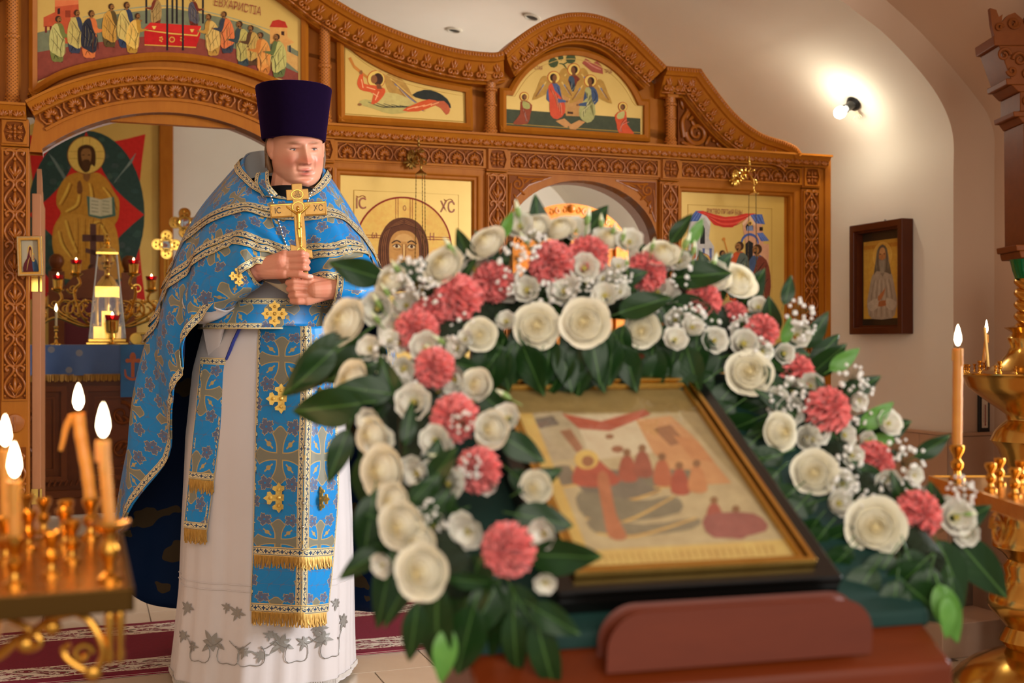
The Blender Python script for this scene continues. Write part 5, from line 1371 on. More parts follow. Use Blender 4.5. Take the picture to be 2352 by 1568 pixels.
for (xa, za, xb, zb_, n_) in ((-hw + .005, .005, hw - .005, .005, 16), (hw - .005, .005, hw - .005, hh - .005, 28), (hw - .005, hh - .005, -hw + .005, hh - .005, 16), (-hw + .005, hh - .005, -hw + .005, .005, 28)):
    for k in range(n_): b.ball((xa + (xb - xa) * k / n_, -.0135, za + (zb_ - za) * k / n_), .0024, 6, 4)
bd = b.build('beading', mat('pearl_bead', rgb(226, 214, 180), .3, .6), SI); bd['kind'] = 'stuff'
MB().box(-hw + .016, hw - .016, .004, .012, .017, hh - .017).build('picture', mat('pale_enamel', rgb(176, 160, 128), .5), SI, smooth=False)
p = Paint(.0035, lambda a, c: (a * (hw - .018), .018 + c * (hh - .036)))
p.poly([(.0 + .34 * math.cos(i * .3), .66 + .19 * math.sin(i * .3)) for i in range(21)], (216, 176, 90))
p.poly([(-.95, 0), (-.8, .28), (-.45, .42), (-.25, .62), (-.1, .8), (.15, .78), (.22, .6), (.15, .42), (.3, .25), (.35, 0)], (92, 36, 38), 2); p.poly([(.35, 0), (.2, .3), (.4, .45), (.75, .36), (.95, .1), (.95, 0)], (60, 84, 110), 2)
p.poly([(-.08, .62), (.0, .7), (.12, .68), (.14, .56), (.06, .46), (-.04, .5)], (190, 136, 84), 2); p.poly([(.3, .50), (.42, .52), (.46, .42), (.38, .36), (.3, .4)], (190, 136, 84), 2); p.circ(.38, .46, .2, .12, .05, (216, 176, 90)); p.line([(-.5, .05), (-.3, .3), (-.1, .45)], .06, (190, 150, 80))
p.done('painting', SI, off=False)

# --- seen through the side door: arched cabinet top and an oval plaque
yk = 1.9
kx, kz = ICO(1310, 468, yk)
KA = cthing('arched_cabinet', (kx, yk, SFZ), 'wooden cabinet with carved arched top and ball seen through the side door', 'cabinet')
hwk = ICO(1440, 600, yk)[0] - kx
ar = [(kx + hwk * math.cos(a), kz - .30 + .30 * math.sin(a)) for a in [PI * i / 24 for i in range(25)]]
ai_ = [(kx + (hwk - .09) * math.cos(a), kz - .30 + .21 * math.sin(a)) for a in [PI * i / 24 for i in range(25)]]
b = MB(); b.box(kx - hwk, kx + hwk, yk + .02, yk + .35, SFZ, kz - .30); b.prism(ar, yk + .03, yk + .35); cb(b, 'body', M_wood, KA, smooth=False)
b = MB(); b.ring(ar + [(kx - hwk, SFZ + .2), (kx + hwk, SFZ + .2)], ai_ + [(kx - hwk + .09, SFZ + .3), (kx + hwk - .09, SFZ + .3)], yk - .02, yk + .03); cb(b, 'arch_frame', M_wood, KA, smooth=False)
b = MB()
for k in range(23):
    a = PI * (k + 1) / 24; c = ((kx + (hwk - .045) * math.cos(a)), yk - .024, kz - .30 + .255 * math.sin(a))
    b.tube(spiral(c, .022, .9, a, 1 if k % 2 else -1, .3, 12), .005, 5)
cb(b, 'arch_carving', M_carve, KA)
b = MB(); b.ball((kx, yk - .03, kz - .035), .028, 14, 10); cb(b, 'ball', M_carve, KA)
b = MB(); b.prism(ai_, yk + .012, yk + .028); cb(b, 'panel', M_woodh, KA, smooth=False)
ox, oz = ICO(1445, 540, 2.6)
OV = cthing('oval_plaque', (ox, 2.6, oz - .12), 'dark oval relief plaque partly seen through the side door', 'plaque')
OV.matrix_world = CHURCH @ Matrix.Translation((ox, 3.785, oz - .12))
MB().lathe([(0, -.02), (.085, -.02), (.095, -.032), (.105, -.03), (.11, -.01), (.11, 0)], 30, axis='y').build('rim', mat('dark_bronze', rgb(50, 46, 44), .4, .5), OV).scale = (1, 1, 1.25)

# ------------------------------------------------------------------ the priest
DP = 3.78
def PW(px, py, dy=0.0): return W(px, py, DP + dy)
PR = empty('person', W(612, 1572, 3.85) * 1.0, 'man in tall purple hat and blue gold brocade vestments holding a cross', 'person')
PR.location.z = 0
PB = PR.location.copy()
def pb(mb, name, mats, parent=None, **k):
    return mb.xf(Matrix.Translation(-PB)).build(name, mats, parent or PR, **k)

# --- fabrics
def brocade(base, dark, cw=.165, ch=.205, cs=.74, grey=rgb(124, 126, 116), gold=rgb(186, 158, 100), flow=rgb(92, 104, 134)):
    def fn():
        u, v, _ = xyz(coords('UV'))
        def cell(ou, ov):
            return (xfrac(u / cw + ou) - .5) * cw, (xfrac(v / ch + ov) - .5) * ch
        def cross(x, y, s, grow):
            x, y = xabs(x), xabs(y)
            def arm(a, l):
                t = xmax(l - .018 * s, 0.0)
                wd = t * t * (6.6 / s) + .0085 * s + grow
                tip = .082 * s + grow - .012 * s * (1.0 - xsin(a / s * 95.0 + 1.57))
                return (a < wd) * (l < tip)
            return xmax(arm(x, y), arm(y, x))
        def bloom(x, y, s, grow):
            r = X.m('SQRT', x * x + y * y); a = X.m('ARCTAN2', y, x)
            rad_ = (xabs(xsin(a * 2.5)) * .45 + .55 + xsin(a * 15.0) * .08) * s + grow
            return (r < rad_) * (r > s * .16)
        x, y = cell(0, 0)
        x2, y2 = cell(.5, .5)
        ax_, ay_ = xabs(x2) - cw * .24, xabs(y2) - ch * .22
        m_c, m_co = cross(x, y, cs, 0), cross(x, y, cs, .0030)
        m_f, m_fo = bloom(ax_, ay_, .020, 0), bloom(ax_, ay_, .020, .0022)
        m_f2, m_f2o = bloom(x2, y2, .022, 0), bloom(x2, y2, .022, .0022)
        # small sprigs in the arms of the cross
        sx_, sy_ = xabs(x) - .034 * cs, xabs(y) - .034 * cs
        spr = (xabs(sx_ - sy_) < .003) * (xabs(sx_ + sy_) < .022)
        spr = xmax(spr, ((sx_ * sx_ + sy_ * sy_) < .00004))
        # fine tendrils
        ten = (xabs(xsin(u * 92.0 + xsin(v * 60.0) * 1.7) * xsin(v * 71.0)) < .045) * (1 - xmax(m_co, m_fo))
        n = xnoise(coords('UV'), 5, 2, .5)
        c = xmix(n, base, dark)
        c = xmix(ten * .55, c, flow)
        c = xmix(xmax(m_fo, m_f2o), c, gold); c = xmix(xmax(m_f, m_f2), c, flow)
        c = xmix(xmax(m_co, spr), c, gold); c = xmix(m_c, c, xmix(xnoise(coords('UV'), 26, 2), grey, rgb(132, 128, 104)))
        return c
    return fn
M_broc = mat('blue_brocade', rgb(20, 140, 205), .38, fn=brocade(rgb(2, 140, 212), rgb(0, 120, 194)), bump=lambda: (xnoise(coords('UV'), 420, 1), .12, .001), Sheen_Weight=.06, Specular_IOR_Level=.35)
M_broc2 = mat('blue_brocade_stole', rgb(20, 140, 205), .38, fn=brocade(rgb(16, 142, 212), rgb(8, 122, 192), cw=.150, ch=.262, cs=.90), bump=lambda: (xnoise(coords('UV'), 420, 1), .12, .001), Sheen_Weight=.06, Specular_IOR_Level=.35)
def trimfn():
    u, v, _ = xyz(coords('UV'))          # u metres along, v 0..1 across
    t = xfrac(u / .030) - .5; s = v - .5
    plus = xmax((xabs(t) < .07) * (xabs(s) < .24), (xabs(t) < .22) * (xabs(s) < .08))
    vine = (xabs(s - xsin(u * 300.0) * .17) < .07) * (xabs(t) > .26)
    dots = ((xsin(u * 520.0) * xsin(v * 26.0)) > .55) * (xabs(t) > .24)
    d = xmax(plus, xmax(vine, dots)) * (xabs(s) < .30)
    edge = xabs(s) > .36
    c = xmix(d, rgb(222, 206, 156), rgb(30, 64, 104))
    c = xmix(edge, c, rgb(232, 200, 128))
    return xmix(xabs(xabs(s) - .36) < .03, c, rgb(40, 78, 116))
M_trim = mat('gold_galloon', rgb(206, 170, 90), .38, .2, fn=trimfn, bump=lambda: (xnoise(coords('UV'), 300, 1), .15, .001))
M_trimm = mat('gold_thread', rgb(216, 172, 74), .36, .6, fn=lambda: xmix(xnoise(coords('Object'), 150, 2), rgb(236, 196, 100), rgb(180, 130, 46)))
M_lining = mat('navy_lining', rgb(12, 44, 84), .7, Specular_IOR_Level=.15, fn=lambda: xmix((xnoise(coords('UV'), 9, 2, .4) > .60), xmix(xnoise(coords('UV'), 4, 2), rgb(8, 36, 74), rgb(6, 22, 48)), rgb(72, 58, 38)))
M_alb = mat('white_alb', rgb(232, 224, 220), .55, fn=lambda: xmix(xnoise(coords('Object'), 3, 3), rgb(218, 210, 210), rgb(206, 196, 192)), Sheen_Weight=.3, bump=lambda: (xnoise(coords('Object'), 30, 2), .05, .004))
M_velvet = mat('purple_velvet', rgb(24, 8, 40), .9, fn=lambda: xmix(xnoise(coords('Object'), 140, 2), rgb(13, 3, 24), rgb(20, 6, 34)), Sheen_Weight=.12, Sheen_Roughness=.4, Sheen_Tint=(.35, .12, .75, 1), Specular_IOR_Level=.05)
M_black = mat('black_cassock', rgb(12, 12, 15), .7, Specular_IOR_Level=.15)
M_greyl = mat('pale_collar_lining', rgb(170, 172, 172), .7)
M_silver = mat('silver', rgb(150, 146, 138), .32, 1.0)

# --- head
yaw, pitch, roll = rad(27), rad(15), rad(5)
fwd = Vector((math.sin(yaw) * math.cos(pitch), -math.cos(yaw) * math.cos(pitch), -math.sin(pitch)))
rx_ = Vector((math.cos(yaw), math.sin(yaw), 0))
upv = rx_.cross(-fwd) * 1.0
upv = Vector((0, 0, 1)) - fwd * fwd.z; upv.normalize()
rx_ = upv.cross(fwd) * -1.0
rx_ = fwd.cross(upv); rx_.normalize()          # viewer's right
Rr = Matrix.Rotation(roll, 3, fwd)
rx_, upv = Rr @ rx_, Rr @ upv
if rx_.x < 0: rx_ = -rx_
eye_mid = W(700, 341, 3.690)
HM = frameM(eye_mid - fwd * .083, rx_, fwd, upv)      # local x right, y forward, z up
HMi = HM.inverted()
tab = [(-.130, .006, .040, .006), (-.127, .034, .068, .028), (-.117, .057, .080, .040), (-.10, .0695, .086, .050), (-.08, .0765, .087, .062), (-.055, .0805, .088, .076), (-.025, .0815, .088, .090), (0, .0785, .086, .097), (.025, .077, .088, .096), (.05, .072, .080, .09), (.075, .060, .064, .07), (.10, .04, .042, .045), (.116, .018, .02, .02), (.12, .002, .003, .004)]
def hrow(z):
    for a, c in zip(tab, tab[1:]):
        if z <= c[0]:
            t = (z - a[0]) / (c[0] - a[0]); return [a[i] + (c[i] - a[i]) * t for i in (1, 2, 3)]
    return tab[-1][1:]
def sm(a, c, x): t = max(0, min(1, (x - a) / (c - a))); return t * t * (3 - 2 * t)
def gs(x, z, x0, z0, sx, sz): return math.exp(-((x - x0) / sx) ** 2 - ((z - z0) / sz) ** 2)
def face_d(x, z):
    d = 0
    for s in (-1, 1):
        d += -.0105 * gs(x, z, s * .030, .0, .017, .011) + .0074 * gs(x, z, s * .032, .0038, .0140, .0054) + .0025 * gs(x, z, s * .032, -.0105, .014, .004)
        d += .0055 * gs(x, z, s * .028, .0185, .022, .0065) + .0100 * gs(x, z, s * .0145, -.0405, .0070, .0070)
        d += -.0035 * gs(x, z, s * .0285, -.056, .005, .016) + .0055 * gs(x, z, s * .043, -.040, .020, .020) - .002 * gs(x, z, s * .023, -.073, .005, .006)
        d += -.004 * gs(x, z, s * .007, -.0485, .004, .0025)
    t = max(0, min(1, (.018 - z) / .058)); wd = .0065 + .0062 * t
    d += (.004 + .0232 * t ** 1.35) * math.exp(-(x / wd) ** 2) * sm(-.054, -.044, z) * sm(.035, .012, z)
    d += -.003 * gs(x, z, 0, .020, .006, .008)
    d += .0050 * gs(x, z, 0, -.066, .017, .0042) + .0062 * gs(x, z, 0, -.0800, .0155, .0052) - .0075 * gs(x, z, .002, -.0728, .017, .0026)
    d += .0085 * gs(x, z, 0, -.108, .020, .012) - .0045 * gs(x, z, 0, -.0925, .02, .005)
    return d * 1.25
hv = MB(); NZ, NA = 110, 120
for j in range(NZ + 1):
    z = -.130 + .25 * j / NZ; w_, f_, bk = hrow(z)
    for i in range(NA):
        a = 2 * PI * i / NA; s_, c_ = math.sin(a), math.cos(a)
        x = w_ * math.copysign(abs(s_) ** .92, s_); y = (f_ if c_ > 0 else bk) * math.copysign(abs(c_) ** .95, c_)
        if c_ > .05: y += face_d(x, z) * sm(.05, .45, c_)
        hv.v.append((x, y, z))
for j in range(NZ):
    for i in range(NA): hv.f.append([j * NA + i, j * NA + (i + 1) % NA, (j + 1) * NA + (i + 1) % NA, (j + 1) * NA + i])
hv.f.append(list(range(NA - 1, -1, -1))); hv.f.append([NZ * NA + i for i in range(NA)])
for s in (-1, 1):
    hv.ball((s * .083, -.012, -.006), (.011, .020, .033), 14, 10, M=Matrix.Rotation(s * .35, 3, 'Z'))
    hv.ball((s * .081, -.004, -.032), (.009, .011, .013), 10, 8)
hv.xf(HM)
# double chin, neck, torso, arms, hands
def cap(a, b_, ra, rb): hv.capsule(a, b_, ra, rb)
chin = HM @ Vector((0, .015, -.10))
neck0 = PW(668, 470, .0); neck1 = HM @ Vector((0, -.025, -.06))
cap(neck0, neck1, .072, .068)
hv.ball(HM @ Vector((0, .020, -.103)), (.058, .052, .034), 18, 12)
cap(PW(655, 560, .04), PW(650, 720, .06), .15, .16); cap(PW(565, 505, .06), PW(735, 505, .06), .07, .07)
HR = [(598, 620), (655, 584), (661, 598), (660, 613), (654, 629)]
dh = -.275                                      # depth of the hands before the body
SH_R, EL_R, WR_R = PW(545, 505, .05), PW(450, 690, -.06), PW(590, 621, dh + .03)
SH_L, EL_L, WR_L = PW(755, 510, .06), PW(846, 652, -.06), PW(772, 664, dh + .03)
for S_, E_, W_ in ((SH_R, EL_R, WR_R), (SH_L, EL_L, WR_L)): cap(S_, E_, .062, .052); cap(E_, W_, .050, .033)
def finger(pts, r0, r1):
    n = len(pts) - 1
    for k in range(n):
        ra = r0 + (r1 - r0) * k / n; rb = r0 + (r1 - r0) * (k + 1) / n
        cap(PW(*pts[k]), PW(*pts[k + 1]), ra, rb)
# his right hand, clasping the shaft of the cross
wr = (596, 621, dh + .025)
for k, (kx, ky) in enumerate(((654, 586), (660, 600), (660, 614), (653, 628))):
    cap(PW(*wr), PW(kx, ky, dh - .002), .028, .0165)
cap(PW(600, 612, dh + .02), PW(645, 600, dh), .030, .026)
finger([(654, 585, dh - .004), (694, 582, dh - .016), (704, 586, dh + .006), (694, 590, dh + .022)], .0112, .0090)
finger([(660, 599, dh - .004), (698, 598, dh - .018), (706, 601, dh + .006), (694, 604, dh + .022)], .0112, .0090)
finger([(660, 613.5, dh - .004), (697, 613.5, dh - .018), (706, 616, dh + .006), (694, 618, dh + .022)], .0110, .0088)
finger([(653, 628, dh - .002), (688, 630, dh - .016), (704, 634.5, dh - .014), (714, 636, dh - .010)], .0115, .0085)
finger([(612, 606, dh + .02), (650, 592, dh + .032), (684, 580, dh + .030)], .015, .010)
# his left hand, folded under it
wl = (762, 664, dh + .028)
for k, (kx, ky) in enumerate(((712, 650), (716, 664), (714, 677), (706, 689))):
    cap(PW(*wl), PW(kx, ky, dh + .004), .029, .0165)
cap(PW(756, 664, dh + .02), PW(726, 666, dh + .004), .032, .028)
finger([(712, 650, dh + .0), (676, 647, dh - .010), (662, 649, dh + .006), (668, 651, dh + .026)], .0108, .0090)
finger([(716, 664, dh + .0), (676, 661.5, dh - .012), (664, 664, dh + .006), (672, 666, dh + .026)], .0112, .0090)
finger([(714, 677.5, dh + .0), (680, 677, dh - .012), (668, 679, dh + .006), (676, 680, dh + .026)], .0108, .0088)
finger([(706, 690, dh + .002), (686, 692, dh - .008), (672, 691, dh + .006), (680, 690, dh + .024)], .0115, .0085)
finger([(748, 650, dh + .016), (715, 640, dh + .028), (690, 640, dh + .032)], .015, .011)
raw = hv.build('body_raw', [])
rm = raw.modifiers.new('r', 'REMESH'); rm.mode = 'VOXEL'; rm.voxel_size = .0020
sm_ = raw.modifiers.new('s', 'SMOOTH'); sm_.iterations = 2; sm_.factor = .5
bpy.context.view_layer.update()
bme = bpy.data.meshes.new_from_object(raw.evaluated_get(bpy.context.evaluated_depsgraph_get()))
bpy.data.objects.remove(raw)
# legs and shoes joined on (under the alb)
lg = MB()
for s in (-1, 1):
    fx_ = 612 + s * 55
    hip, kn, an = W(fx_, 760, 3.86), W(fx_, 1150, 3.84), Vector((W(fx_, 1500, 3.86).x, 3.86, .09))
    lg.capsule(hip, kn, .09, .06); lg.capsule(kn, an, .055, .038)
    lg.capsule((an.x, an.y + .02, .04), (an.x + .05, an.y - .17, .034), .04, .034)
bm = bmesh.new(); bm.from_mesh(bme)
tmp = lg.mesh('legs', []); bm.from_mesh(tmp)
bm.transform(Matrix.Translation(-PB)); bm.to_mesh(bme); bm.free()
ca = bme.color_attributes.new('Col', 'FLOAT_COLOR', 'POINT')
SKN, ROS, LIP, BRW = Vector(rgb(218, 154, 124)[:3]), Vector(rgb(206, 108, 86)[:3]), Vector(rgb(196, 96, 84)[:3]), Vector(rgb(146, 100, 70)[:3])
cols = []
for v in bme.vertices:
    wv = v.co + PB; q = HMi @ wv; c = SKN.copy()
    if q.z > -.13 and abs(q.x) < .1 and q.y > -.02 and wv.z > 1.5:
        k = 0
        for s in (-1, 1): k += .55 * gs(q.x, q.z, s * .046, -.038, .024, .020)
        k += .65 * gs(q.x, q.z, 0, -.036, .018, .016) + .3 * gs(q.x, q.z, 0, .03, .05, .012) + .35 * gs(q.x, q.z, 0, -.105, .03, .012)
        c = c.lerp(ROS, min(.8, k))
        if q.y > .04:
            c = c.lerp(LIP, min(.85, .9 * gs(q.x, q.z, 0, -.066, .020, .0042) + .95 * gs(q.x, q.z, 0, -.0795, .019, .0052)))
            c = c.lerp(Vector(rgb(70, 26, 24)[:3]), min(.9, 1.2 * gs(q.x, q.z, .003, -.0728, .016, .0018)))
            for s in (-1, 1):
                c = c.lerp(BRW, min(.7, .9 * gs(q.x, q.z, s * .031, .0195 - .1 * abs(abs(q.x) - .024), .018, .0045)))
                c = c.lerp(Vector(rgb(120, 62, 52)[:3]), min(.8, .8 * gs(q.x, q.z, s * .032, -.0005, .013, .0016)))
                c = c.lerp(Vector(rgb(120, 50, 40)[:3]), min(.8, .9 * gs(q.x, q.z, s * .0075, -.0485, .004, .0022)))
    elif wv.z < 1.42 and wv.y < 3.62:
        px = 1176 + F * wv.x / wv.y; py = HZ - F * (wv.z - CAMH) / wv.y
        c = c.lerp(ROS, .25 + .35 * max(0, math.sin(px * .12)) * .5)
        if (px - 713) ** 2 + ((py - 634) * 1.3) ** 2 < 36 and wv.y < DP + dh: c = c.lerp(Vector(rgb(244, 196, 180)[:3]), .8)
    cols += [c.x, c.y, c.z, 1]
ca.data.foreach_set('color', cols)
def skin_mat():
    m = bpy.data.materials.new('skin'); m.use_nodes = True; nt = m.node_tree; b_ = nt.nodes['Principled BSDF']
    a = nt.nodes.new('ShaderNodeVertexColor'); a.layer_name = 'Col'; nt.links.new(a.outputs[0], b_.inputs['Base Color'])
    b_.inputs['Roughness'].default_value = .42; b_.inputs['Subsurface Weight'].default_value = .12; b_.inputs['Subsurface Radius'].default_value = (.012, .005, .003); b_.inputs['Subsurface Scale'].default_value = .4
    X.nt = nt; h_ = xnoise(coords('Object'), 240, 2); n_ = nt.nodes.new('ShaderNodeBump'); n_.inputs['Strength'].default_value = .08; n_.inputs['Distance'].default_value = .002
    nt.links.new(h_.s, n_.inputs['Height']); nt.links.new(n_.outputs[0], b_.inputs['Normal']); return m
bme.materials.clear(); bme.materials.append(skin_mat())
for p_ in bme.polygons: p_.use_smooth = True
body = bpy.data.objects.new('body', bme); COL.objects.link(body); body.parent = PR
# eyes: looking down, half closed
for s in (-1, 1):
    ex, ez = s * .032, -.0045
    ey = hrow(ez)[1] * .93 + face_d(ex, ez) - .0022
    b = MB(); b.ball((ex, ey, ez), (.0118, .0062, .0029), 16, 10); b.xf(HM); eye = pb(b, 'eye', mat('eye_white', rgb(206, 190, 180), .25))
    b = MB(); b.ball((ex + .0012, ey + .0034, ez - .0004), (.0050, .0034, .0034), 12, 8); b.xf(HM).xf(Matrix.Translation(-PB)); b.build('iris', mat('iris', rgb(70, 70, 70), .15), eye)
    b = MB(); b.tube([HM @ Vector((ex + .0125 * t, hrow(ez)[1] * .93 + face_d(ex, ez) + .0040 - .0045 * t * t, ez + .0038 - .0030 * t * t)) for t in (-1, -.66, -.33, 0, .33, .66, 1)], .0009, 5); pb(b, 'eyelashes', mat('lash', rgb(96, 62, 48), .6))
# hair behind the ears
M_hair = mat('brown_hair', rgb(122, 88, 56), .55, fn=lambda: xmix(xnoise(coords('Object', (180, 180, 14)), 2, 2), rgb(136, 100, 64), rgb(88, 60, 36)))
def hairf(u, v):
    a = rad(98) + u * rad(164); z = .065 - .150 * v
    w_, f_, bk = hrow(z); k = 1.045 + .05 * math.sin(v * 3) + .014 * math.sin(a * 37) + .01 * math.sin(a * 61 + v * 9)
    return Vector((w_ * k * math.sin(a), (f_ if math.cos(a) > 0 else bk) * k * math.cos(a) - .004, z))
b = MB(); b.grid(hairf, 90, 16); b.xf(HM); hair = pb(b, 'hair', M_hair)
so = hair.modifiers.new('solid', 'SOLIDIFY'); so.thickness = .012; so.offset = -1
b = MB()
for k in range(40):
    a = rad(88) + rad(30) * rnd.random(); s = -1 if rnd.random() < .75 else 1
    p0_ = HM @ Vector((s * .082 * math.sin(a), .05 * math.cos(a) - .002 - .03 * rnd.random(), .045 - .02 * rnd.random())); p1_ = HM @ Vector((s * (.086 + .006 * rnd.random()), -.03 - .03 * rnd.random(), -.02 - .06 * rnd.random()))
    b.tube([p0_, p0_.lerp(p1_, .5) + Vector((s * .004, 0, 0)), p1_], .0012, 4)
pb(b, 'hair_strands', M_hair)['kind'] = 'stuff'
# --- tall hat
hc = Vector((W(675, 325, 3.745).x, 3.742, 0)); hz0, hz1 = W(675, 326, 3.76).z, W(675, 206, 3.76).z
pr = [(.0, hz0 + .006), (.094, hz0 + .006), (.0975, hz0), (.1005, hz0 + .003)]
for k in range(1, 12):
    t = k / 12; pr.append((.1005 + .0185 * t + .002 * t * t, hz0 + (hz1 - hz0) * t))
pr += [(.1205, hz1 - .006), (.1195, hz1), (.114, hz1 + .003), (0, hz1 + .004)]
b = MB(); b.lathe(pr, 64, (hc.x, hc.y, 0)); pb(b, 'hat', M_velvet, sharp=60)
# --- black collar of the cassock
b = MB(); nb, nt_ = PW(666, 480, -.02), PW(669, 437, -.030)
b.grid(lambda u, v: nb.lerp(nt_, v) + Vector((math.cos(u * 2 * PI) * (.092 - .010 * v), math.sin(u * 2 * PI) * (.090 - .008 * v), -.006 * math.sin(u * 2 * PI))), 36, 4, closed=True)
cl = pb(b, 'cassock_collar', M_black); so = cl.modifiers.new('solid', 'SOLIDIFY'); so.thickness = .004

# --- white alb
rows = [(560, 650, 118, .15), (640, 640, 128, .17), (700, 628, 134, .185), (750, 614, 140, .195), (850, 613, 166, .205), (1000, 614, 184, .215), (1200, 614, 193, .225), (1345, 613, 196, .23), (1460, 608, 201, .24), (1535, 604, 206, .25)]
R0 = [(PW(0, py, .07).z, W(cx, py, 3.85).x, hw / F * 3.85, dr) for py, cx, hw, dr in rows]
R0[-1] = (.014,) + R0[-1][1:]
def alb_row(z):
    for a, c in zip(R0, R0[1:]):
        if z >= c[0]:
            t = (a[0] - z) / (a[0] - c[0]); return [a[i] + (c[i] - a[i]) * t for i in (1, 2, 3)]
    return R0[-1][1:]
ZA0, ZA1 = R0[0][0], .014
def alb(u, v, off=0.0):
    z = ZA0 + (ZA1 - ZA0) * v; cx, hw, dr = alb_row(z); a = u * 2 * PI
    t = sm(.25, 1.0, v)
    fold = 1 + t * (.030 * math.sin(7 * a + .6 + .5 * v) + .020 * math.sin(13 * a + 2.1) + .010 * math.sin(29 * a + 3 * v)) + .006 * math.sin(5 * a + 9 * v)
    return Vector((cx + (hw * fold + off) * math.sin(a) , 3.85 - (dr * fold + off) * math.cos(a), z))
b = MB(); b.grid(alb, 150, 60, closed=True); pb(b, 'alb', M_alb)
def alb_at(px, py, off=.004):
    """point and u, v on the front of the alb seen at a pixel"""
    z = PW(0, py, -.15).z; v = (ZA0 - z) / (ZA0 - ZA1); bu = None
    for k in range(240):
        u = -.27 + .54 * k / 239; q = alb(u, v, off); d = abs(1176 + F * q.x / q.y - px)
        if bu is None or d < bu[0]: bu = (d, u, q)
    return bu[1], v, bu[2]
# hem seam and fringe
b = MB()
for vz in (1338, 1352):
    z = PW(0, vz, -.12).z; v = (ZA0 - z) / (ZA0 - ZA1); b.tube([alb(k / 150, v, .0015) for k in range(150)], .0016, 4, closed=True)
pb(b, 'hem_seam', M_alb)
b = MB()
for k in range(420):
    q = alb(k / 420, .985, .003); b.tube([q, (q.x, q.y, q.z - .014)], .002, 4)
pb(b, 'hem_fringe', mat('silver_fringe', rgb(206, 198, 190), .5, .3))['kind'] = 'stuff'
# embroidered silver leaves
M_emb = mat('silver_embroidery', rgb(150, 146, 140), .4, .4)
def emb_leaf(b, u, v, ang, L, wd, off=.003):
    pts = []
    for k, (t, w_) in enumerate(((0, .0), (.25, .7), (.5, 1), (.75, .6), (1, 0), (.75, -.6), (.5, -1), (.25, -.7))):
        lu, lv = math.sin(ang) * t * L + math.cos(ang) * w_ * wd, -math.cos(ang) * t * L + math.sin(ang) * w_ * wd
        pts.append(alb(u + lu / 1.55, v + lv / (ZA0 - ZA1), off))
    b.add(pts, [list(range(8))])
for px, py, s in ((488, 1475, 1.2), (430, 1405, .8), (545, 1405, .8), (648, 1476, 1.2), (600, 1500, .7), (560, 1490, .7), (440, 1490, .7), (700, 1480, .8), (735, 1450, .8), (745, 1475, 1), (790, 1450, 1), (420, 1470, .7), (520, 1345 + 50, .6), (775, 1400, .7), (620, 1455, .6)):
    u, v, q = alb_at(px, py); b = MB()
    for k in range(7): emb_leaf(b, u, v, k * 2 * PI / 7 + s, .036 * s * (1 if k % 2 else .7), .0058 * s)
    pb(b, 'embroidery', M_emb, smooth=False)
b = MB()
for px in (455, 520, 575, 680, 765):
    for s in (-1, 1):
        u, v, q = alb_at(px, 1520); b.tube([alb(u + s * .012 * math.sin(k * .5) + s * .003 * k, v - .004 * k + .010 * math.sin(k * .7), .003) for k in range(14)], .0014, 4)
pb(b, 'embroidered_vines', M_emb)

# --- generic woven sheet through pixel rows
def sheet(rows, nu, nv, bulge=0):
    """rows: list of lists of (px, py, d) -> smooth surface function(u, v)"""
    G = [catmull([W(*q) for q in r], 8) for r in rows]
    m = len(G[0]); Cc = [catmull([g[i] for g in G], 8) for i in range(m)]
    n = len(Cc[0])
    def f(u, v):
        x = u * (m - 1); y = v * (n - 1); i, j = min(m - 2, int(x)), min(n - 2, int(y)); a, c = x - i, y - j
        return (Cc[i][j].lerp(Cc[i + 1][j], a)).lerp(Cc[i][j + 1].lerp(Cc[i + 1][j + 1], a), c)
    return f
def strip(b, f, path, wd, off, along_u=None, out=Vector((0, -1, 0))):
    """galloon along a path [(u, v)...] on surface f, width wd metres"""
    P = [f(u, v) for u, v in path]; n = len(P); L = 0; V = []; U = []
    for i in range(n):
        t = (P[min(n - 1, i + 1)] - P[max(0, i - 1)]).normalized(); u, v = path[i]
        e = 1e-3; du = f(min(1, u + e), v) - f(max(0, u - e), v); dv = f(u, min(1, v + e)) - f(u, max(0, v - e)); nn = du.cross(dv)
        if nn.length < 1e-12: nn = out
        nn.normalize()
        if nn.dot(out) < 0: nn = -nn
        s = nn.cross(t).normalized()
        if i: L += (P[i] - P[i - 1]).length
        V.append((P[i] + nn * off - s * wd / 2, P[i] + nn * off + s * wd / 2)); U.append(L)
    o = len(b.v)
    for a, c in V: b.v += [tuple(a), tuple(c)]
    for i in range(n - 1):
        b.uv[len(b.f)] = [(U[i], 0), (U[i], 1), (U[i + 1], 1), (U[i + 1], 0)]
        b.f.append([o + 2 * i, o + 2 * i + 1, o + 2 * i + 3, o + 2 * i + 2]); b.m.append(0)
def lin_path(u0, v0, u1, v1, n=40): return [(u0 + (u1 - u0) * k / n, v0 + (v1 - v0) * k / n) for k in range(n + 1)]
def fringe(f, u0, u1, v, L, name, parent, n=90, m=None, out=.004):
    b = MB()
    for k in range(n):
        u = u0 + (u1 - u0) * (k + .5) / n; q = f(u, v) + Vector((0, -out, 0)); l = L * (.92 + .12 * math.sin(k * 2.7))
        b.tube([q, q + Vector((.002 * math.sin(k * 1.3), -.003, -l * .5)), q + Vector((.004 * math.sin(k * 1.9), -.001 + .002 * math.sin(k), -l))], .0022, 4)
    o = pb(b, name, m or M_fringe2, parent); o['kind'] = 'stuff'; return o
M_fringe2 = mat('gold_fringe_threads', rgb(206, 162, 80), .4, .5, fn=lambda: xmix(xnoise(coords('Object', (200, 200, 20)), 2, 2), rgb(232, 190, 104), rgb(160, 112, 44)))
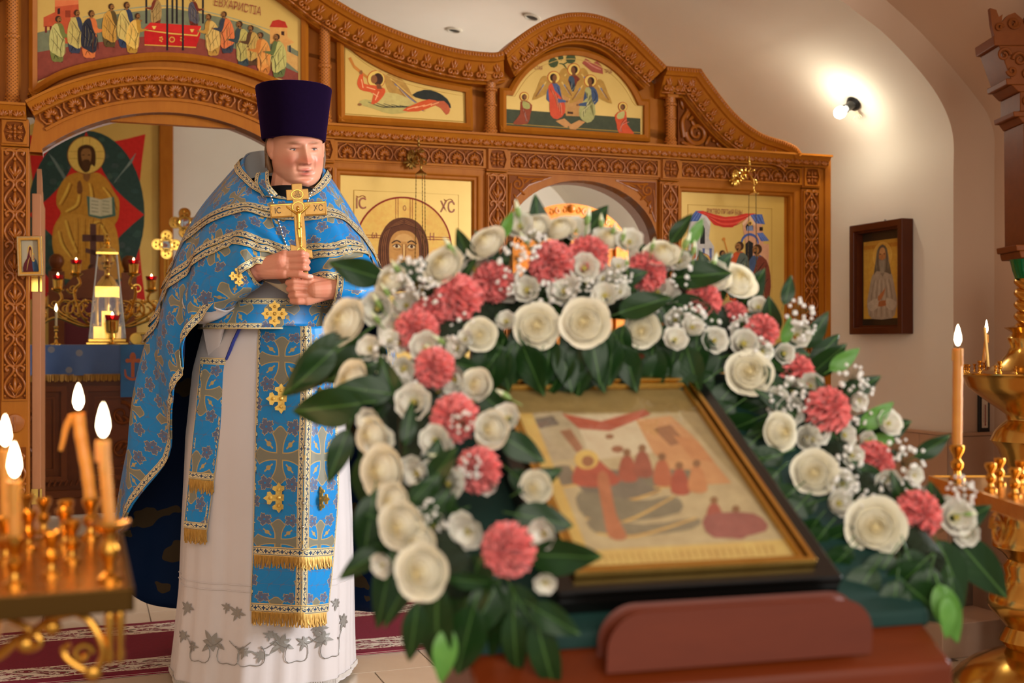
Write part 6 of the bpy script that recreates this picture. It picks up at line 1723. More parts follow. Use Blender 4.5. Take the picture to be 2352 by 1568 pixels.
def gold_cross(c, s, yawd, parent, nrm=None):
    b = MB(); M_ = Matrix.Translation(c) @ Matrix.Rotation(rad(yawd), 4, 'Z')
    for a in range(4):
        R_ = Matrix.Rotation(a * PI / 2, 4, 'Y')
        q = MB(); q.prism([(-.13 * s, .05 * s), (.13 * s, .05 * s), (.13 * s, .26 * s), (.26 * s, .34 * s), (.24 * s, .46 * s), (.10 * s, .48 * s), (0, .62 * s), (-.10 * s, .48 * s), (-.24 * s, .46 * s), (-.26 * s, .34 * s), (-.13 * s, .26 * s)], -.0025, .002); q.xf(R_)
        b.add(q.v, q.f)
    b.box(-.14 * s, .14 * s, -.0026, .002, -.14 * s, .14 * s)
    for a in range(4): b.ball((.33 * s * math.sin(a * PI / 2), -.003, .33 * s * math.cos(a * PI / 2)), (.07 * s, .003, .07 * s), 8, 5)
    b.ball((0, -.003, 0), (.09 * s, .004, .09 * s), 10, 6)
    return pb(b.xf(M_), 'gold_cross', M_trimm, parent, smooth=False)

# --- stole (two panels with a ridge)
SD = 0.0
srows = [[(597, 746, 3.652), (650, 748, 3.622), (703, 750, 3.606), (722, 750, 3.622), (744, 748, 3.648)],
         [(592, 900, 3.630), (648, 902, 3.590), (704, 904, 3.565), (735, 903, 3.600), (764, 900, 3.648)],
         [(588, 1100, 3.620), (643, 1103, 3.580), (698, 1106, 3.550), (738, 1105, 3.590), (774, 1100, 3.640)],
         [(584, 1260, 3.612), (640, 1263, 3.575), (695, 1266, 3.545), (730, 1265, 3.585), (764, 1262, 3.635)],
         [(578, 1402, 3.606), (635, 1405, 3.570), (692, 1408, 3.540), (722, 1407, 3.578), (750, 1403, 3.628)]]
stf = sheet(srows, 5, 5)
b = MB(); b.grid(stf, 40, 60, uvf=lambda u, v: ((u * .30) + .0, -v * .915)); st = pb(b, 'stole', M_broc2)
so = st.modifiers.new('solid', 'SOLIDIFY'); so.thickness = .004; so.offset = 1 if False else -1
b = MB()
for u0 in (.025, .465, .535, .975): strip(b, stf, lin_path(u0, 0, u0, 1, 60), .018, .004)
for v0 in (.755, .975): strip(b, stf, lin_path(.01, v0, .99, v0, 40), .028, .0055)
pb(b, 'galloon', M_trim, st)
fringe(stf, .01, .99, .768, .040, 'fringe', st, 110); fringe(stf, .01, .99, .992, .045, 'fringe', st, 110)
for u0, v0, s, yw in ((.25, .267, .075, 14), (.25, .555, .075, 14), (.76, .267, .060, -35), (.76, .555, .060, -35)):
    gold_cross(stf(u0, v0) + Vector((0, -.013, 0)), s, yw, st)
b = MB()
for k in range(9):
    q = stf(.5, .06 + k * .085); b.ball(q + Vector((0, -.007, 0)), .0052, 10, 8)
pb(b, 'buttons', M_silver, st)

# --- belt
def beltf(u, v):
    a = (u - .5) * 2 * PI * .62 + .10; z = PW(0, 690 + 62 * v, -.14).z; cx, hw, dr = alb_row(z)
    return Vector((cx + (hw + .012) * math.sin(a), 3.85 - (dr + .062) * math.cos(a), z))
b = MB(); b.grid(beltf, 60, 6, uvf=lambda u, v: (u * .95 + .03, -v * .085 + .13)); bl = pb(b, 'belt', M_broc); so = bl.modifiers.new('solid', 'SOLIDIFY'); so.thickness = .004; so.offset = -1
b = MB()
for v0 in (.05, .95): strip(b, beltf, lin_path(0, v0, 1, v0, 60), .018, .004)
pb(b, 'galloon', M_trim, bl)
q = beltf(.555, .5); gold_cross(q + Vector((.0, -.008, 0)), .066, 8, bl)

# --- thigh shield with fringes, and its ribbon
nrows = [[(463, 822, 3.690), (494, 823, 3.672), (525, 824, 3.668)], [(452, 940, 3.682), (482, 942, 3.664), (512, 944, 3.660)], [(438, 1075, 3.676), (466, 1078, 3.660), (494, 1080, 3.655)], [(424, 1215, 3.672), (449, 1218, 3.656), (474, 1220, 3.652)]]
nf = sheet(nrows, 3, 4)
b = MB(); b.grid(nf, 14, 40, uvf=lambda u, v: (u * .11 + .05, -v * .56)); ns = pb(b, 'thigh_shield', M_broc2); so = ns.modifiers.new('solid', 'SOLIDIFY'); so.thickness = .004; so.offset = -1
b = MB()
for u0 in (.07, .93): strip(b, nf, lin_path(u0, 0, u0, 1, 40), .012, .004)
for v0 in (.03, .70, .955): strip(b, nf, lin_path(0, v0, 1, v0, 14), .020, .005)
pb(b, 'galloon', M_trim, ns)
fringe(nf, .02, .98, .72, .042, 'fringe', ns, 36); fringe(nf, .02, .98, .985, .045, 'fringe', ns, 36)
b = MB(); b.tube([W(556, 742, 3.64), W(536, 784, 3.652), W(520, 826, 3.664)], .0052, 6); pb(b, 'ribbon', mat('blue_ribbon', rgb(36, 52, 140), .5), ns)

# --- sleeves: white, then brocade cuffs
def armtube(P, R_, name, m, uvs=1, n=26, flat_=1.0):
    C = catmull(P, 8); k = len(C)
    rr = catmull([Vector((r_, 0, 0)) for r_ in R_], 8); up = Vector((0, 0, 1))
    L = [0]
    for a, c in zip(C, C[1:]): L.append(L[-1] + (c - a).length)
    def f(u, v):
        x = v * (k - 1); i = min(k - 2, int(x)); t = x - i
        c = C[i].lerp(C[i + 1], t); d = (C[min(k - 1, i + 2)] - C[max(0, i - 1)]).normalized()
        s = d.cross(up).normalized(); w_ = s.cross(d).normalized(); r_ = rr[i].x + (rr[i + 1].x - rr[i].x) * t
        a = u * 2 * PI; wr_ = 1 + .03 * math.sin(v * 26 + a * 2)
        return c + s * (math.cos(a) * r_ * wr_) + w_ * (math.sin(a) * r_ * wr_)
    b = MB(); b.grid(f, n, k - 1, closed=True, uvf=lambda u, v: (u * .36, v * L[-1])); o = pb(b, name, m)
    so = o.modifiers.new('solid', 'SOLIDIFY'); so.thickness = .004; so.offset = -1
    return o, f
cuffR, fR = armtube([PW(586, 622, dh + .030), PW(548, 640, dh + .045), PW(500, 668, dh + .085), PW(462, 694, dh + .14)], [.044, .052, .058, .060], 'cuff', M_broc)
cuffL, fL = armtube([PW(772, 664, dh + .032), PW(806, 668, dh + .05), PW(836, 664, dh + .10), PW(858, 656, dh + .15)], [.043, .052, .056, .056], 'cuff', M_broc)
for f, o, vv in ((fR, cuffR, (.03, .93)), (fL, cuffL, (.03, .93))):
    b = MB()
    for v0 in vv:
        C = [f(k / 48, v0) for k in range(49)]; ctr = sum(C, Vector()) / 49; d = (f(0, min(1, v0 + .05)) - f(0, max(0, v0 - .05))).normalized(); L = 0; oo = len(b.v)
        for i, q in enumerate(C):
            if i: L += (C[i] - C[i - 1]).length
            n_ = (q - ctr).normalized(); b.v += [tuple(q + n_ * .004 - d * .010), tuple(q + n_ * .004 + d * .010)]
            if i:
                b.uv[len(b.f)] = [(L - .006, 0), (L - .006, 1), (L, 1), (L, 0)]; b.f.append([oo + 2 * i - 2, oo + 2 * i - 1, oo + 2 * i + 1, oo + 2 * i]); b.m.append(0)
    pb(b, 'galloon', M_trim, o)
gold_cross(PW(549, 634, dh - .016), .050, 25, cuffR)
sl, _ = armtube([PW(510, 672, dh + .09), PW(470, 696, dh + .15), PW(456, 680, -.05), PW(505, 590, .02)], [.058, .060, .058, .056], 'sleeve', M_alb)
sl2, _ = armtube([PW(826, 666, dh + .10), PW(846, 656, dh + .16), PW(842, 640, -.04), PW(790, 570, .03)], [.050, .048, .044, .040], 'sleeve', M_alb)
# white drape of the wide sleeve hanging under the right arm
drf = sheet([[(470, 700, 3.66), (500, 690, 3.62), (535, 668, 3.58), (570, 650, 3.565)], [(466, 750, 3.68), (490, 745, 3.65), (515, 725, 3.62), (545, 690, 3.60)], [(480, 826, 3.71), (494, 815, 3.70), (506, 790, 3.68), (520, 740, 3.66)]], 4, 3)
b = MB(); b.grid(drf, 16, 16); pb(b, 'sleeve_drape', M_alb)
# beige flap of the vestment's lining under the hands
drf = sheet([[(596, 640, 3.55), (640, 652, 3.545), (690, 640, 3.55)], [(620, 652, 3.56), (655, 672, 3.55), (690, 690, 3.56)]], 3, 2)
b = MB(); b.grid(drf, 12, 8); pb(b, 'lining_flap', mat('beige_lining', rgb(176, 158, 130), .7))

# --- the cape (phelonion): short before, long behind
Cc = [
 [(668, 452, -.10), (674, 500, -.165), (680, 555, -.21), (684, 600, -.225), (686, 640, -.215)],
 [(622, 444, -.095), (610, 498, -.18), (600, 545, -.25), (596, 578, -.285), (590, 604, -.295)],
 [(590, 428, -.06), (560, 488, -.17), (540, 548, -.25), (530, 600, -.275), (530, 648, -.265)],
 [(574, 408, -.02), (522, 470, -.12), (484, 555, -.20), (458, 655, -.225), (440, 756, -.20)],
 [(562, 385, .02), (486, 468, -.05), (428, 575, -.11), (402, 725, -.14), (400, 880, -.12)],
 [(560, 368, .05), (462, 490, .01), (400, 605, -.02), (362, 790, -.03), (394, 985, -.06)],
 [(566, 354, .09), (450, 492, .08), (386, 640, .08), (318, 900, .08), (300, 1190, .03)],
 [(586, 348, .12), (464, 480, .15), (388, 640, .19), (300, 960, .21), (258, 1238, .14)],
 [(612, 346, .14), (520, 460, .23), (450, 660, .33), (360, 1000, .37), (300, 1372, .33)],
 [(656, 348, .15), (600, 452, .26), (580, 680, .38), (560, 1000, .43), (500, 1402, .43)],
 [(704, 356, .14), (700, 460, .25), (730, 680, .35), (760, 1000, .39), (780, 1402, .38)],
 [(732, 368, .09), (792, 478, .16), (850, 640, .22), (880, 950, .24), (896, 1362, .20)],
 [(742, 388, .04), (814, 492, .07), (872, 622, .05), (900, 780, .04), (905, 960, .02)],
 [(738, 412, .0), (792, 498, -.05), (850, 600, -.11), (876, 660, -.13), (880, 720, -.12)],
 [(722, 434, -.05), (764, 494, -.12), (800, 560, -.19), (818, 612, -.225), (822, 650, -.23)],
 [(700, 448, -.085), (724, 498, -.155), (742, 556, -.215), (750, 600, -.25), (748, 640, -.255)]]
NR, SUB = 28, 5
colsC = []
for c in Cc:
    P = catmull([PW(*q) for q in c], 10); colsC.append(resample(P, NR + 1))
ringsC = [catmull([c[j] for c in colsC], SUB, True) for j in range(NR + 1)]
NCn = len(ringsC[0])
axis_ = Vector((W(650, 600, 3.86).x, 3.86, 0))
PTS = []
for j in range(NR + 1):
    v = j / NR; row = []
    for i in range(NCn):
        q = ringsC[j][i].copy(); o_ = Vector((q.x - axis_.x, q.y - axis_.y, 0)); o_.normalize()
        a = i / NCn * 2 * PI; k = sm(.15, .9, v); bk_ = .5 - .5 * math.cos(a)
        q += o_ * k * ((.006 + .016 * bk_) * math.sin(11 * a + .7) + (.004 + .007 * bk_) * math.sin(19 * a + 2.5 * v) + .003 * math.sin(31 * a - 4 * v))
        q.z += .006 * k * math.sin(9 * a + 5 * v) * (1 - bk_)
        row.append(q)
    PTS.append(row)
ulen = [0]
for i in range(NCn): ulen.append(ulen[-1] + (PTS[NR // 2][(i + 1) % NCn] - PTS[NR // 2][i]).length)
vlen = []
for i in range(NCn):
    l = [0]
    for j in range(NR): l.append(l[-1] + (PTS[j + 1][i] - PTS[j][i]).length)
    vlen.append(l)
def capef(u, v):
    x = (u % 1.0) * NCn; y = max(0, min(1, v)) * NR; i = int(x) % NCn; j = min(NR - 1, int(y)); a, c = x - int(x), y - j; k = (i + 1) % NCn
    return PTS[j][i].lerp(PTS[j][k], a).lerp(PTS[j + 1][i].lerp(PTS[j + 1][k], a), c)
b = MB(); n = NCn
for j in range(NR + 1): b.v += [tuple(q) for q in PTS[j]]
for j in range(NR):
    for i in range(n):
        k = (i + 1) % n
        b.uv[len(b.f)] = [(ulen[i], -vlen[i][j]), (ulen[i + 1], -vlen[k][j]), (ulen[i + 1], -vlen[k][j + 1]), (ulen[i], -vlen[i][j + 1])]
        b.f.append([j * n + i, j * n + k, (j + 1) * n + k, (j + 1) * n + i]); b.m.append(0)
cape = pb(b, 'cape', [M_broc, M_lining])
ss = cape.modifiers.new('sub', 'SUBSURF'); ss.levels = 1; ss.render_levels = 1
so = cape.modifiers.new('solid', 'SOLIDIFY'); so.thickness = .005; so.material_offset = 1; so.offset = -1
def outward(u, v):
    q = capef(u, v); return Vector((q.x - axis_.x, q.y - axis_.y, .02)).normalized()
def cape_band(vf, wd, off, u0=0, u1=1, n=220):
    b = MB(); V = []; L = 0; last = None
    for i in range(n + 1):
        u = u0 + (u1 - u0) * i / n; v = vf(u); q = capef(u, v); e = .004
        du = capef(u + e, vf(u + e)) - capef(u - e, vf(u - e)); dv = capef(u, v + .01) - capef(u, v - .01); nn = du.cross(dv)
        nn = nn.normalized() if nn.length > 1e-9 else outward(u, v)
        if nn.dot(outward(u, v)) < 0: nn = -nn
        s = nn.cross(du.normalized()).normalized()
        if last is not None: L += (q - last).length
        last = q; b.v += [tuple(q + nn * off - s * wd / 2), tuple(q + nn * off + s * wd / 2)]
        if i: b.uv[len(b.f)] = [(V[-1], 0), (V[-1], 1), (L, 1), (L, 0)]; b.f.append([2 * i - 2, 2 * i - 1, 2 * i + 1, 2 * i]); b.m.append(0)
        V.append(L)
    return b
def vint(t):
    def f(u):
        x = (u % 1) * 16; i = int(x); a = x - i; return t[i % 16] + (t[(i + 1) % 16] - t[i % 16]) * a
    return f
t1 = [.25, .27, .27, .30, .33, .36, .36, .34, .33, .33, .33, .35, .38, .32, .28, .25]
t2 = [.70, .78, .60, .54, .52, .52, .50, .48, .46, .46, .46, .48, .55, .62, .66, .70]
for tt in (t1, t2):
    for d in (0, 1):
        sh = [a + (.068 if k in (0, 1, 2, 14, 15) else .055 if k in (3, 13) else .040) * d * (1.35 if k in (0, 15, 1) else 1) for k, a in enumerate(tt)]
        pb(cape_band(vint(sh), .022, .0055), 'galloon', M_trim, cape)
pb(cape_band(lambda u: .985, .022, .004), 'hem_galloon', M_trim, cape); pb(cape_band(lambda u: .03, .024, .005), 'collar_galloon', M_trim, cape)
# standing collar lining behind the neck
b = MB(); b.grid(lambda u, v: capef(.30 + .42 * u, .0) + Vector((0, -.004, -.085 * v)) + (Vector((axis_.x, axis_.y - .03, 0)) - Vector((capef(.30 + .42 * u, 0).x, capef(.30 + .42 * u, 0).y, 0))) * (.10 * v), 30, 5); pb(b, 'collar_lining', M_greyl, cape)
# stole around the neck, under the cape
nkf = sheet([[(592, 398, 3.70), (604, 396, 3.69), (616, 394, 3.68)], [(588, 420, 3.66), (604, 424, 3.645), (618, 424, 3.64)], [(606, 452, 3.655), (622, 452, 3.64), (636, 448, 3.645)]], 3, 3)
b = MB(); b.grid(nkf, 8, 12, uvf=lambda u, v: (u * .06, v * .12)); nk = pb(b, 'stole_collar', M_broc2)
b = MB(); strip(b, nkf, lin_path(.1, 0, .1, 1, 14), .012, .003); strip(b, nkf, lin_path(.9, 0, .9, 1, 14), .012, .003); pb(b, 'galloon', M_trim, nk)
# pectoral chain
def chain(P, r_, name, m, parent=None, step=.0055):
    Q = resample(catmull([W(*p_) for p_ in P], 10), max(4, int(plen([W(*p_) for p_ in P]) / step))); b = MB()
    for i, q in enumerate(Q): b.ball(q, (r_ if i % 2 else r_ * .6, r_ * .6 if i % 2 else r_, r_ * 1.15), 6, 4)
    return pb(b, name, m, parent)
chain([(612, 434, 3.628), (622, 452, 3.622), (632, 480, 3.605), (640, 510, 3.585), (650, 545, 3.56), (660, 570, 3.55)], .0034, 'chain', M_silver); chain([(722, 432, 3.64), (712, 446, 3.63), (704, 470, 3.60)], .0034, 'chain', M_silver)

# ------------------------------------------------------------------ the hand cross (held: a thing of its own)
CRZ = W(697, 640, DP + dh + .006)
ctop, cbot = W(681, 421, DP + dh + .012), CRZ
cu = (ctop - cbot).normalized(); cr = Vector((math.cos(rad(-4)) * 1, .10, math.sin(rad(-4)))); cr = (cr - cu * cr.dot(cu)).normalized(); cn = cr.cross(cu).normalized()
if cn.y > 0: cn = -cn
LC = (ctop - cbot).length
CM = frameM(cbot, cr, -cn, cu)
CX = empty('hand_cross', CM, 'large gilt crucifix with relief figure held upright in both hands', 'cross')
M_cg = mat('cast_gilt', rgb(190, 146, 80), .36, .75, fn=lambda: xmix(xnoise(coords('Object'), 60, 3), rgb(200, 156, 88), rgb(168, 124, 62)))
pxm = 3.517 / F
H_ = LC
w0 = .0135 * 1.15
b = MB(); tck = .010
def zc_(py): return H_ * (640 - py) / (640 - 421)
b.box(-w0, w0, 0, tck, 0, H_); cross_body = None
b.box(-.084, .084, .0002, tck - .0002, zc_(498), zc_(465)); b.box(-.033, .033, .0002, tck - .0002, zc_(459), zc_(434))
b.hexa([(sx_ * .032, yy, zc_(577) + (-.013, .013)[q] - sx_ * .011) for sx_ in (-1, 1) for yy in (.0002, tck - .0002) for q in (0, 1)])
cbod = b.build('cross_body', M_cg, CX, smooth=False, bevel=.002)
b = MB()
def rimbox(x0, x1, z0, z1): b.tube([(x0, -.001, z0), (x1, -.001, z0), (x1, -.001, z1), (x0, -.001, z1)], .0016, 5, closed=True)
rimbox(-.080, -.020, zc_(495), zc_(468)); rimbox(.020, .080, zc_(495), zc_(468)); b.tube([(.017 * math.cos(k * PI / 10), -.0015, zc_(447) + .014 * math.sin(k * PI / 10)) for k in range(20)], .0016, 5, closed=True); b.tube([(.012 * math.cos(k * PI / 8), -.0015, zc_(577) + .010 * math.sin(k * PI / 8)) for k in range(16)], .0016, 5, closed=True); b.tube([(.017 * math.cos(k * PI / 10), -.0015, zc_(476) + .016 * math.sin(k * PI / 10)) for k in range(20)], .0014, 5, closed=True)
b.build('relief_rims', M_gold2, CX)
M_eng = mat('engraved_dark', rgb(56, 36, 40), .5)
for tx, tt, sz in ((-.061, 'IC', .026), (.059, 'ХС', .026)):
    me = text_mesh(tt, sz); me.materials.clear(); me.materials.append(M_eng); inst('lettering', me, CX, Matrix.Translation((tx, -.0012, zc_(481))) @ Matrix.Rotation(PI / 2, 4, 'X') @ Matrix.Diagonal((.8, 1, 1, 1)))
for k, tt in enumerate(('СІЯ', 'ЦАРЬ', 'СЛАВЫ')):
    me = text_mesh(tt, .008); me.materials.clear(); me.materials.append(M_eng); inst('lettering', me, CX, Matrix.Translation((0, -.0012, zc_(447) + .007 - .0065 * k)) @ Matrix.Rotation(PI / 2, 4, 'X') @ Matrix.Diagonal((.8, 1, 1, 1)))
fg = MB(); yf = -.006
for a, c, ra, rb in (((0, yf, zc_(492)), (-.001, yf, zc_(512)), .0075, .0058), ((-.001, yf, zc_(512)), (-.0015, yf - .001, zc_(524)), .0062, .0068), ((-.004, yf - .001, zc_(524)), (-.003, yf - .004, zc_(545)), .0050, .0036), ((.003, yf - .001, zc_(524)), (.002, yf - .004, zc_(545)), .0050, .0036), ((-.003, yf - .004, zc_(545)), (-.001, yf, zc_(566)), .0036, .0026), ((.002, yf - .004, zc_(545)), (.001, yf, zc_(566)), .0036, .0026), ((-.001, yf, zc_(566)), (-.001, yf - .003, zc_(571)), .0032, .0022),
                     ((-.006, yf, zc_(490)), (-.020, yf, zc_(482)), .0036, .0026), ((-.020, yf, zc_(482)), (-.034, yf, zc_(473)), .0026, .0020), ((.006, yf, zc_(490)), (.020, yf, zc_(482)), .0036, .0026), ((.020, yf, zc_(482)), (.034, yf, zc_(473)), .0026, .0020), ((0, yf, zc_(490)), (0, yf, zc_(484)), .003, .003)):
    fg.capsule(a, c, ra, rb, 10, 4)
fg.ball((-.001, yf - .002, zc_(479)), (.0052, .0056, .0070), 12, 10); fg.ball((-.0005, yf - .001, zc_(524)), (.0085, .0060, .0062), 12, 8)
fo = fg.build('fig_raw', []); rm = fo.modifiers.new('r', 'REMESH'); rm.mode = 'VOXEL'; rm.voxel_size = .0009
bpy.context.view_layer.update(); fme = bpy.data.meshes.new_from_object(fo.evaluated_get(bpy.context.evaluated_depsgraph_get())); bpy.data.objects.remove(fo)
fme.materials.clear(); fme.materials.append(M_gold2)
for p_ in fme.polygons: p_.use_smooth = True
inst('relief_figure', fme, CX, Matrix.Identity(4))

# ------------------------------------------------------------------ lectern with the festal icon
PHI = rad(29)
LO = W(1605, 1312, 1.38)
LY = rad(15); lr = Vector((math.cos(LY), math.sin(LY), 0)); lh = Vector((-math.sin(LY), math.cos(LY), 0)); lu = lh * math.cos(PHI) + Vector((0, 0, math.sin(PHI))); ln_ = lr.cross(lu)
if ln_.z < 0: ln_ = -ln_
LIM = frameM(LO, lr, -ln_, lu)                 # x right, -y out of the picture, z up the slope
LBM = frameM(Vector((LO.x, LO.y, NAVE)), lr, lh, Vector((0, 0, 1)))
zO = LO.z - NAVE
LE = empty('lectern', LBM, 'carved red brown wooden lectern with green cloth in the foreground', 'lectern')
b = MB(); b.box(-.235, .235, -.03, .36, .10, zO - .12); b.box(-.26, .26, -.06, .38, 0, .10); b.build('body', M_redwood, LE, smooth=False, bevel=.006)
b = MB()
t = math.tan(PHI)
def wed(x0, x1, y0, y1, dz0, dz1):
    return [(x, y, zO + y * t + dz) for x in (x0, x1) for y in (y0, y1) for dz in (dz0, dz1)]
b.hexa(wed(-.285, .285, -.085, .46, -.092, -.058)); b.hexa(wed(-.268, .268, -.072, .45, -.114, -.092)); b.hexa(wed(-.250, .250, -.060, .44, -.140, -.114))
b.build('sloping_top', M_redwood, LE, smooth=False, bevel=.007, seg=3)
b = MB(); b.prism([(-.03, .10), (.36, .10), (.36, zO + .36 * t - .16), (-.03, zO - .03 * t - .16)], -.23, .23, ax='x'); b.build('core', M_redwood, LE, smooth=False)
q = MB(); q.ball((0, 0, 0), (.0085, .012, .034), 10, 8); fm = q.mesh('flute_carving', M_redwood)
for k in range(26): inst('flute_carving', fm, LE, Matrix.Translation((-.238 + k * .019, -.060, zO - .060 * t - .158)))
for s in (-1, 1):
    b = MB(); c0 = (s * .235, -.045, zO - .235)
    for k in range(5): lobe(b, c0, s * (-.8 + .4 * k), 0, .085, .014, .018)
    b.tube(spiral((s * .235, -.055, zO - .27), .045, 1.4, PI / 2, s, .2, 24), lambda t: .011 * (1 - .4 * t), 7)
    b.hexa([(s * .235 + sx_ * .045, -.03 + sy_ * .03, zO - .33 + q * .10) for sx_ in (-1, 1) for sy_ in (-1, 1) for q in (0, 1)])
    b.build('corner_bracket', M_redwood, LE)
b = MB()
for k in range(9):
    for s in (-1, 1): lobe(b, (-.18 + k * .045, -.034, zO - .33), s * .5, 0, .06, .010, .010)
b.build('frieze_carving', M_redwood, LE)
M_green = mat('green_velvet', rgb(8, 66, 58), .75, fn=lambda: xmix(xnoise(coords('Object'), 12, 3), rgb(2, 44, 38), rgb(6, 58, 50)))
b = MB(); b.hexa(wed(-.315, .290, -.030, .47, -.058, -.040)); b.build('green_cloth', M_green, LE, smooth=False, bevel=.005, seg=3)
# rounded book rest
M_rest = mat('mahogany_rest', rgb(110, 42, 16), .45, fn=wood_fn(rgb(124, 50, 20), rgb(100, 36, 12), rgb(86, 30, 10), (4, 20, 20)))
b = MB(); n = 10; pr_ = []
xw, zh, rc = .154, .050, .034
out = [(-xw, 0), (xw, 0)] + [(xw - rc + rc * math.cos(PI / 2 * k / n), zh - rc + rc * math.sin(PI / 2 * k / n)) for k in range(n + 1)] + [(-xw + rc + rc * math.cos(PI / 2 + PI / 2 * k / n), zh - rc + rc * math.sin(PI / 2 + PI / 2 * k / n)) for k in range(n + 1)]
b.prism(out, -.016, .016)
o = b.build('book_rest', M_rest, LE, smooth=False, bevel=.008, seg=3)
o.matrix_local = Matrix.Translation((.022, -.056, zO - .056 * t - .050)) @ Matrix.Rotation(.10, 4, 'X')

# --- festal icon in its black and gold case
LI = empty('festal_icon', LIM, 'glazed icon of a birth scene in gold and black case lying on the lectern', 'icon')
M_lacq = mat('black_lacquer', rgb(12, 10, 9), .25)
IWh, ILn = .1535, .436
b = MB(); b.box(-.178, .180, .012, .036, -.022, ILn + .022); b.build('case', M_lacq, LI, smooth=False, bevel=.005)
b = MB(); b.ring([(-.178, -.022), (.180, -.022), (.180, ILn + .022), (-.178, ILn + .022)], [(-IWh, 0), (IWh, 0), (IWh, ILn), (-IWh, ILn)], .002, .014); b.build('case_rim', M_lacq, LI, smooth=False, bevel=.003)
b = MB(); P0_ = [(-IWh, 0), (IWh, 0), (IWh, ILn), (-IWh, ILn)]
b.ring(P0_, [(-IWh + .008, .008), (IWh - .008, .008), (IWh - .008, ILn - .008), (-IWh + .008, ILn - .008)], -.008, .010); b.ring([(-IWh + .010, .010), (IWh - .010, .010), (IWh - .010, ILn - .010), (-IWh + .010, ILn - .010)], [(-IWh + .016, .016), (IWh - .016, .016), (IWh - .016, ILn - .016), (-IWh + .016, ILn - .016)], -.004, .012)
b.build('gold_frame', M_gold, LI, smooth=False, bevel=.0015)
b = MB(); b.box(-IWh + .014, IWh - .014, .006, .012, .014, ILn - .014); b.build('panel', M_leafgold, LI, smooth=False)
b = MB(); b.box(-.178, .180, -.030, .036, ILn + .024, ILn + .060); b.box(-.172, .174, -.018, .036, ILn + .060, ILn + .085); b.build('top_rail', M_darkwood, LI, smooth=False, bevel=.004)
LIi = LIM.inverted()
def lp(px, py, yy=.0058):
    o = LIi @ Vector((0, 0, CAMH)); d = (LIi @ W(px, py, 1.0)) - o; k = (yy - o.y) / d.y; q = o + d * k
    return q.x, q.z
p = Paint(.0058, lp)
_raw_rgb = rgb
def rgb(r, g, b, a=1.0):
    k = .34  # share of pale glass reflection haze blended into the paint colours
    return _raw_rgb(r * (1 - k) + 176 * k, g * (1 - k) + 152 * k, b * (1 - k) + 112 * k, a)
p.poly([(1150, 885), (1575, 885), (1830, 1262), (1345, 1290)], (168, 146, 100)); p.poly([(1160, 888), (1570, 888), (1600, 946), (1190, 950)], (140, 112, 58))  # darker top strip: the gold frame's shading painted in
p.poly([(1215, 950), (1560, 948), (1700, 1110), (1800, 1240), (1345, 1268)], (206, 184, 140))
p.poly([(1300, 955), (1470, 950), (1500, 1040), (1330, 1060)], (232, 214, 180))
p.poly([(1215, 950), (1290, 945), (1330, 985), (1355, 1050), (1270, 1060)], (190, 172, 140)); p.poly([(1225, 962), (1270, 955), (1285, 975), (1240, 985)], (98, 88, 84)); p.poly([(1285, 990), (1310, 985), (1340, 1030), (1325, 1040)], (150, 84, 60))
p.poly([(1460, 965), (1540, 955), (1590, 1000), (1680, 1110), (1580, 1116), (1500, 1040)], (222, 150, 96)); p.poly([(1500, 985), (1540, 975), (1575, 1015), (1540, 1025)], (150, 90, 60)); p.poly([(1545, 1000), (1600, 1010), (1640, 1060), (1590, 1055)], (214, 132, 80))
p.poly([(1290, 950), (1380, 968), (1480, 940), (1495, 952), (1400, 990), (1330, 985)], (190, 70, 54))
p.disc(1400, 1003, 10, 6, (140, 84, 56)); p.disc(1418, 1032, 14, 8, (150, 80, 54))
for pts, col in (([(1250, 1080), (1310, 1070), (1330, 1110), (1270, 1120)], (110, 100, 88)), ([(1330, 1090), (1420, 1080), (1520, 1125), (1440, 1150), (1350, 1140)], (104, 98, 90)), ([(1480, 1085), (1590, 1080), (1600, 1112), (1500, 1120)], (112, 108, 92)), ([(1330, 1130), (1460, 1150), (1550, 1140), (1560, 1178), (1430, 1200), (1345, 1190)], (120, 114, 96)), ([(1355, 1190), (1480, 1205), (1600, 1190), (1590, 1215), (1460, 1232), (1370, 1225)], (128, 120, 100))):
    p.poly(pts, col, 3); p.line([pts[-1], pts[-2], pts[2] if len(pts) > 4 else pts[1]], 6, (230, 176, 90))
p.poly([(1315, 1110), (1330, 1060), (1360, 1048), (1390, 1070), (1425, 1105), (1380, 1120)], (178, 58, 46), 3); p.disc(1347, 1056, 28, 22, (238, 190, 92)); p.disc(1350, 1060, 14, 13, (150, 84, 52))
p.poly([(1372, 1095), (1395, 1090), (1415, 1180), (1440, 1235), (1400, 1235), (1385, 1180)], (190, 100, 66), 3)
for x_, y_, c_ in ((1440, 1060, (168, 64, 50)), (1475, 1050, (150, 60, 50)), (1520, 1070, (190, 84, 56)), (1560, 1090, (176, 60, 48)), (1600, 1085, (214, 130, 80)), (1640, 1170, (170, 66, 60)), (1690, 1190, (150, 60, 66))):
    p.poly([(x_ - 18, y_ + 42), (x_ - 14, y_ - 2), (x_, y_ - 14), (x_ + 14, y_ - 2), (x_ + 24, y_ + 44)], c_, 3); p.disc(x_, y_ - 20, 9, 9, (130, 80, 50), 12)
p.poly([(1620, 1185), (1730, 1180), (1760, 1220), (1640, 1236)], (150, 70, 74), 3)
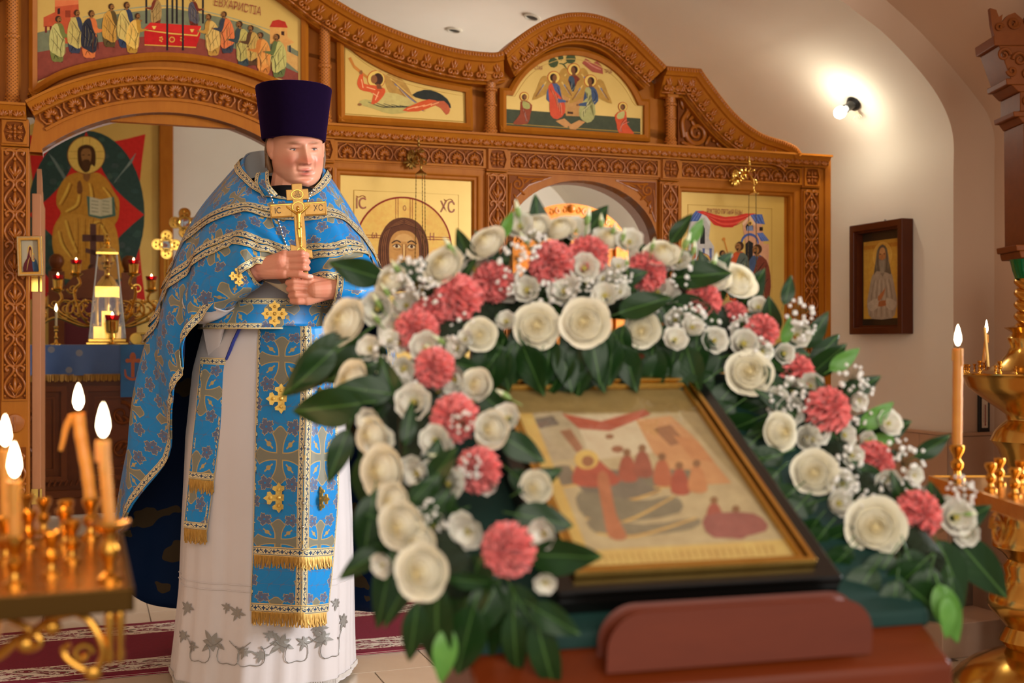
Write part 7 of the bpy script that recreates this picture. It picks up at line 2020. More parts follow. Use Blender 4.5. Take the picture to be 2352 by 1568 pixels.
# gold lettered border, left and bottom
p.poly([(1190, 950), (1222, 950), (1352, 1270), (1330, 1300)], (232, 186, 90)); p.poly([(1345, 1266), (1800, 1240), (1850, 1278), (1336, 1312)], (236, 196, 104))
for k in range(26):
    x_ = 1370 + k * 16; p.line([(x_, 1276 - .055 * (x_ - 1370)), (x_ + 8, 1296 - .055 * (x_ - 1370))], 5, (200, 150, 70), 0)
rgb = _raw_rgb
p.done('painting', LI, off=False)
M_lglass = thin_glass('icon_glass', 1.5, .03)
b = MB(); b.add([(-IWh + .015, .0, .015), (IWh - .015, .0, .015), (IWh - .015, .0, ILn - .015), (-IWh + .015, .0, ILn - .015)], [(0, 1, 2, 3)]); b.build('glass', M_lglass, LI, smooth=False)

# ------------------------------------------------------------------ flower garland arching over the icon
def radial(c0, c1, r0, r1, nz=3.0):
    def fn():
        x, y, z = xyz(coords('Object')); r = X.m('SQRT', x * x + y * y)
        t = X.m('SMOOTH_MIN', X.m('MAXIMUM', (r - r0) / (r1 - r0), 0.0), 1.0, .1)
        return xmix(xnoise(coords('Object'), nz, 2) * .35, xmix(t, c0, c1), c0)
    return fn
M_rose = mat('cream_petals', rgb(240, 226, 190), .5, fn=radial(rgb(246, 226, 172), rgb(255, 248, 230), .08, .50), Subsurface_Weight=.12, Subsurface_Radius=(.012, .010, .006), Subsurface_Scale=1.0, Sheen_Weight=.2)
M_lis = mat('white_petals', rgb(244, 232, 220), .5, fn=radial(rgb(226, 214, 164), rgb(254, 248, 240), .10, .40), Subsurface_Weight=.08, Sheen_Weight=.2)
M_pinkp = mat('pink_petals', rgb(238, 112, 118), .5, fn=lambda: xmix(xnoise(coords('Object'), 4, 3, .6), rgb(255, 100, 106), rgb(255, 168, 160)), Subsurface_Weight=.08, Sheen_Weight=.2)
M_leafg = mat('glossy_leaf', rgb(36, 66, 28), .34, Specular_IOR_Level=.35, fn=lambda: (lambda n_, xyz_: xmix((xabs(xyz_[1]) < .012), xmix(n_, rgb(20, 46, 16), rgb(34, 66, 24)), rgb(70, 104, 48)))(xnoise(coords('Object'), 3, 3), xyz(coords('Object'))), bump=lambda: (xsin(xyz(coords('Object'))[0] * 40.0 + xabs(xyz(coords('Object'))[1]) * 60.0), .03, .004))
M_leafl = mat('young_leaf', rgb(84, 140, 50), .4, fn=lambda: xmix(xnoise(coords('Object'), 3, 3), rgb(74, 132, 44), rgb(110, 160, 66)))
M_budg = mat('bud_green', rgb(170, 186, 120), .5, fn=lambda: xmix((xyz(coords('Object'))[2] > .1), rgb(136, 164, 88), rgb(226, 228, 190)))
M_stem = mat('stem_green', rgb(66, 96, 44), .5)
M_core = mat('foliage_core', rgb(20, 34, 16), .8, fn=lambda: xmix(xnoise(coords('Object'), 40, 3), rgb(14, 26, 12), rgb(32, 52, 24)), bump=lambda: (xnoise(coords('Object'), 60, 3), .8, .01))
M_gyp = mat('tiny_white_blossom', rgb(242, 236, 228), .6)

def petal(b, R_, z0, z1, ang, wd, curl, n=6, m=6, wav=0, close=0.0):
    def f(u, v):
        s = 2 * u - 1; a = ang + s * wd / 2 * (.60 + .40 * math.sin(min(1, v * 1.15) * PI / 2))
        e = v - .14 * s * s * v
        r = R_ * (.30 + .70 * min(1, e * 1.5) ** .55) * (1 - close * max(0, e - .55) ** 1.3 * 1.6) + curl * e ** 4 + wav * math.sin(s * 7 + ang * 3) * v * v + .03 * s * R_
        z = z0 + (z1 - z0) * e - abs(curl) * .55 * max(0, e - .72) ** 1.5 * 3
        return (r * math.cos(a), r * math.sin(a), z)
    b.grid(f, n, m)
def rose_core():
    b = MB()
    b.lathe([(.14, -.2), (.14, .15), (.08, .28), (0, .32)], 10)
    for k in range(3): petal(b, .17, -.2, .54, k * 2.1, 2.7, .0, close=.75)
    for k in range(3): petal(b, .26, -.2, .54, 1 + k * 2.1, 2.5, .0, close=.55)
    for k in range(4): petal(b, .35, -.2, .52, .4 + k * 1.57, 2.2, .0, close=.45)
    for k in range(4): petal(b, .45, -.25, .48, 1.1 + k * 1.57, 2.1, .02, close=.32)
    for k in range(5): petal(b, .55, -.3, .42, .9 + k * 1.26, 1.9, .05, close=.18)
    for k in range(5): petal(b, .65, -.35, .34, .2 + k * 1.26, 1.8, .10, close=.05)
    b.lathe([(.66, -.10), (.58, .12), (.46, .24), (.34, .32), (.24, .36), (.14, .38)], 16)  # added bowl blocking the deep gaps so the core shades lighter
    b.lathe([(0, -.6), (.10, -.58), (.30, -.45), (.5, -.25), (.2, -.1)], 10)
    return b
def carnation():
    b = MB()
    for k, (n, el, L) in enumerate(((4, 12, .72), (5, 30, .88), (6, 50, 1.0), (7, 70, 1.06), (7, 90, 1.04))):
        for i in range(n):
            a0 = 2 * PI * i / n + k * .7; e = rad(el + 6 * math.sin(i * 2.3)); wdt = 2 * PI / n * 1.5 / max(.6, math.sin(rad(max(el, 30))))
            def f(u, v, a0=a0, e=e, L=L, wdt=wdt, i=i, k=k):
                s = 2 * u - 1; a = a0 + s * wdt / 2 * v; ee = e + .26 * math.sin(s * 9 + i) * v * v + .13 * math.sin(s * 19 + k + i) * v ** 3
                l = L * v * (1 + .06 * math.sin(s * 25 + i * 1.7) * v - .10 * s * s)
                return (l * math.sin(ee) * math.cos(a), l * math.sin(ee) * math.sin(a), l * math.cos(ee) - .30)
            b.grid(f, 18, 5)
    b.lathe([(0, -.75), (.16, -.7), (.2, -.3), (.1, -.1)], 8)
    return b
def lisianthus(op=1.0):
    b = MB()
    for k in range(5): petal(b, .52 * op, -.5, .50, k * 1.26, 1.85, .10 * op, wav=.03)
    for k in range(5): petal(b, .76 * op, -.5, .38, .63 + k * 1.26, 1.75, .22 * op, wav=.05)
    return b
def lis_center():
    b = MB(); b.lathe([(0, -.1), (.10, -.08), (.14, .06), (.08, .16), (0, .18)], 10)
    for k in range(5): b.ball((.14 * math.cos(k * 1.26), .14 * math.sin(k * 1.26), .16), .05, 6, 4)
    return b
def bud():
    b = MB(); b.lathe([(0, -1), (.22, -.9), (.34, -.5), (.32, -.1), (.24, .3), (.12, .75), (0, 1)], 12, lobes=lambda a, t: 1 + .10 * math.sin(3 * a + 5 * t))
    b.tube([(0, 0, -.9), (.06, .02, -1.6), (.16, .05, -2.4)], .07, 6)
    return b
def leaf(kind=0):
    b = MB(); w_ = (.25, .30, .20)[kind]; dr = (.25, .12, .38)[kind]
    def f(u, v):
        s = 2 * v - 1; t = u; wd = w_ * math.sin(PI * t ** .82) ** .8 * (1 - .25 * t)
        return (t, s * wd, -dr * t * t + .16 * abs(s) * wd / w_ * w_ + .012 * math.sin(9 * t + 3 * s))
    b.grid(f, 14, 6); b.tube([(-.18, 0, .02), (0, 0, 0), (.3, 0, -dr * .09 - .004)], .012, 5)
    return b
def gyp():
    b = MB(); st = MB(); r2 = random.Random(5)
    for k in range(13):
        q = Vector((r2.uniform(-1, 1), r2.uniform(-1, 1), r2.uniform(.1, .9))); s = r2.uniform(.13, .21)
        b.ball(q, (s, s, s * .8), 8, 6)
        for j in range(4): b.ball(q + Vector((math.cos(j * 1.57), math.sin(j * 1.57), .3)) * s * .6, s * .55, 6, 4)
        b.tube([q, q * .5 + Vector((0, 0, -.2)), (0, 0, -1.0)], .022, 4, mi=1)
    return b
ME_rose = rose_core().mesh('rose', M_rose)
q = MB(); petal(q, .80, -.38, .22, 0, 1.75, .24, 7, 7); ME_rpet = q.mesh('petal', M_rose)
ME_carn = carnation().mesh('carnation', M_pinkp)
ME_lis = [lisianthus(1).mesh('lisianthus', M_lis), lisianthus(.82).mesh('lisianthus', M_lis)]
ME_lisc = lis_center().mesh('flower_center', mat('flower_center', rgb(186, 170, 80), .6))
ME_bud = bud().mesh('flower_bud', M_budg)
ME_leafs = [leaf(k).mesh('leaf', M_leafg) for k in range(3)]; ME_leafyoung = leaf(0).mesh('leaf', M_leafl)
ME_gyp = gyp().mesh('babys_breath', [M_gyp, M_stem])

ANC = [(1000, 1350, 1.20), (930, 1200, 1.30), (1160, 1280, 1.27), (880, 1000, 1.44), (1100, 1050, 1.44), (780, 850, 1.56), (1000, 850, 1.58), (820, 700, 1.66), (1000, 680, 1.70), (1150, 620, 1.76), (1330, 540, 1.86), (1330, 620, 1.78), (1345, 745, 1.70), (1520, 650, 1.84), (1560, 790, 1.76), (1700, 680, 1.92), (1750, 850, 1.80), (1850, 820, 1.88), (1900, 960, 1.74), (1790, 1000, 1.70), (2000, 1000, 1.76), (2020, 1200, 1.58), (1900, 1150, 1.60), (2200, 1200, 1.60), (2100, 1320, 1.50), (1240, 1350, 1.22)]
def gd(px, py):
    a = c = 0
    for x, y, d in ANC:
        w_ = 1 / (((x - px) ** 2 + (y - py) ** 2) + 400) ** 1.5; a += w_ * d; c += w_
    d = a / c
    # keep clear of the lectern top
    o = LIi @ Vector((0, 0, CAMH)); r_ = (LIi @ W(px, py, 1.0)) - o; k = (.03 - o.y) / r_.y; q = o + r_ * k
    if k > 0 and -.36 < q.x < .36 and -.06 < q.z < .56: d = min(d, k - .035)
    return d
GB0 = Vector((LO.x - .02, LO.y + .12, LO.z))
GL = empty('flower_garland', Matrix.Translation(GB0), 'arched garland of pink carnations, cream roses and dark leaves around the lectern icon', 'garland')
fr2 = random.Random(3)
def axis_for(px, py, k=.55, j=.22):
    p_ = W(px, py, 1.0); to = -Vector((p_.x, p_.y, p_.z - CAMH)).normalized()
    out = Vector((px - 1450, 0, -(py - 1060))); out.normalize()
    return (to + out * k + Vector((fr2.uniform(-1, 1), fr2.uniform(-.3, .3), fr2.uniform(-1, 1))) * j).normalized()
def place(name, me, px, py, r, k=.45, j=.22, dd=0.0, label=None):
    d = gd(px, py) + dd; s = r / F * d; ax = axis_for(px, py, k, j)
    M_ = Matrix.Translation(W(px, py, d) - GB0) @ ax.to_track_quat('Z', 'Y').to_matrix().to_4x4() @ Matrix.Rotation(fr2.uniform(0, 6.28), 4, 'Z') @ Matrix.Scale(s, 4)
    o = inst(name, me, GL, M_)
    if label: o['label'] = label
    return o
carns = [(1264, 601, 54), (1130, 646, 48), (1046, 681, 58), (983, 722, 44), (952, 757, 52), (994, 841, 48), (1039, 957, 56), (1351, 582, 48), (1483, 620, 47), (1619, 690, 42), (1690, 718, 30), (1752, 758, 40), (1831, 852, 44), (1908, 940, 54), (2014, 1058, 48), (2114, 1180, 56), (1093, 1078, 54), (1161, 1266, 64)]
for q in carns: place('carnation', ME_carn, *q, dd=-.01)
roses = [(1345, 742, 60, .1), (1233, 750, 56, .1), (1474, 756, 44, .0), (1103, 768, 40, .0), (1720, 858, 56, .3), (1788, 992, 48, .7), (1870, 1084, 54, .2), (2010, 1208, 70, .2), (795, 742, 60, .9), (812, 882, 58, 1.1), (882, 1082, 64, .8), (925, 1206, 60, .6), (972, 1312, 68, .5), (1020, 612, 52, 1.0), (1120, 562, 50, 1.2), (1690, 648, 52, .9), (1285, 528, 42, 1.2), (1520, 586, 44, 1.0), (856, 1000, 46, .9), (1132, 986, 46, .5), (1232, 1118, 40, .3), (1096, 884, 40, .5), (898, 648, 44, 1.1), (1228, 524, 42, 1.2), (1398, 552, 38, 1.1), (905, 1150, 46, .8), (1640, 640, 42, 1.0), (960, 1246, 50, .6)]
for px, py, r, k in roses:
    o = place('rose', ME_rose, px, py, r, k, .12)
    for i in range(5): inst('petal', ME_rpet, o, Matrix.Rotation(i * 1.257 + .5, 4, 'Z') @ Matrix.Rotation(fr2.uniform(-.08, .08), 4, 'X'))
lis = [(1342, 616, 33), (1211, 666, 36), (1297, 670, 37), (1390, 680, 34), (1511, 672, 33), (1163, 738, 27), (1550, 780, 28), (927, 847, 33), (950, 923, 40), (1045, 872, 38), (1098, 888, 32), (1708, 790, 38), (1640, 782, 30), (1800, 812, 28), (1860, 886, 30), (1782, 918, 34), (1876, 990, 31), (1937, 1000, 33), (1957, 1046, 25), (1925, 1156, 38), (2038, 1106, 30), (2096, 1092, 28), (2196, 1188, 40), (2218, 1224, 34), (868, 708, 38), (850, 965, 34), (872, 1012, 34), (960, 1086, 38), (1030, 1112, 38), (1118, 1106, 34), (1075, 1220, 38), (1130, 985, 44), (1165, 960, 32), (1235, 1110, 38), (1250, 1225, 34), (1252, 1336, 30), (1194, 520, 32), (1232, 524, 34), (1322, 530, 32), (1386, 548, 32), (1446, 556, 30), (1560, 600, 30), (1640, 632, 32), (1742, 706, 28), (1830, 770, 30), (905, 640, 36), (850, 800, 28), (1070, 780, 26), (895, 780, 22), (1590, 752, 30), (2040, 972, 30), (1970, 920, 26), (1990, 1012, 22), (2130, 1130, 26), (1000, 1010, 34), (1420, 612, 24), (880, 1296, 28), (1050, 800, 28)]
for k, q in enumerate(lis):
    o = place('lisianthus', ME_lis[k % 2], q[0], q[1], q[2] * 1.12, k=.5, j=.35); inst('flower_center', ME_lisc, o, Matrix.Identity(4))
for px, py, r in [(1188, 478, 22), (1202, 545, 18), (1350, 496, 22), (1381, 506, 18), (1410, 524, 16), (1432, 538, 17), (1578, 552, 22), (1594, 568, 18), (884, 664, 20), (866, 690, 22), (862, 728, 20), (1030, 562, 22), (908, 612, 20), (1640, 600, 22), (1008, 780, 20), (988, 800, 18), (1155, 905, 22), (880, 862, 20), (1000, 1048, 20), (1440, 600, 16), (1500, 560, 16), (2230, 1180, 16)]:
    d = gd(px, py) - .01; s = r / F * d; out = Vector((px - 1450 + fr2.uniform(-300, 300), -200, -(py - 1060) + 200)).normalized()
    inst('flower_bud', ME_bud, GL, Matrix.Translation(W(px, py, d) - GB0) @ out.to_track_quat('Z', 'Y').to_matrix().to_4x4() @ Matrix.Scale(s, 4))
for px, py, r in [(940, 622, 34), (962, 652, 30), (985, 676, 26), (1182, 592, 32), (1216, 566, 28), (1172, 650, 24), (920, 656, 26), (1232, 552, 22), (1830, 716, 30), (1848, 752, 26), (1702, 752, 28), (1955, 868, 30), (1978, 892, 22), (1812, 900, 28), (1832, 926, 22), (1938, 1108, 30), (1962, 1140, 28), (1986, 1160, 26), (2086, 1058, 32), (2062, 1032, 24), (2200, 1112, 26), (2218, 1136, 22), (1060, 972, 24), (1084, 1068, 26), (892, 800, 26), (1060, 1090, 20), (1500, 700, 24), (1420, 640, 20), (1600, 730, 22), (1340, 660, 20)]:
    place('babys_breath', ME_gyp, px, py, r, .4, .3, dd=-.02)
leaves = [(828, 770, 215, 210, 0), (835, 925, 188, 165, 1), (800, 985, 250, 120, 0), (880, 640, 165, 120, 1), (1000, 632, 168, 95, 1), (900, 905, 170, 120, 1), (872, 830, 200, 130, 0), (840, 1040, 268, 150, 0), (860, 1130, 262, 150, 0), (905, 1260, 258, 170, 2), (960, 1380, 262, 150, 2), (1110, 1270, 248, 200, 1), (1010, 1340, 262, 240, 2), (1130, 1330, 262, 190, 1), (1170, 1340, 300, 170, 0), (1232, 1420, 282, 190, 2), (1210, 1270, 352, 170, 1), (1220, 1390, 330, 120, 1), (1190, 1130, 30, 110, 0), (1180, 1180, 350, 130, 1), (930, 1080, 240, 120, 0), (1060, 1170, 200, 110, 1), (1200, 790, 290, 120, 1), (1290, 800, 275, 110, 1), (1150, 800, 250, 120, 0), (1420, 790, 285, 120, 1), (1500, 790, 265, 130, 1), (1560, 830, 250, 110, 0), (1350, 800, 255, 110, 1), (1420, 720, 20, 120, 1), (1540, 640, 8, 130, 1), (1540, 690, 335, 120, 1), (1660, 820, 195, 130, 1), (1690, 880, 225, 130, 0), (1740, 960, 205, 130, 1), (1800, 1040, 200, 150, 0), (1830, 1120, 215, 130, 1), (1860, 860, 40, 100, 1), (1850, 800, 62, 90, 0), (1880, 1190, 235, 120, 1), (1950, 1250, 240, 130, 1), (1985, 1010, 20, 110, 1), (2080, 1260, 290, 170, 1), (2150, 1240, 300, 170, 0), (2190, 1230, 310, 180, 0), (2120, 1290, 225, 160, 1), (2050, 1270, 235, 150, 1), (2080, 1340, 320, 150, 1), (2180, 1320, 285, 120, 2), (1090, 610, 120, 90, 0), (1540, 560, 60, 80, 0), (900, 720, 160, 90, 0), (1620, 640, 40, 90, 0), (1130, 830, 235, 110, 0), (1950, 1000, 50, 80, 0), (2100, 1050, 30, 90, 0), (1260, 700, 260, 80, 0), (1470, 660, 200, 80, 0), (1800, 700, 70, 70, 0), (770, 800, 225, 130, 0)]
leaves += [(1690, 930, 215, 150, 1), (1735, 1010, 220, 150, 1), (1790, 1080, 222, 150, 1), (1845, 1150, 225, 150, 1), (1900, 1210, 228, 150, 1), (1950, 1265, 225, 140, 1), (1640, 860, 215, 130, 1), (2010, 1300, 230, 130, 1), (1760, 1050, 190, 120, 0), (1880, 1150, 200, 130, 0), (1960, 1210, 210, 130, 0), (1150, 1000, 330, 110, 1), (1170, 1080, 320, 110, 0), (1200, 1220, 330, 110, 1), (1100, 900, 320, 110, 1), (1150, 1330, 240, 150, 1), (1090, 1390, 255, 170, 1), (960, 1290, 240, 150, 2), (1180, 1400, 270, 160, 2), (2140, 1300, 255, 150, 1), (2060, 1330, 260, 130, 1)]
leaves += [(1120 + 24 * k_, 775 + 18 * ((k_ * 7) % 3), 262 + 26 * math.sin(k_ * 2.1), 105, 1) for k_ in range(22)] + [(1140 + 42 * k_, 745, 268 + 20 * math.sin(k_ * 1.7), 130, 0) for k_ in range(12)]
yng = [(1975, 985, 40, 90), (1990, 1020, 10, 80), (2155, 1340, 285, 130), (2172, 1370, 275, 90), (1905, 850, 35, 80), (1030, 1440, 262, 120), (1585, 560, 65, 60), (1160, 545, 80, 60), (1800, 790, 75, 60)]
for k, (px, py, a, L, kd) in enumerate(leaves + [y_ + (3,) for y_ in yng]):
    d = gd(px, py) + (.015 if kd != 3 else .0); s = L / F * d * 1.08
    x_ = Vector((math.cos(rad(a)), fr2.uniform(-.35, .15), math.sin(rad(a)))).normalized()
    n_ = (axis_for(px, py, .3, .35)); n_ = (n_ - x_ * n_.dot(x_)).normalized(); y_ = n_.cross(x_)
    inst('leaf', (ME_leafs + [ME_leafyoung])[kd], GL, frameM(W(px, py, d) - GB0, x_ * s, y_ * s, n_ * s))
# filler leaves and small blossoms all along the band
fill = random.Random(21)
spine = [(1000, 1330), (940, 1180), (930, 1030), (930, 880), (960, 770), (1060, 690), (1180, 640), (1320, 620), (1460, 640), (1590, 690), (1700, 780), (1790, 880), (1880, 990), (1970, 1090), (2080, 1190), (2140, 1270)]
SPN = resample([Vector((a, c, 0)) for a, c in spine], 120)
for k in range(95):
    q = SPN[fill.randrange(2, 118)]; px, py = q.x + fill.uniform(-75, 75), q.y + fill.uniform(-75, 75)
    if lp(px, py)[0] > -IWh and lp(px, py)[0] < IWh and 0 < lp(px, py)[1] < ILn: continue
    a = math.degrees(math.atan2(-(py - q.y), px - q.x)) + fill.uniform(-50, 50)
    d = gd(px, py) + fill.uniform(.02, .06); s = fill.uniform(75, 125) / F * d
    x_ = Vector((math.cos(rad(a)), fill.uniform(-.5, .2), math.sin(rad(a)))).normalized(); n_ = axis_for(px, py, .3, .4); n_ = (n_ - x_ * n_.dot(x_)).normalized(); y_ = n_.cross(x_)
    inst('leaf', ME_leafs[k % 3], GL, frameM(W(px, py, d) - GB0, x_ * s, y_ * s, n_ * s))
for k in range(120):
    q = SPN[fill.randrange(3, 117)]; px, py = q.x + fill.uniform(-95, 85), q.y + fill.uniform(-85, 70)
    u_, v_ = lp(px, py)
    if -IWh - .01 < u_ < IWh + .01 and -.02 < v_ < ILn + .03: continue
    if min((px - c_[0]) ** 2 + (py - c_[1]) ** 2 - (c_[2] * .9) ** 2 for c_ in carns + [r_[:3] for r_ in roses]) < 0: continue
    if k % 3 == 2: place('babys_breath', ME_gyp, px, py, fill.uniform(22, 30), .4, .3, dd=.01)
    else:
        o = place('lisianthus', ME_lis[k % 2], px, py, fill.uniform(28, 40), k=.5, j=.4, dd=.02); inst('flower_center', ME_lisc, o, Matrix.Identity(4))
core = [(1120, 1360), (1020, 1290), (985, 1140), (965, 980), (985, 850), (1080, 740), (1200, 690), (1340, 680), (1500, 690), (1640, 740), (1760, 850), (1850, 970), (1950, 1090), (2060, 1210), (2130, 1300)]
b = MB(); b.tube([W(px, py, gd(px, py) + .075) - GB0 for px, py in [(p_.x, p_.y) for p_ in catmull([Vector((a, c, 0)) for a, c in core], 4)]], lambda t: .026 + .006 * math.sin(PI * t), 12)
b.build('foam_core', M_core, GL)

# ------------------------------------------------------------------ candle stands and candles
M_wax = mat('honey_wax', rgb(222, 150, 62), .38, fn=lambda: xmix(xnoise(coords('Object'), 30, 3), rgb(232, 160, 70), rgb(204, 126, 44)), Subsurface_Weight=.35, Subsurface_Radius=(.02, .008, .002), Subsurface_Scale=.5)
M_wick = mat('wick', rgb(30, 20, 20), .9)
M_fl = emis('flame', (1.0, .80, .50, 1), 26)
M_brassw = mat('warm_brass', rgb(206, 148, 60), .24, 1.0, fn=lambda: xmix(xnoise(coords('Object'), 30, 3), rgb(222, 168, 78), rgb(186, 122, 40)), bump=lambda: (xnoise(coords('Object'), 70, 2), .15, .002))
M_brassd = mat('dark_brass', rgb(84, 58, 26), .4, 1.0)
def flame(t, base, L, r_, m=M_fl):
    b = MB(); b.lathe([(0, 0), (r_ * .6, L * .10), (r_, L * .30), (r_ * .86, L * .52), (r_ * .45, L * .80), (0, L)], 14, base); b.build('flame', m, t)
    b = MB(); b.tube([(base[0], base[1], base[2] - .006), (base[0], base[1], base[2] + L * .16)], .0012, 6); b.build('wick', M_wick, t)
def candle(foot, P, r_, L, label, glow=0.0, drip=False, group=None, fr_=.0058, m=M_wax):
    """P: centre line points above the foot (world, relative to the foot)"""
    t = empty('candle', Matrix.Translation(foot), label, 'candle', group)
    C = catmull([Vector((0, 0, 0))] + [Vector(q) for q in P], 8) if len(P) > 1 else resample([Vector((0, 0, 0)), Vector(P[0])], 10)
    b = MB(); b.tube(C, lambda s: r_ * (1.0 + .03 * math.sin(s * 31)) * (1.08 if s > .985 else 1), 16)
    if drip:
        e = C[-1]; b.tube(catmull([e + Vector((-r_ * .8, -.003, -.004)), e + Vector((-r_ * 1.7, -.004, -.018)), e + Vector((-r_ * 2.2, -.004, -.036)), e + Vector((-r_ * 2.6, -.004, -.048))], 5), lambda s: .0052 * (1 - .5 * s), 8)
    else:
        for k in range(3):
            a = k * 2.1 + 1; e = C[-1]; b.tube([e + Vector((r_ * .95 * math.cos(a), r_ * .95 * math.sin(a), 0)), e + Vector((r_ * 1.05 * math.cos(a), r_ * 1.05 * math.sin(a), -.012 - .01 * k))], .0022, 6)
    b.build('wax', m, t)
    flame(t, C[-1] + Vector((0, 0, .004)), L, fr_)
    if glow:
        pl = bpy.data.lights.new('flame_light', 'POINT'); pl.energy = glow; pl.color = (1, .56, .20); pl.shadow_soft_size = .012
        o = bpy.data.objects.new('flame_light', pl); COL.objects.link(o); o.location = Vector(foot) + C[-1] + Vector((0, -.001, L + .022))
    return t
def socket(parent, c, s=1.0, m=M_brassw, dish=False):
    """turned candle cup standing on the tray at c (parent local)"""
    pr = [(.012, 0), (.012, .004), (.006, .008), (.005, .014), (.009, .020), (.0095, .026), (.005, .032), (.006, .036), (.0105, .044), (.0115, .050), (.010, .052), (.007, .050), (.007, .040), (0, .040)]
    if dish: pr = [(.013, 0), (.013, .005), (.006, .010), (.006, .020), (.011, .028), (.011, .036), (.006, .044), (.007, .050), (.015, .054), (.021, .060), (.0215, .063), (.015, .060), (.009, .058), (0, .058)]
    b = MB(); b.lathe([(r_ * s, z * s) for r_, z in pr], 18, c); return b.build('candle_cup', m, parent)
# --- left stand: square tray with gallery of cups
TZ = W(296, 1353, 1.20).z
corner = W(297, 1356, 1.20)
LS = empty('candle_stand', frameM(Vector((corner.x, corner.y, NAVE)), Vector((CT, ST, 0)), Vector((-ST, CT, 0)), Vector((0, 0, 1))), 'brass candle stand with square tray in the left foreground', 'candle stand')
hT = TZ - NAVE; TWd = .36
b = MB(); b.box(-TWd, 0, 0, TWd, hT - .010, hT); b.build('tray', M_brassw, LS, smooth=False, bevel=.002)
b = MB()
b.ring([(-TWd - .003, hT - .024), (.003, hT - .024), (.003, hT + .003), (-TWd - .003, hT + .003)], [(-TWd, hT - .022), (0, hT - .022), (0, hT + .001), (-TWd, hT + .001)], -.004, 0)
b = MB(); b.box(-TWd - .004, .004, -.005, .001, hT - .022, hT + .002); b.box(-.001, .005, -.005, TWd + .004, hT - .022, hT + .002); b.box(-TWd - .005, -TWd + .001, -.005, TWd + .004, hT - .022, hT + .002); b.box(-TWd, 0, TWd - .001, TWd + .005, hT - .022, hT + .002)
b.build('tray_rim', M_brassd, LS, smooth=False, bevel=.0015)
b = MB(); b.lathe([(.17, 0), (.17, .02), (.10, .05), (.05, .08), (.03, .12), (.045, .16), (.03, .20), (.022, .26), (.035, .34), (.05, .42), (.035, .50), (.022, .56), (.022, .80), (.04, .84), (.05, .90), (.03, .96), (.06, hT - .03), (.10, hT - .011), (0, hT - .011)], 28, (-TWd / 2, TWd / 2, 0)); b.build('column', M_brassw, LS, sharp=50)
def scroll(parent, P, r_, m, spir=()):
    b = MB(); b.tube(catmull(P, 8), lambda t: r_ * (1 - .25 * t), 8)
    for c, R_, tu, a0, sg in spir: b.tube(spiral(c, R_, tu, a0, sg, .3, 26), lambda t: r_ * (.95 - .4 * t), 8)
    return b, parent
# scrolled apron under the front edge and the side
def lpx(px, py, d):   # pixel at depth d -> stand local
    return (LS.matrix_world.inverted() @ W(px, py, d))
M_ = LS.matrix_world.inverted()
def A(px, py, d=1.215): q = M_ @ W(px, py, d); return (q.x, q.y, q.z)
b = MB()
b.tube(catmull([A(170, 1406), A(205, 1424), A(232, 1470), A(236, 1510), A(214, 1540), A(180, 1530), A(152, 1508), A(146, 1490), A(160, 1480)], 6), lambda t: .0048 * (1 - .3 * t), 8)
b.tube(catmull([A(175, 1404), A(120, 1420), A(80, 1450), A(40, 1470), A(5, 1500), A(-30, 1520)], 6), .0052, 8)
b.tube(catmull([A(20, 1420), A(60, 1440), A(95, 1470), A(70, 1490), A(48, 1476)], 6), .004, 8)
b.tube(spiral(A(190, 1500), .010, 1.0, 0, 1, .4, 16), .0036, 7)
for px, py in ((60, 1480), (120, 1440), (215, 1545)): b.ball(A(px, py), (.009, .006, .009), 10, 8)
b.build('scroll_apron', M_brassw, LS)
for px in (252, 277):
    b = MB(); q = A(px, 1392); k = A(px + 4, 1530)
    b.lathe([(0, 0), (.0035, .002), (.005, .010), (.0035, .018), (.0045, .03), (.0055, .05), (.0035, .06), (0, .064)], 10, (q[0], q[1] + (.012 if px > 260 else .004), q[2] - .062)); b.build('pendant', M_brassw, LS)
LM_ = LS.matrix_world
def tray_pt(px, py):
    """pixel on the tray surface -> (local, world)"""
    t = (TZ - CAMH) / (-(py - HZ) / F); wv = W(px, py, t); q = M_ @ wv; return q, wv
cups = []
def cup_at(px, py, s=1.0, dish=False):
    q, wv = tray_pt(px, py); socket(LS, (q.x, q.y, hT), s, dish=dish); return wv
for px, py in ((100, 1226), (148, 1256), (118, 1322), (152, 1232), (60, 1216), (215, 1226), (165, 1290), (66, 1262)): cup_at(px, py, .92)
def lit(px_top, py_top, pxb, pyb, r_, label, bend=None, sz=1.0, dish=False, L=.030, glow=.30, drip=False):
    wv = cup_at(pxb, pyb, sz, dish); foot = wv + Vector((0, 0, .052 * sz if not dish else .060 * sz)); d = foot.y
    top = W(px_top, py_top, d); P = [Vector(top - foot)]
    if bend: P = [Vector(W(*q, d) - foot) for q in bend] + P
    candle(foot, P, r_, L, label, glow, drip, 'lit candles on the left stand')
lit(33, 1104, 34, 1346, .0062, 'short lit honey wax candle at the front of the left stand', L=.036)
lit(237, 1012, 252, 1334, .0060, 'straight lit honey wax candle in the wide rimmed corner cup', dish=True, L=.036)
lit(180, 948, 208, 1236, .0082, 'thick bent lit candle with wax dripping at its side', bend=[(200, 1080), (186, 1000)], L=.034, drip=True)
lit(12, 1032, 14, 1290, .0062, 'lit honey wax candle at the left picture edge', L=.036)

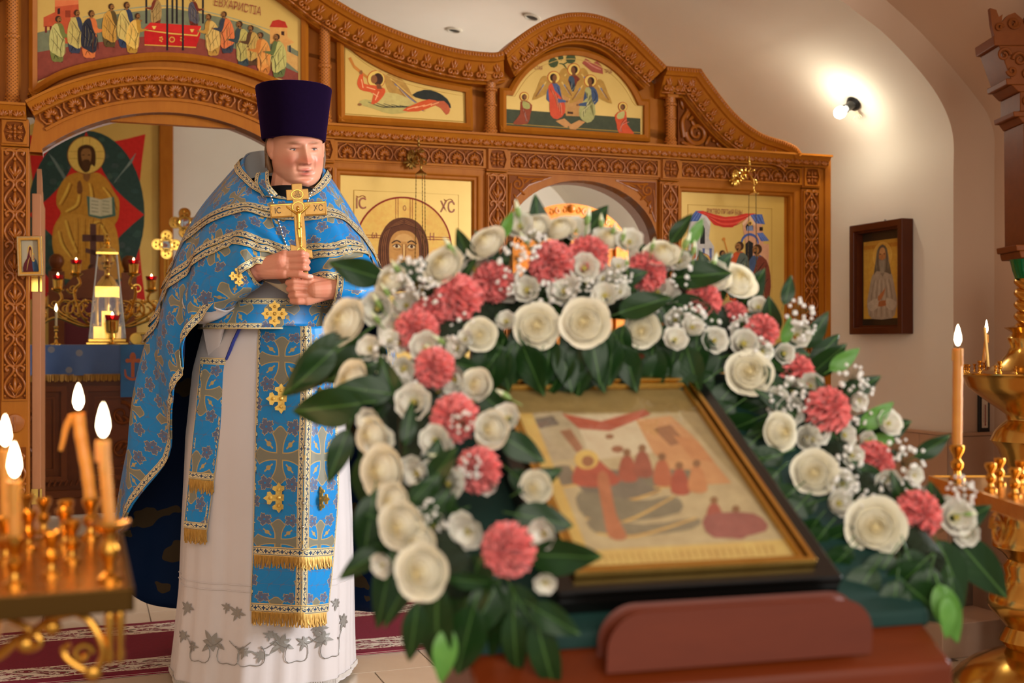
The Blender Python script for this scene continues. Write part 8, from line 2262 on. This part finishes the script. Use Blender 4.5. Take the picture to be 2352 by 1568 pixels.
# --- right stand: tray running away from the camera
RZ = W(2352, 1160, 1.82).z
RS = empty('candle_stand', Matrix.Translation((.79, 1.55, NAVE)), 'brass candle stand tray behind the garland at the right edge', 'candle stand')
hR = RZ - NAVE
b = MB(); b.box(0, .40, -.10, .66, hR - .010, hR); b.build('tray', M_brassw, RS, smooth=False, bevel=.002)
b = MB(); b.box(-.006, .001, -.106, .666, hR - .024, hR + .002); b.box(0, .40, -.106, -.1, hR - .024, hR + .002); b.box(0, .40, .66, .666, hR - .024, hR + .002); b.box(.40, .406, -.106, .666, hR - .024, hR + .002); b.build('tray_rim', M_brassw, RS, smooth=False, bevel=.0015)
b = MB(); b.lathe([(.17, 0), (.17, .02), (.10, .05), (.05, .08), (.03, .12), (.045, .16), (.022, .26), (.05, .42), (.022, .56), (.022, .80), (.05, .90), (.03, .96), (.06, hR - .03), (.10, hR - .011), (0, hR - .011)], 24, (.20, .28, 0)); b.build('column', M_brassw, RS, sharp=50)
for k in range(5):
    y = -.05 + k * .14; b = MB()
    b.tube([(.004, y + .03 * math.cos(s_ * .5) * (1 - s_ / 28), hR - .055 + .03 * math.sin(s_ * .5) * (1 - s_ / 28)) for s_ in range(18)], .004, 7); b.build('scroll_apron', M_brassw, RS)
def rcup(x, y, s=1.0): socket(RS, (x, y, hR), s); return Vector((.79 + x, 1.55 + y, RZ + .052 * s))
for px, py in ((2275, 1126), (2296, 1112), (2330, 1140), (2345, 1118)):
    t = (RZ - CAMH) / (-(py - HZ) / F); q = W(px, py, t); rcup(q.x - .79, q.y - 1.55, .9)
f_ = rcup(.024, .60, 1.25)
d = f_.y; top = W(2186, 800, d); top.x = f_.x + (top.x - W(2184, 1050, d).x)
candle(f_, [top - f_], .0088, .040, 'tall lit candle standing beside the garland on the right', .10, False, None, .0062)

# --- great turned brass stand near the pier
BX = W(2368, 789, 4.65)
BS = empty('floor_candle_stand', Matrix.Translation((BX.x, BX.y, NAVE)), 'tall turned brass floor candle stand with round dish at the right edge', 'candle stand')
def bz(py): return W(0, py, 4.65).z - NAVE
k = 4.65 / F
prof = [(.005, 0), (.305, 0), (.305, .02), (.29, .035), (.27, bz(1545)), (.22, bz(1522)), (.14, bz(1500)), (.09, bz(1488)), (70 * k, bz(1470)), (54 * k, bz(1440)), (60 * k, bz(1432)), (76 * k, bz(1415)), (92 * k, bz(1395)), (94 * k, bz(1385)), (88 * k, bz(1360)), (66 * k, bz(1342)), (56 * k, bz(1320)), (60 * k, bz(1300)), (50 * k, bz(1285)), (62 * k, bz(1270)), (84 * k, bz(1255)), (84 * k, bz(1240)), (66 * k, bz(1215)), (58 * k, bz(1185)), (66 * k, bz(1165)), (46 * k, bz(1150)), (44 * k, bz(1110)), (60 * k, bz(1095)), (44 * k, bz(1080)), (60 * k, bz(1062)), (72 * k, bz(1030)), (88 * k, bz(1012)), (78 * k, bz(990)), (66 * k, bz(976)), (52 * k, bz(964)), (54 * k, bz(952)), (70 * k, bz(940)), (92 * k, bz(925)), (118 * k, bz(905)), (138 * k, bz(888)), (146 * k, bz(868)), (156 * k, bz(860)), (156 * k, bz(856)), (140 * k, bz(858)), (96 * k, bz(850)), (80 * k, bz(838)), (64 * k, bz(826)), (52 * k, bz(812)), (44 * k, bz(796)), (52 * k, bz(776)), (40 * k, bz(764)), (58 * k, bz(752)), (36 * k, bz(748))]
b = MB(); b.lathe(prof, 48); b.build('turned_column', mat('big_brass', rgb(200, 150, 66), .2, 1.0, fn=lambda: xmix(xnoise(coords('Object'), 9, 3), rgb(224, 182, 98), rgb(198, 148, 66)), bump=lambda: (xnoise(coords('Object'), 30, 2), .1, .003)), BS, sharp=50)
z0_, z1_ = bz(750), bz(640)
b = MB(); b.grid(lambda u, v: ((33 * k + 4 * k * math.sin(3 * (u * 2 * PI) + v * 26)) * math.cos(u * 2 * PI), (33 * k + 4 * k * math.sin(3 * (u * 2 * PI) + v * 26)) * math.sin(u * 2 * PI), z0_ + (z1_ - z0_) * v), 40, 60, closed=True); b.build('twisted_shaft', M_brassw, BS)
M_emer = mat('emerald_glass', rgb(10, 120, 60), .06, Transmission_Weight=.5, IOR=1.4)
b = MB(); b.lathe([(34 * k, z1_), (40 * k, z1_ + 18 * k), (46 * k, z1_ + 44 * k), (42 * k, z1_ + 44 * k), (36 * k, z1_ + 16 * k), (0, z1_ + 8 * k)], 24, lobes=lambda a, t: 1 + .03 * math.sin(12 * a)); b.build('green_glass_cup', M_emer, BS)
dz = bz(856)
for j in range(20):
    a = j * 2 * PI / 20; socket(BS, (143 * k * math.cos(a), 143 * k * math.sin(a), dz), .62, M_brassw)
for j in range(9):
    a = j * 2 * PI / 9 + .2; socket(BS, (112 * k * math.cos(a), 112 * k * math.sin(a), dz + .004), .85, M_brassw)
def thin(px0, py0, px1, py1, r_, label, L):
    d = 4.60; f_ = W(px0, py0, d); candle(f_, [W(px1, py1, d) - f_], r_, L, label, 0.0, False, None, .0062)
thin(2259, 832, 2266, 768, .0068, 'slim lit candle on the round dish of the tall floor stand', .055)
b = empty('candle', Matrix.Translation(W(2270, 842, 4.58)), 'thin pale unlit taper leaning beside the lit one on the dish', 'candle')
MB().tube([(0, 0, 0), W(2262, 752, 4.58) - W(2270, 842, 4.58)], .0055, 10).build('wax', mat('pale_wax', rgb(226, 176, 92), .4), b)

# --- carved wooden shrine column behind the stand
KX = 4.95
M_shr = mat('shrine_wood', rgb(128, 68, 26), .5, fn=wood_fn(rgb(140, 76, 30), rgb(116, 60, 22), rgb(100, 50, 18), (14, 14, 14)), Specular_IOR_Level=.12)
KS = empty('carved_shrine', Matrix.Translation(W(2395, 600, KX)), 'carved dark honey wooden shrine with crested capital at the right edge', 'shrine')
KS.location.z = NAVE
kb = KS.location.copy()
def K(px, py, dy=0): q = W(px, py, KX + dy); return (q.x - kb.x, q.y - kb.y, q.z - kb.z)
def tier(pl0, py0, pl1, py1, name='tier'):
    """a block whose left edge runs from pixel pl0 (at py0, top) to pl1 (at py1, bottom)"""
    x0, _, z0 = K(pl0, py0); x1, _, z1 = K(pl1, py1); R_ = .0; b = MB()
    b.hexa([((x1, x0)[q] if sx_ < 0 else R_, sy_ * .10, (z1, z0)[q]) for sx_ in (-1, 1) for sy_ in (-1, 1) for q in (0, 1)])
    return b.build(name, M_shr, KS, smooth=False, bevel=.004)
tier(2260, 96, 2262, 118, 'cornice'); tier(2272, 118, 2300, 196, 'capital'); tier(2288, 192, 2290, 206, 'necking'); tier(2300, 206, 2316, 222, 'necking'); tier(2320, 222, 2320, 266, 'block'); tier(2304, 266, 2306, 278, 'necking'); tier(2316, 278, 2326, 292, 'necking'); tier(2328, 292, 2330, 566, 'shaft'); tier(2310, 566, 2312, 580, 'base_moulding'); tier(2318, 580, 2322, 596, 'base_moulding')
b = MB(); x0, _, z0 = K(2400, 596); b.box(x0 - .06, .16, -.09, .10, 0, z0); b.build('pedestal', M_shr, KS, smooth=False)
def kc(px, py): q = K(px, py); return (q[0], -.105, q[2])
for j, (px, py, R_, tu, a0, sg) in enumerate(((2282, 140, .028, 1.3, 0, 1), (2318, 150, .03, 1.3, PI, -1), (2352, 146, .03, 1.3, 0, 1), (2300, 176, .02, 1.2, PI, 1), (2334, 180, .02, 1.2, 0, -1), (2335, 244, .02, 1.3, 0, 1), (2352, 240, .018, 1.2, PI, -1))):
    b = MB(); b.tube(spiral(kc(px, py), R_, tu, a0, sg, .25, 22), lambda t: .008 * (1 - .4 * t), 7); b.build('scroll_carving', M_shr, KS)
for j in range(8):
    b = MB(); lobe(b, kc(2340 + 6 * (j % 2), 320 + j * 30), .5 * (-1) ** j, 0, .05, .012, .016); b.tube(spiral(kc(2346, 330 + j * 30), .016, 1.2, 0, (-1) ** j, .3, 18), lambda t: .006 * (1 - .4 * t), 6); b.build('leaf_carving', M_shr, KS)
b = MB()
b.prism([(q[0], q[2]) for q in [K(*r_) for r_ in ((2262, 98), (2256, 72), (2252, 34), (2266, 38), (2272, 54), (2280, 48), (2278, 66), (2292, 50), (2308, 44), (2322, 56), (2328, 62), (2340, 40), (2356, 20), (2372, 10), (2372, 98))]], -.10, -.075)
b.tube(spiral(kc(2272, 78), .016, 1.2, 0, 1, .3, 18), .006, 6); b.tube(spiral(kc(2304, 68), .024, 1.3, 0, -1, .3, 18), .007, 6); b.tube(spiral(kc(2345, 62), .028, 1.3, PI, 1, .3, 18), .008, 6)
b.build('pierced_crest', M_shr, KS, smooth=False)
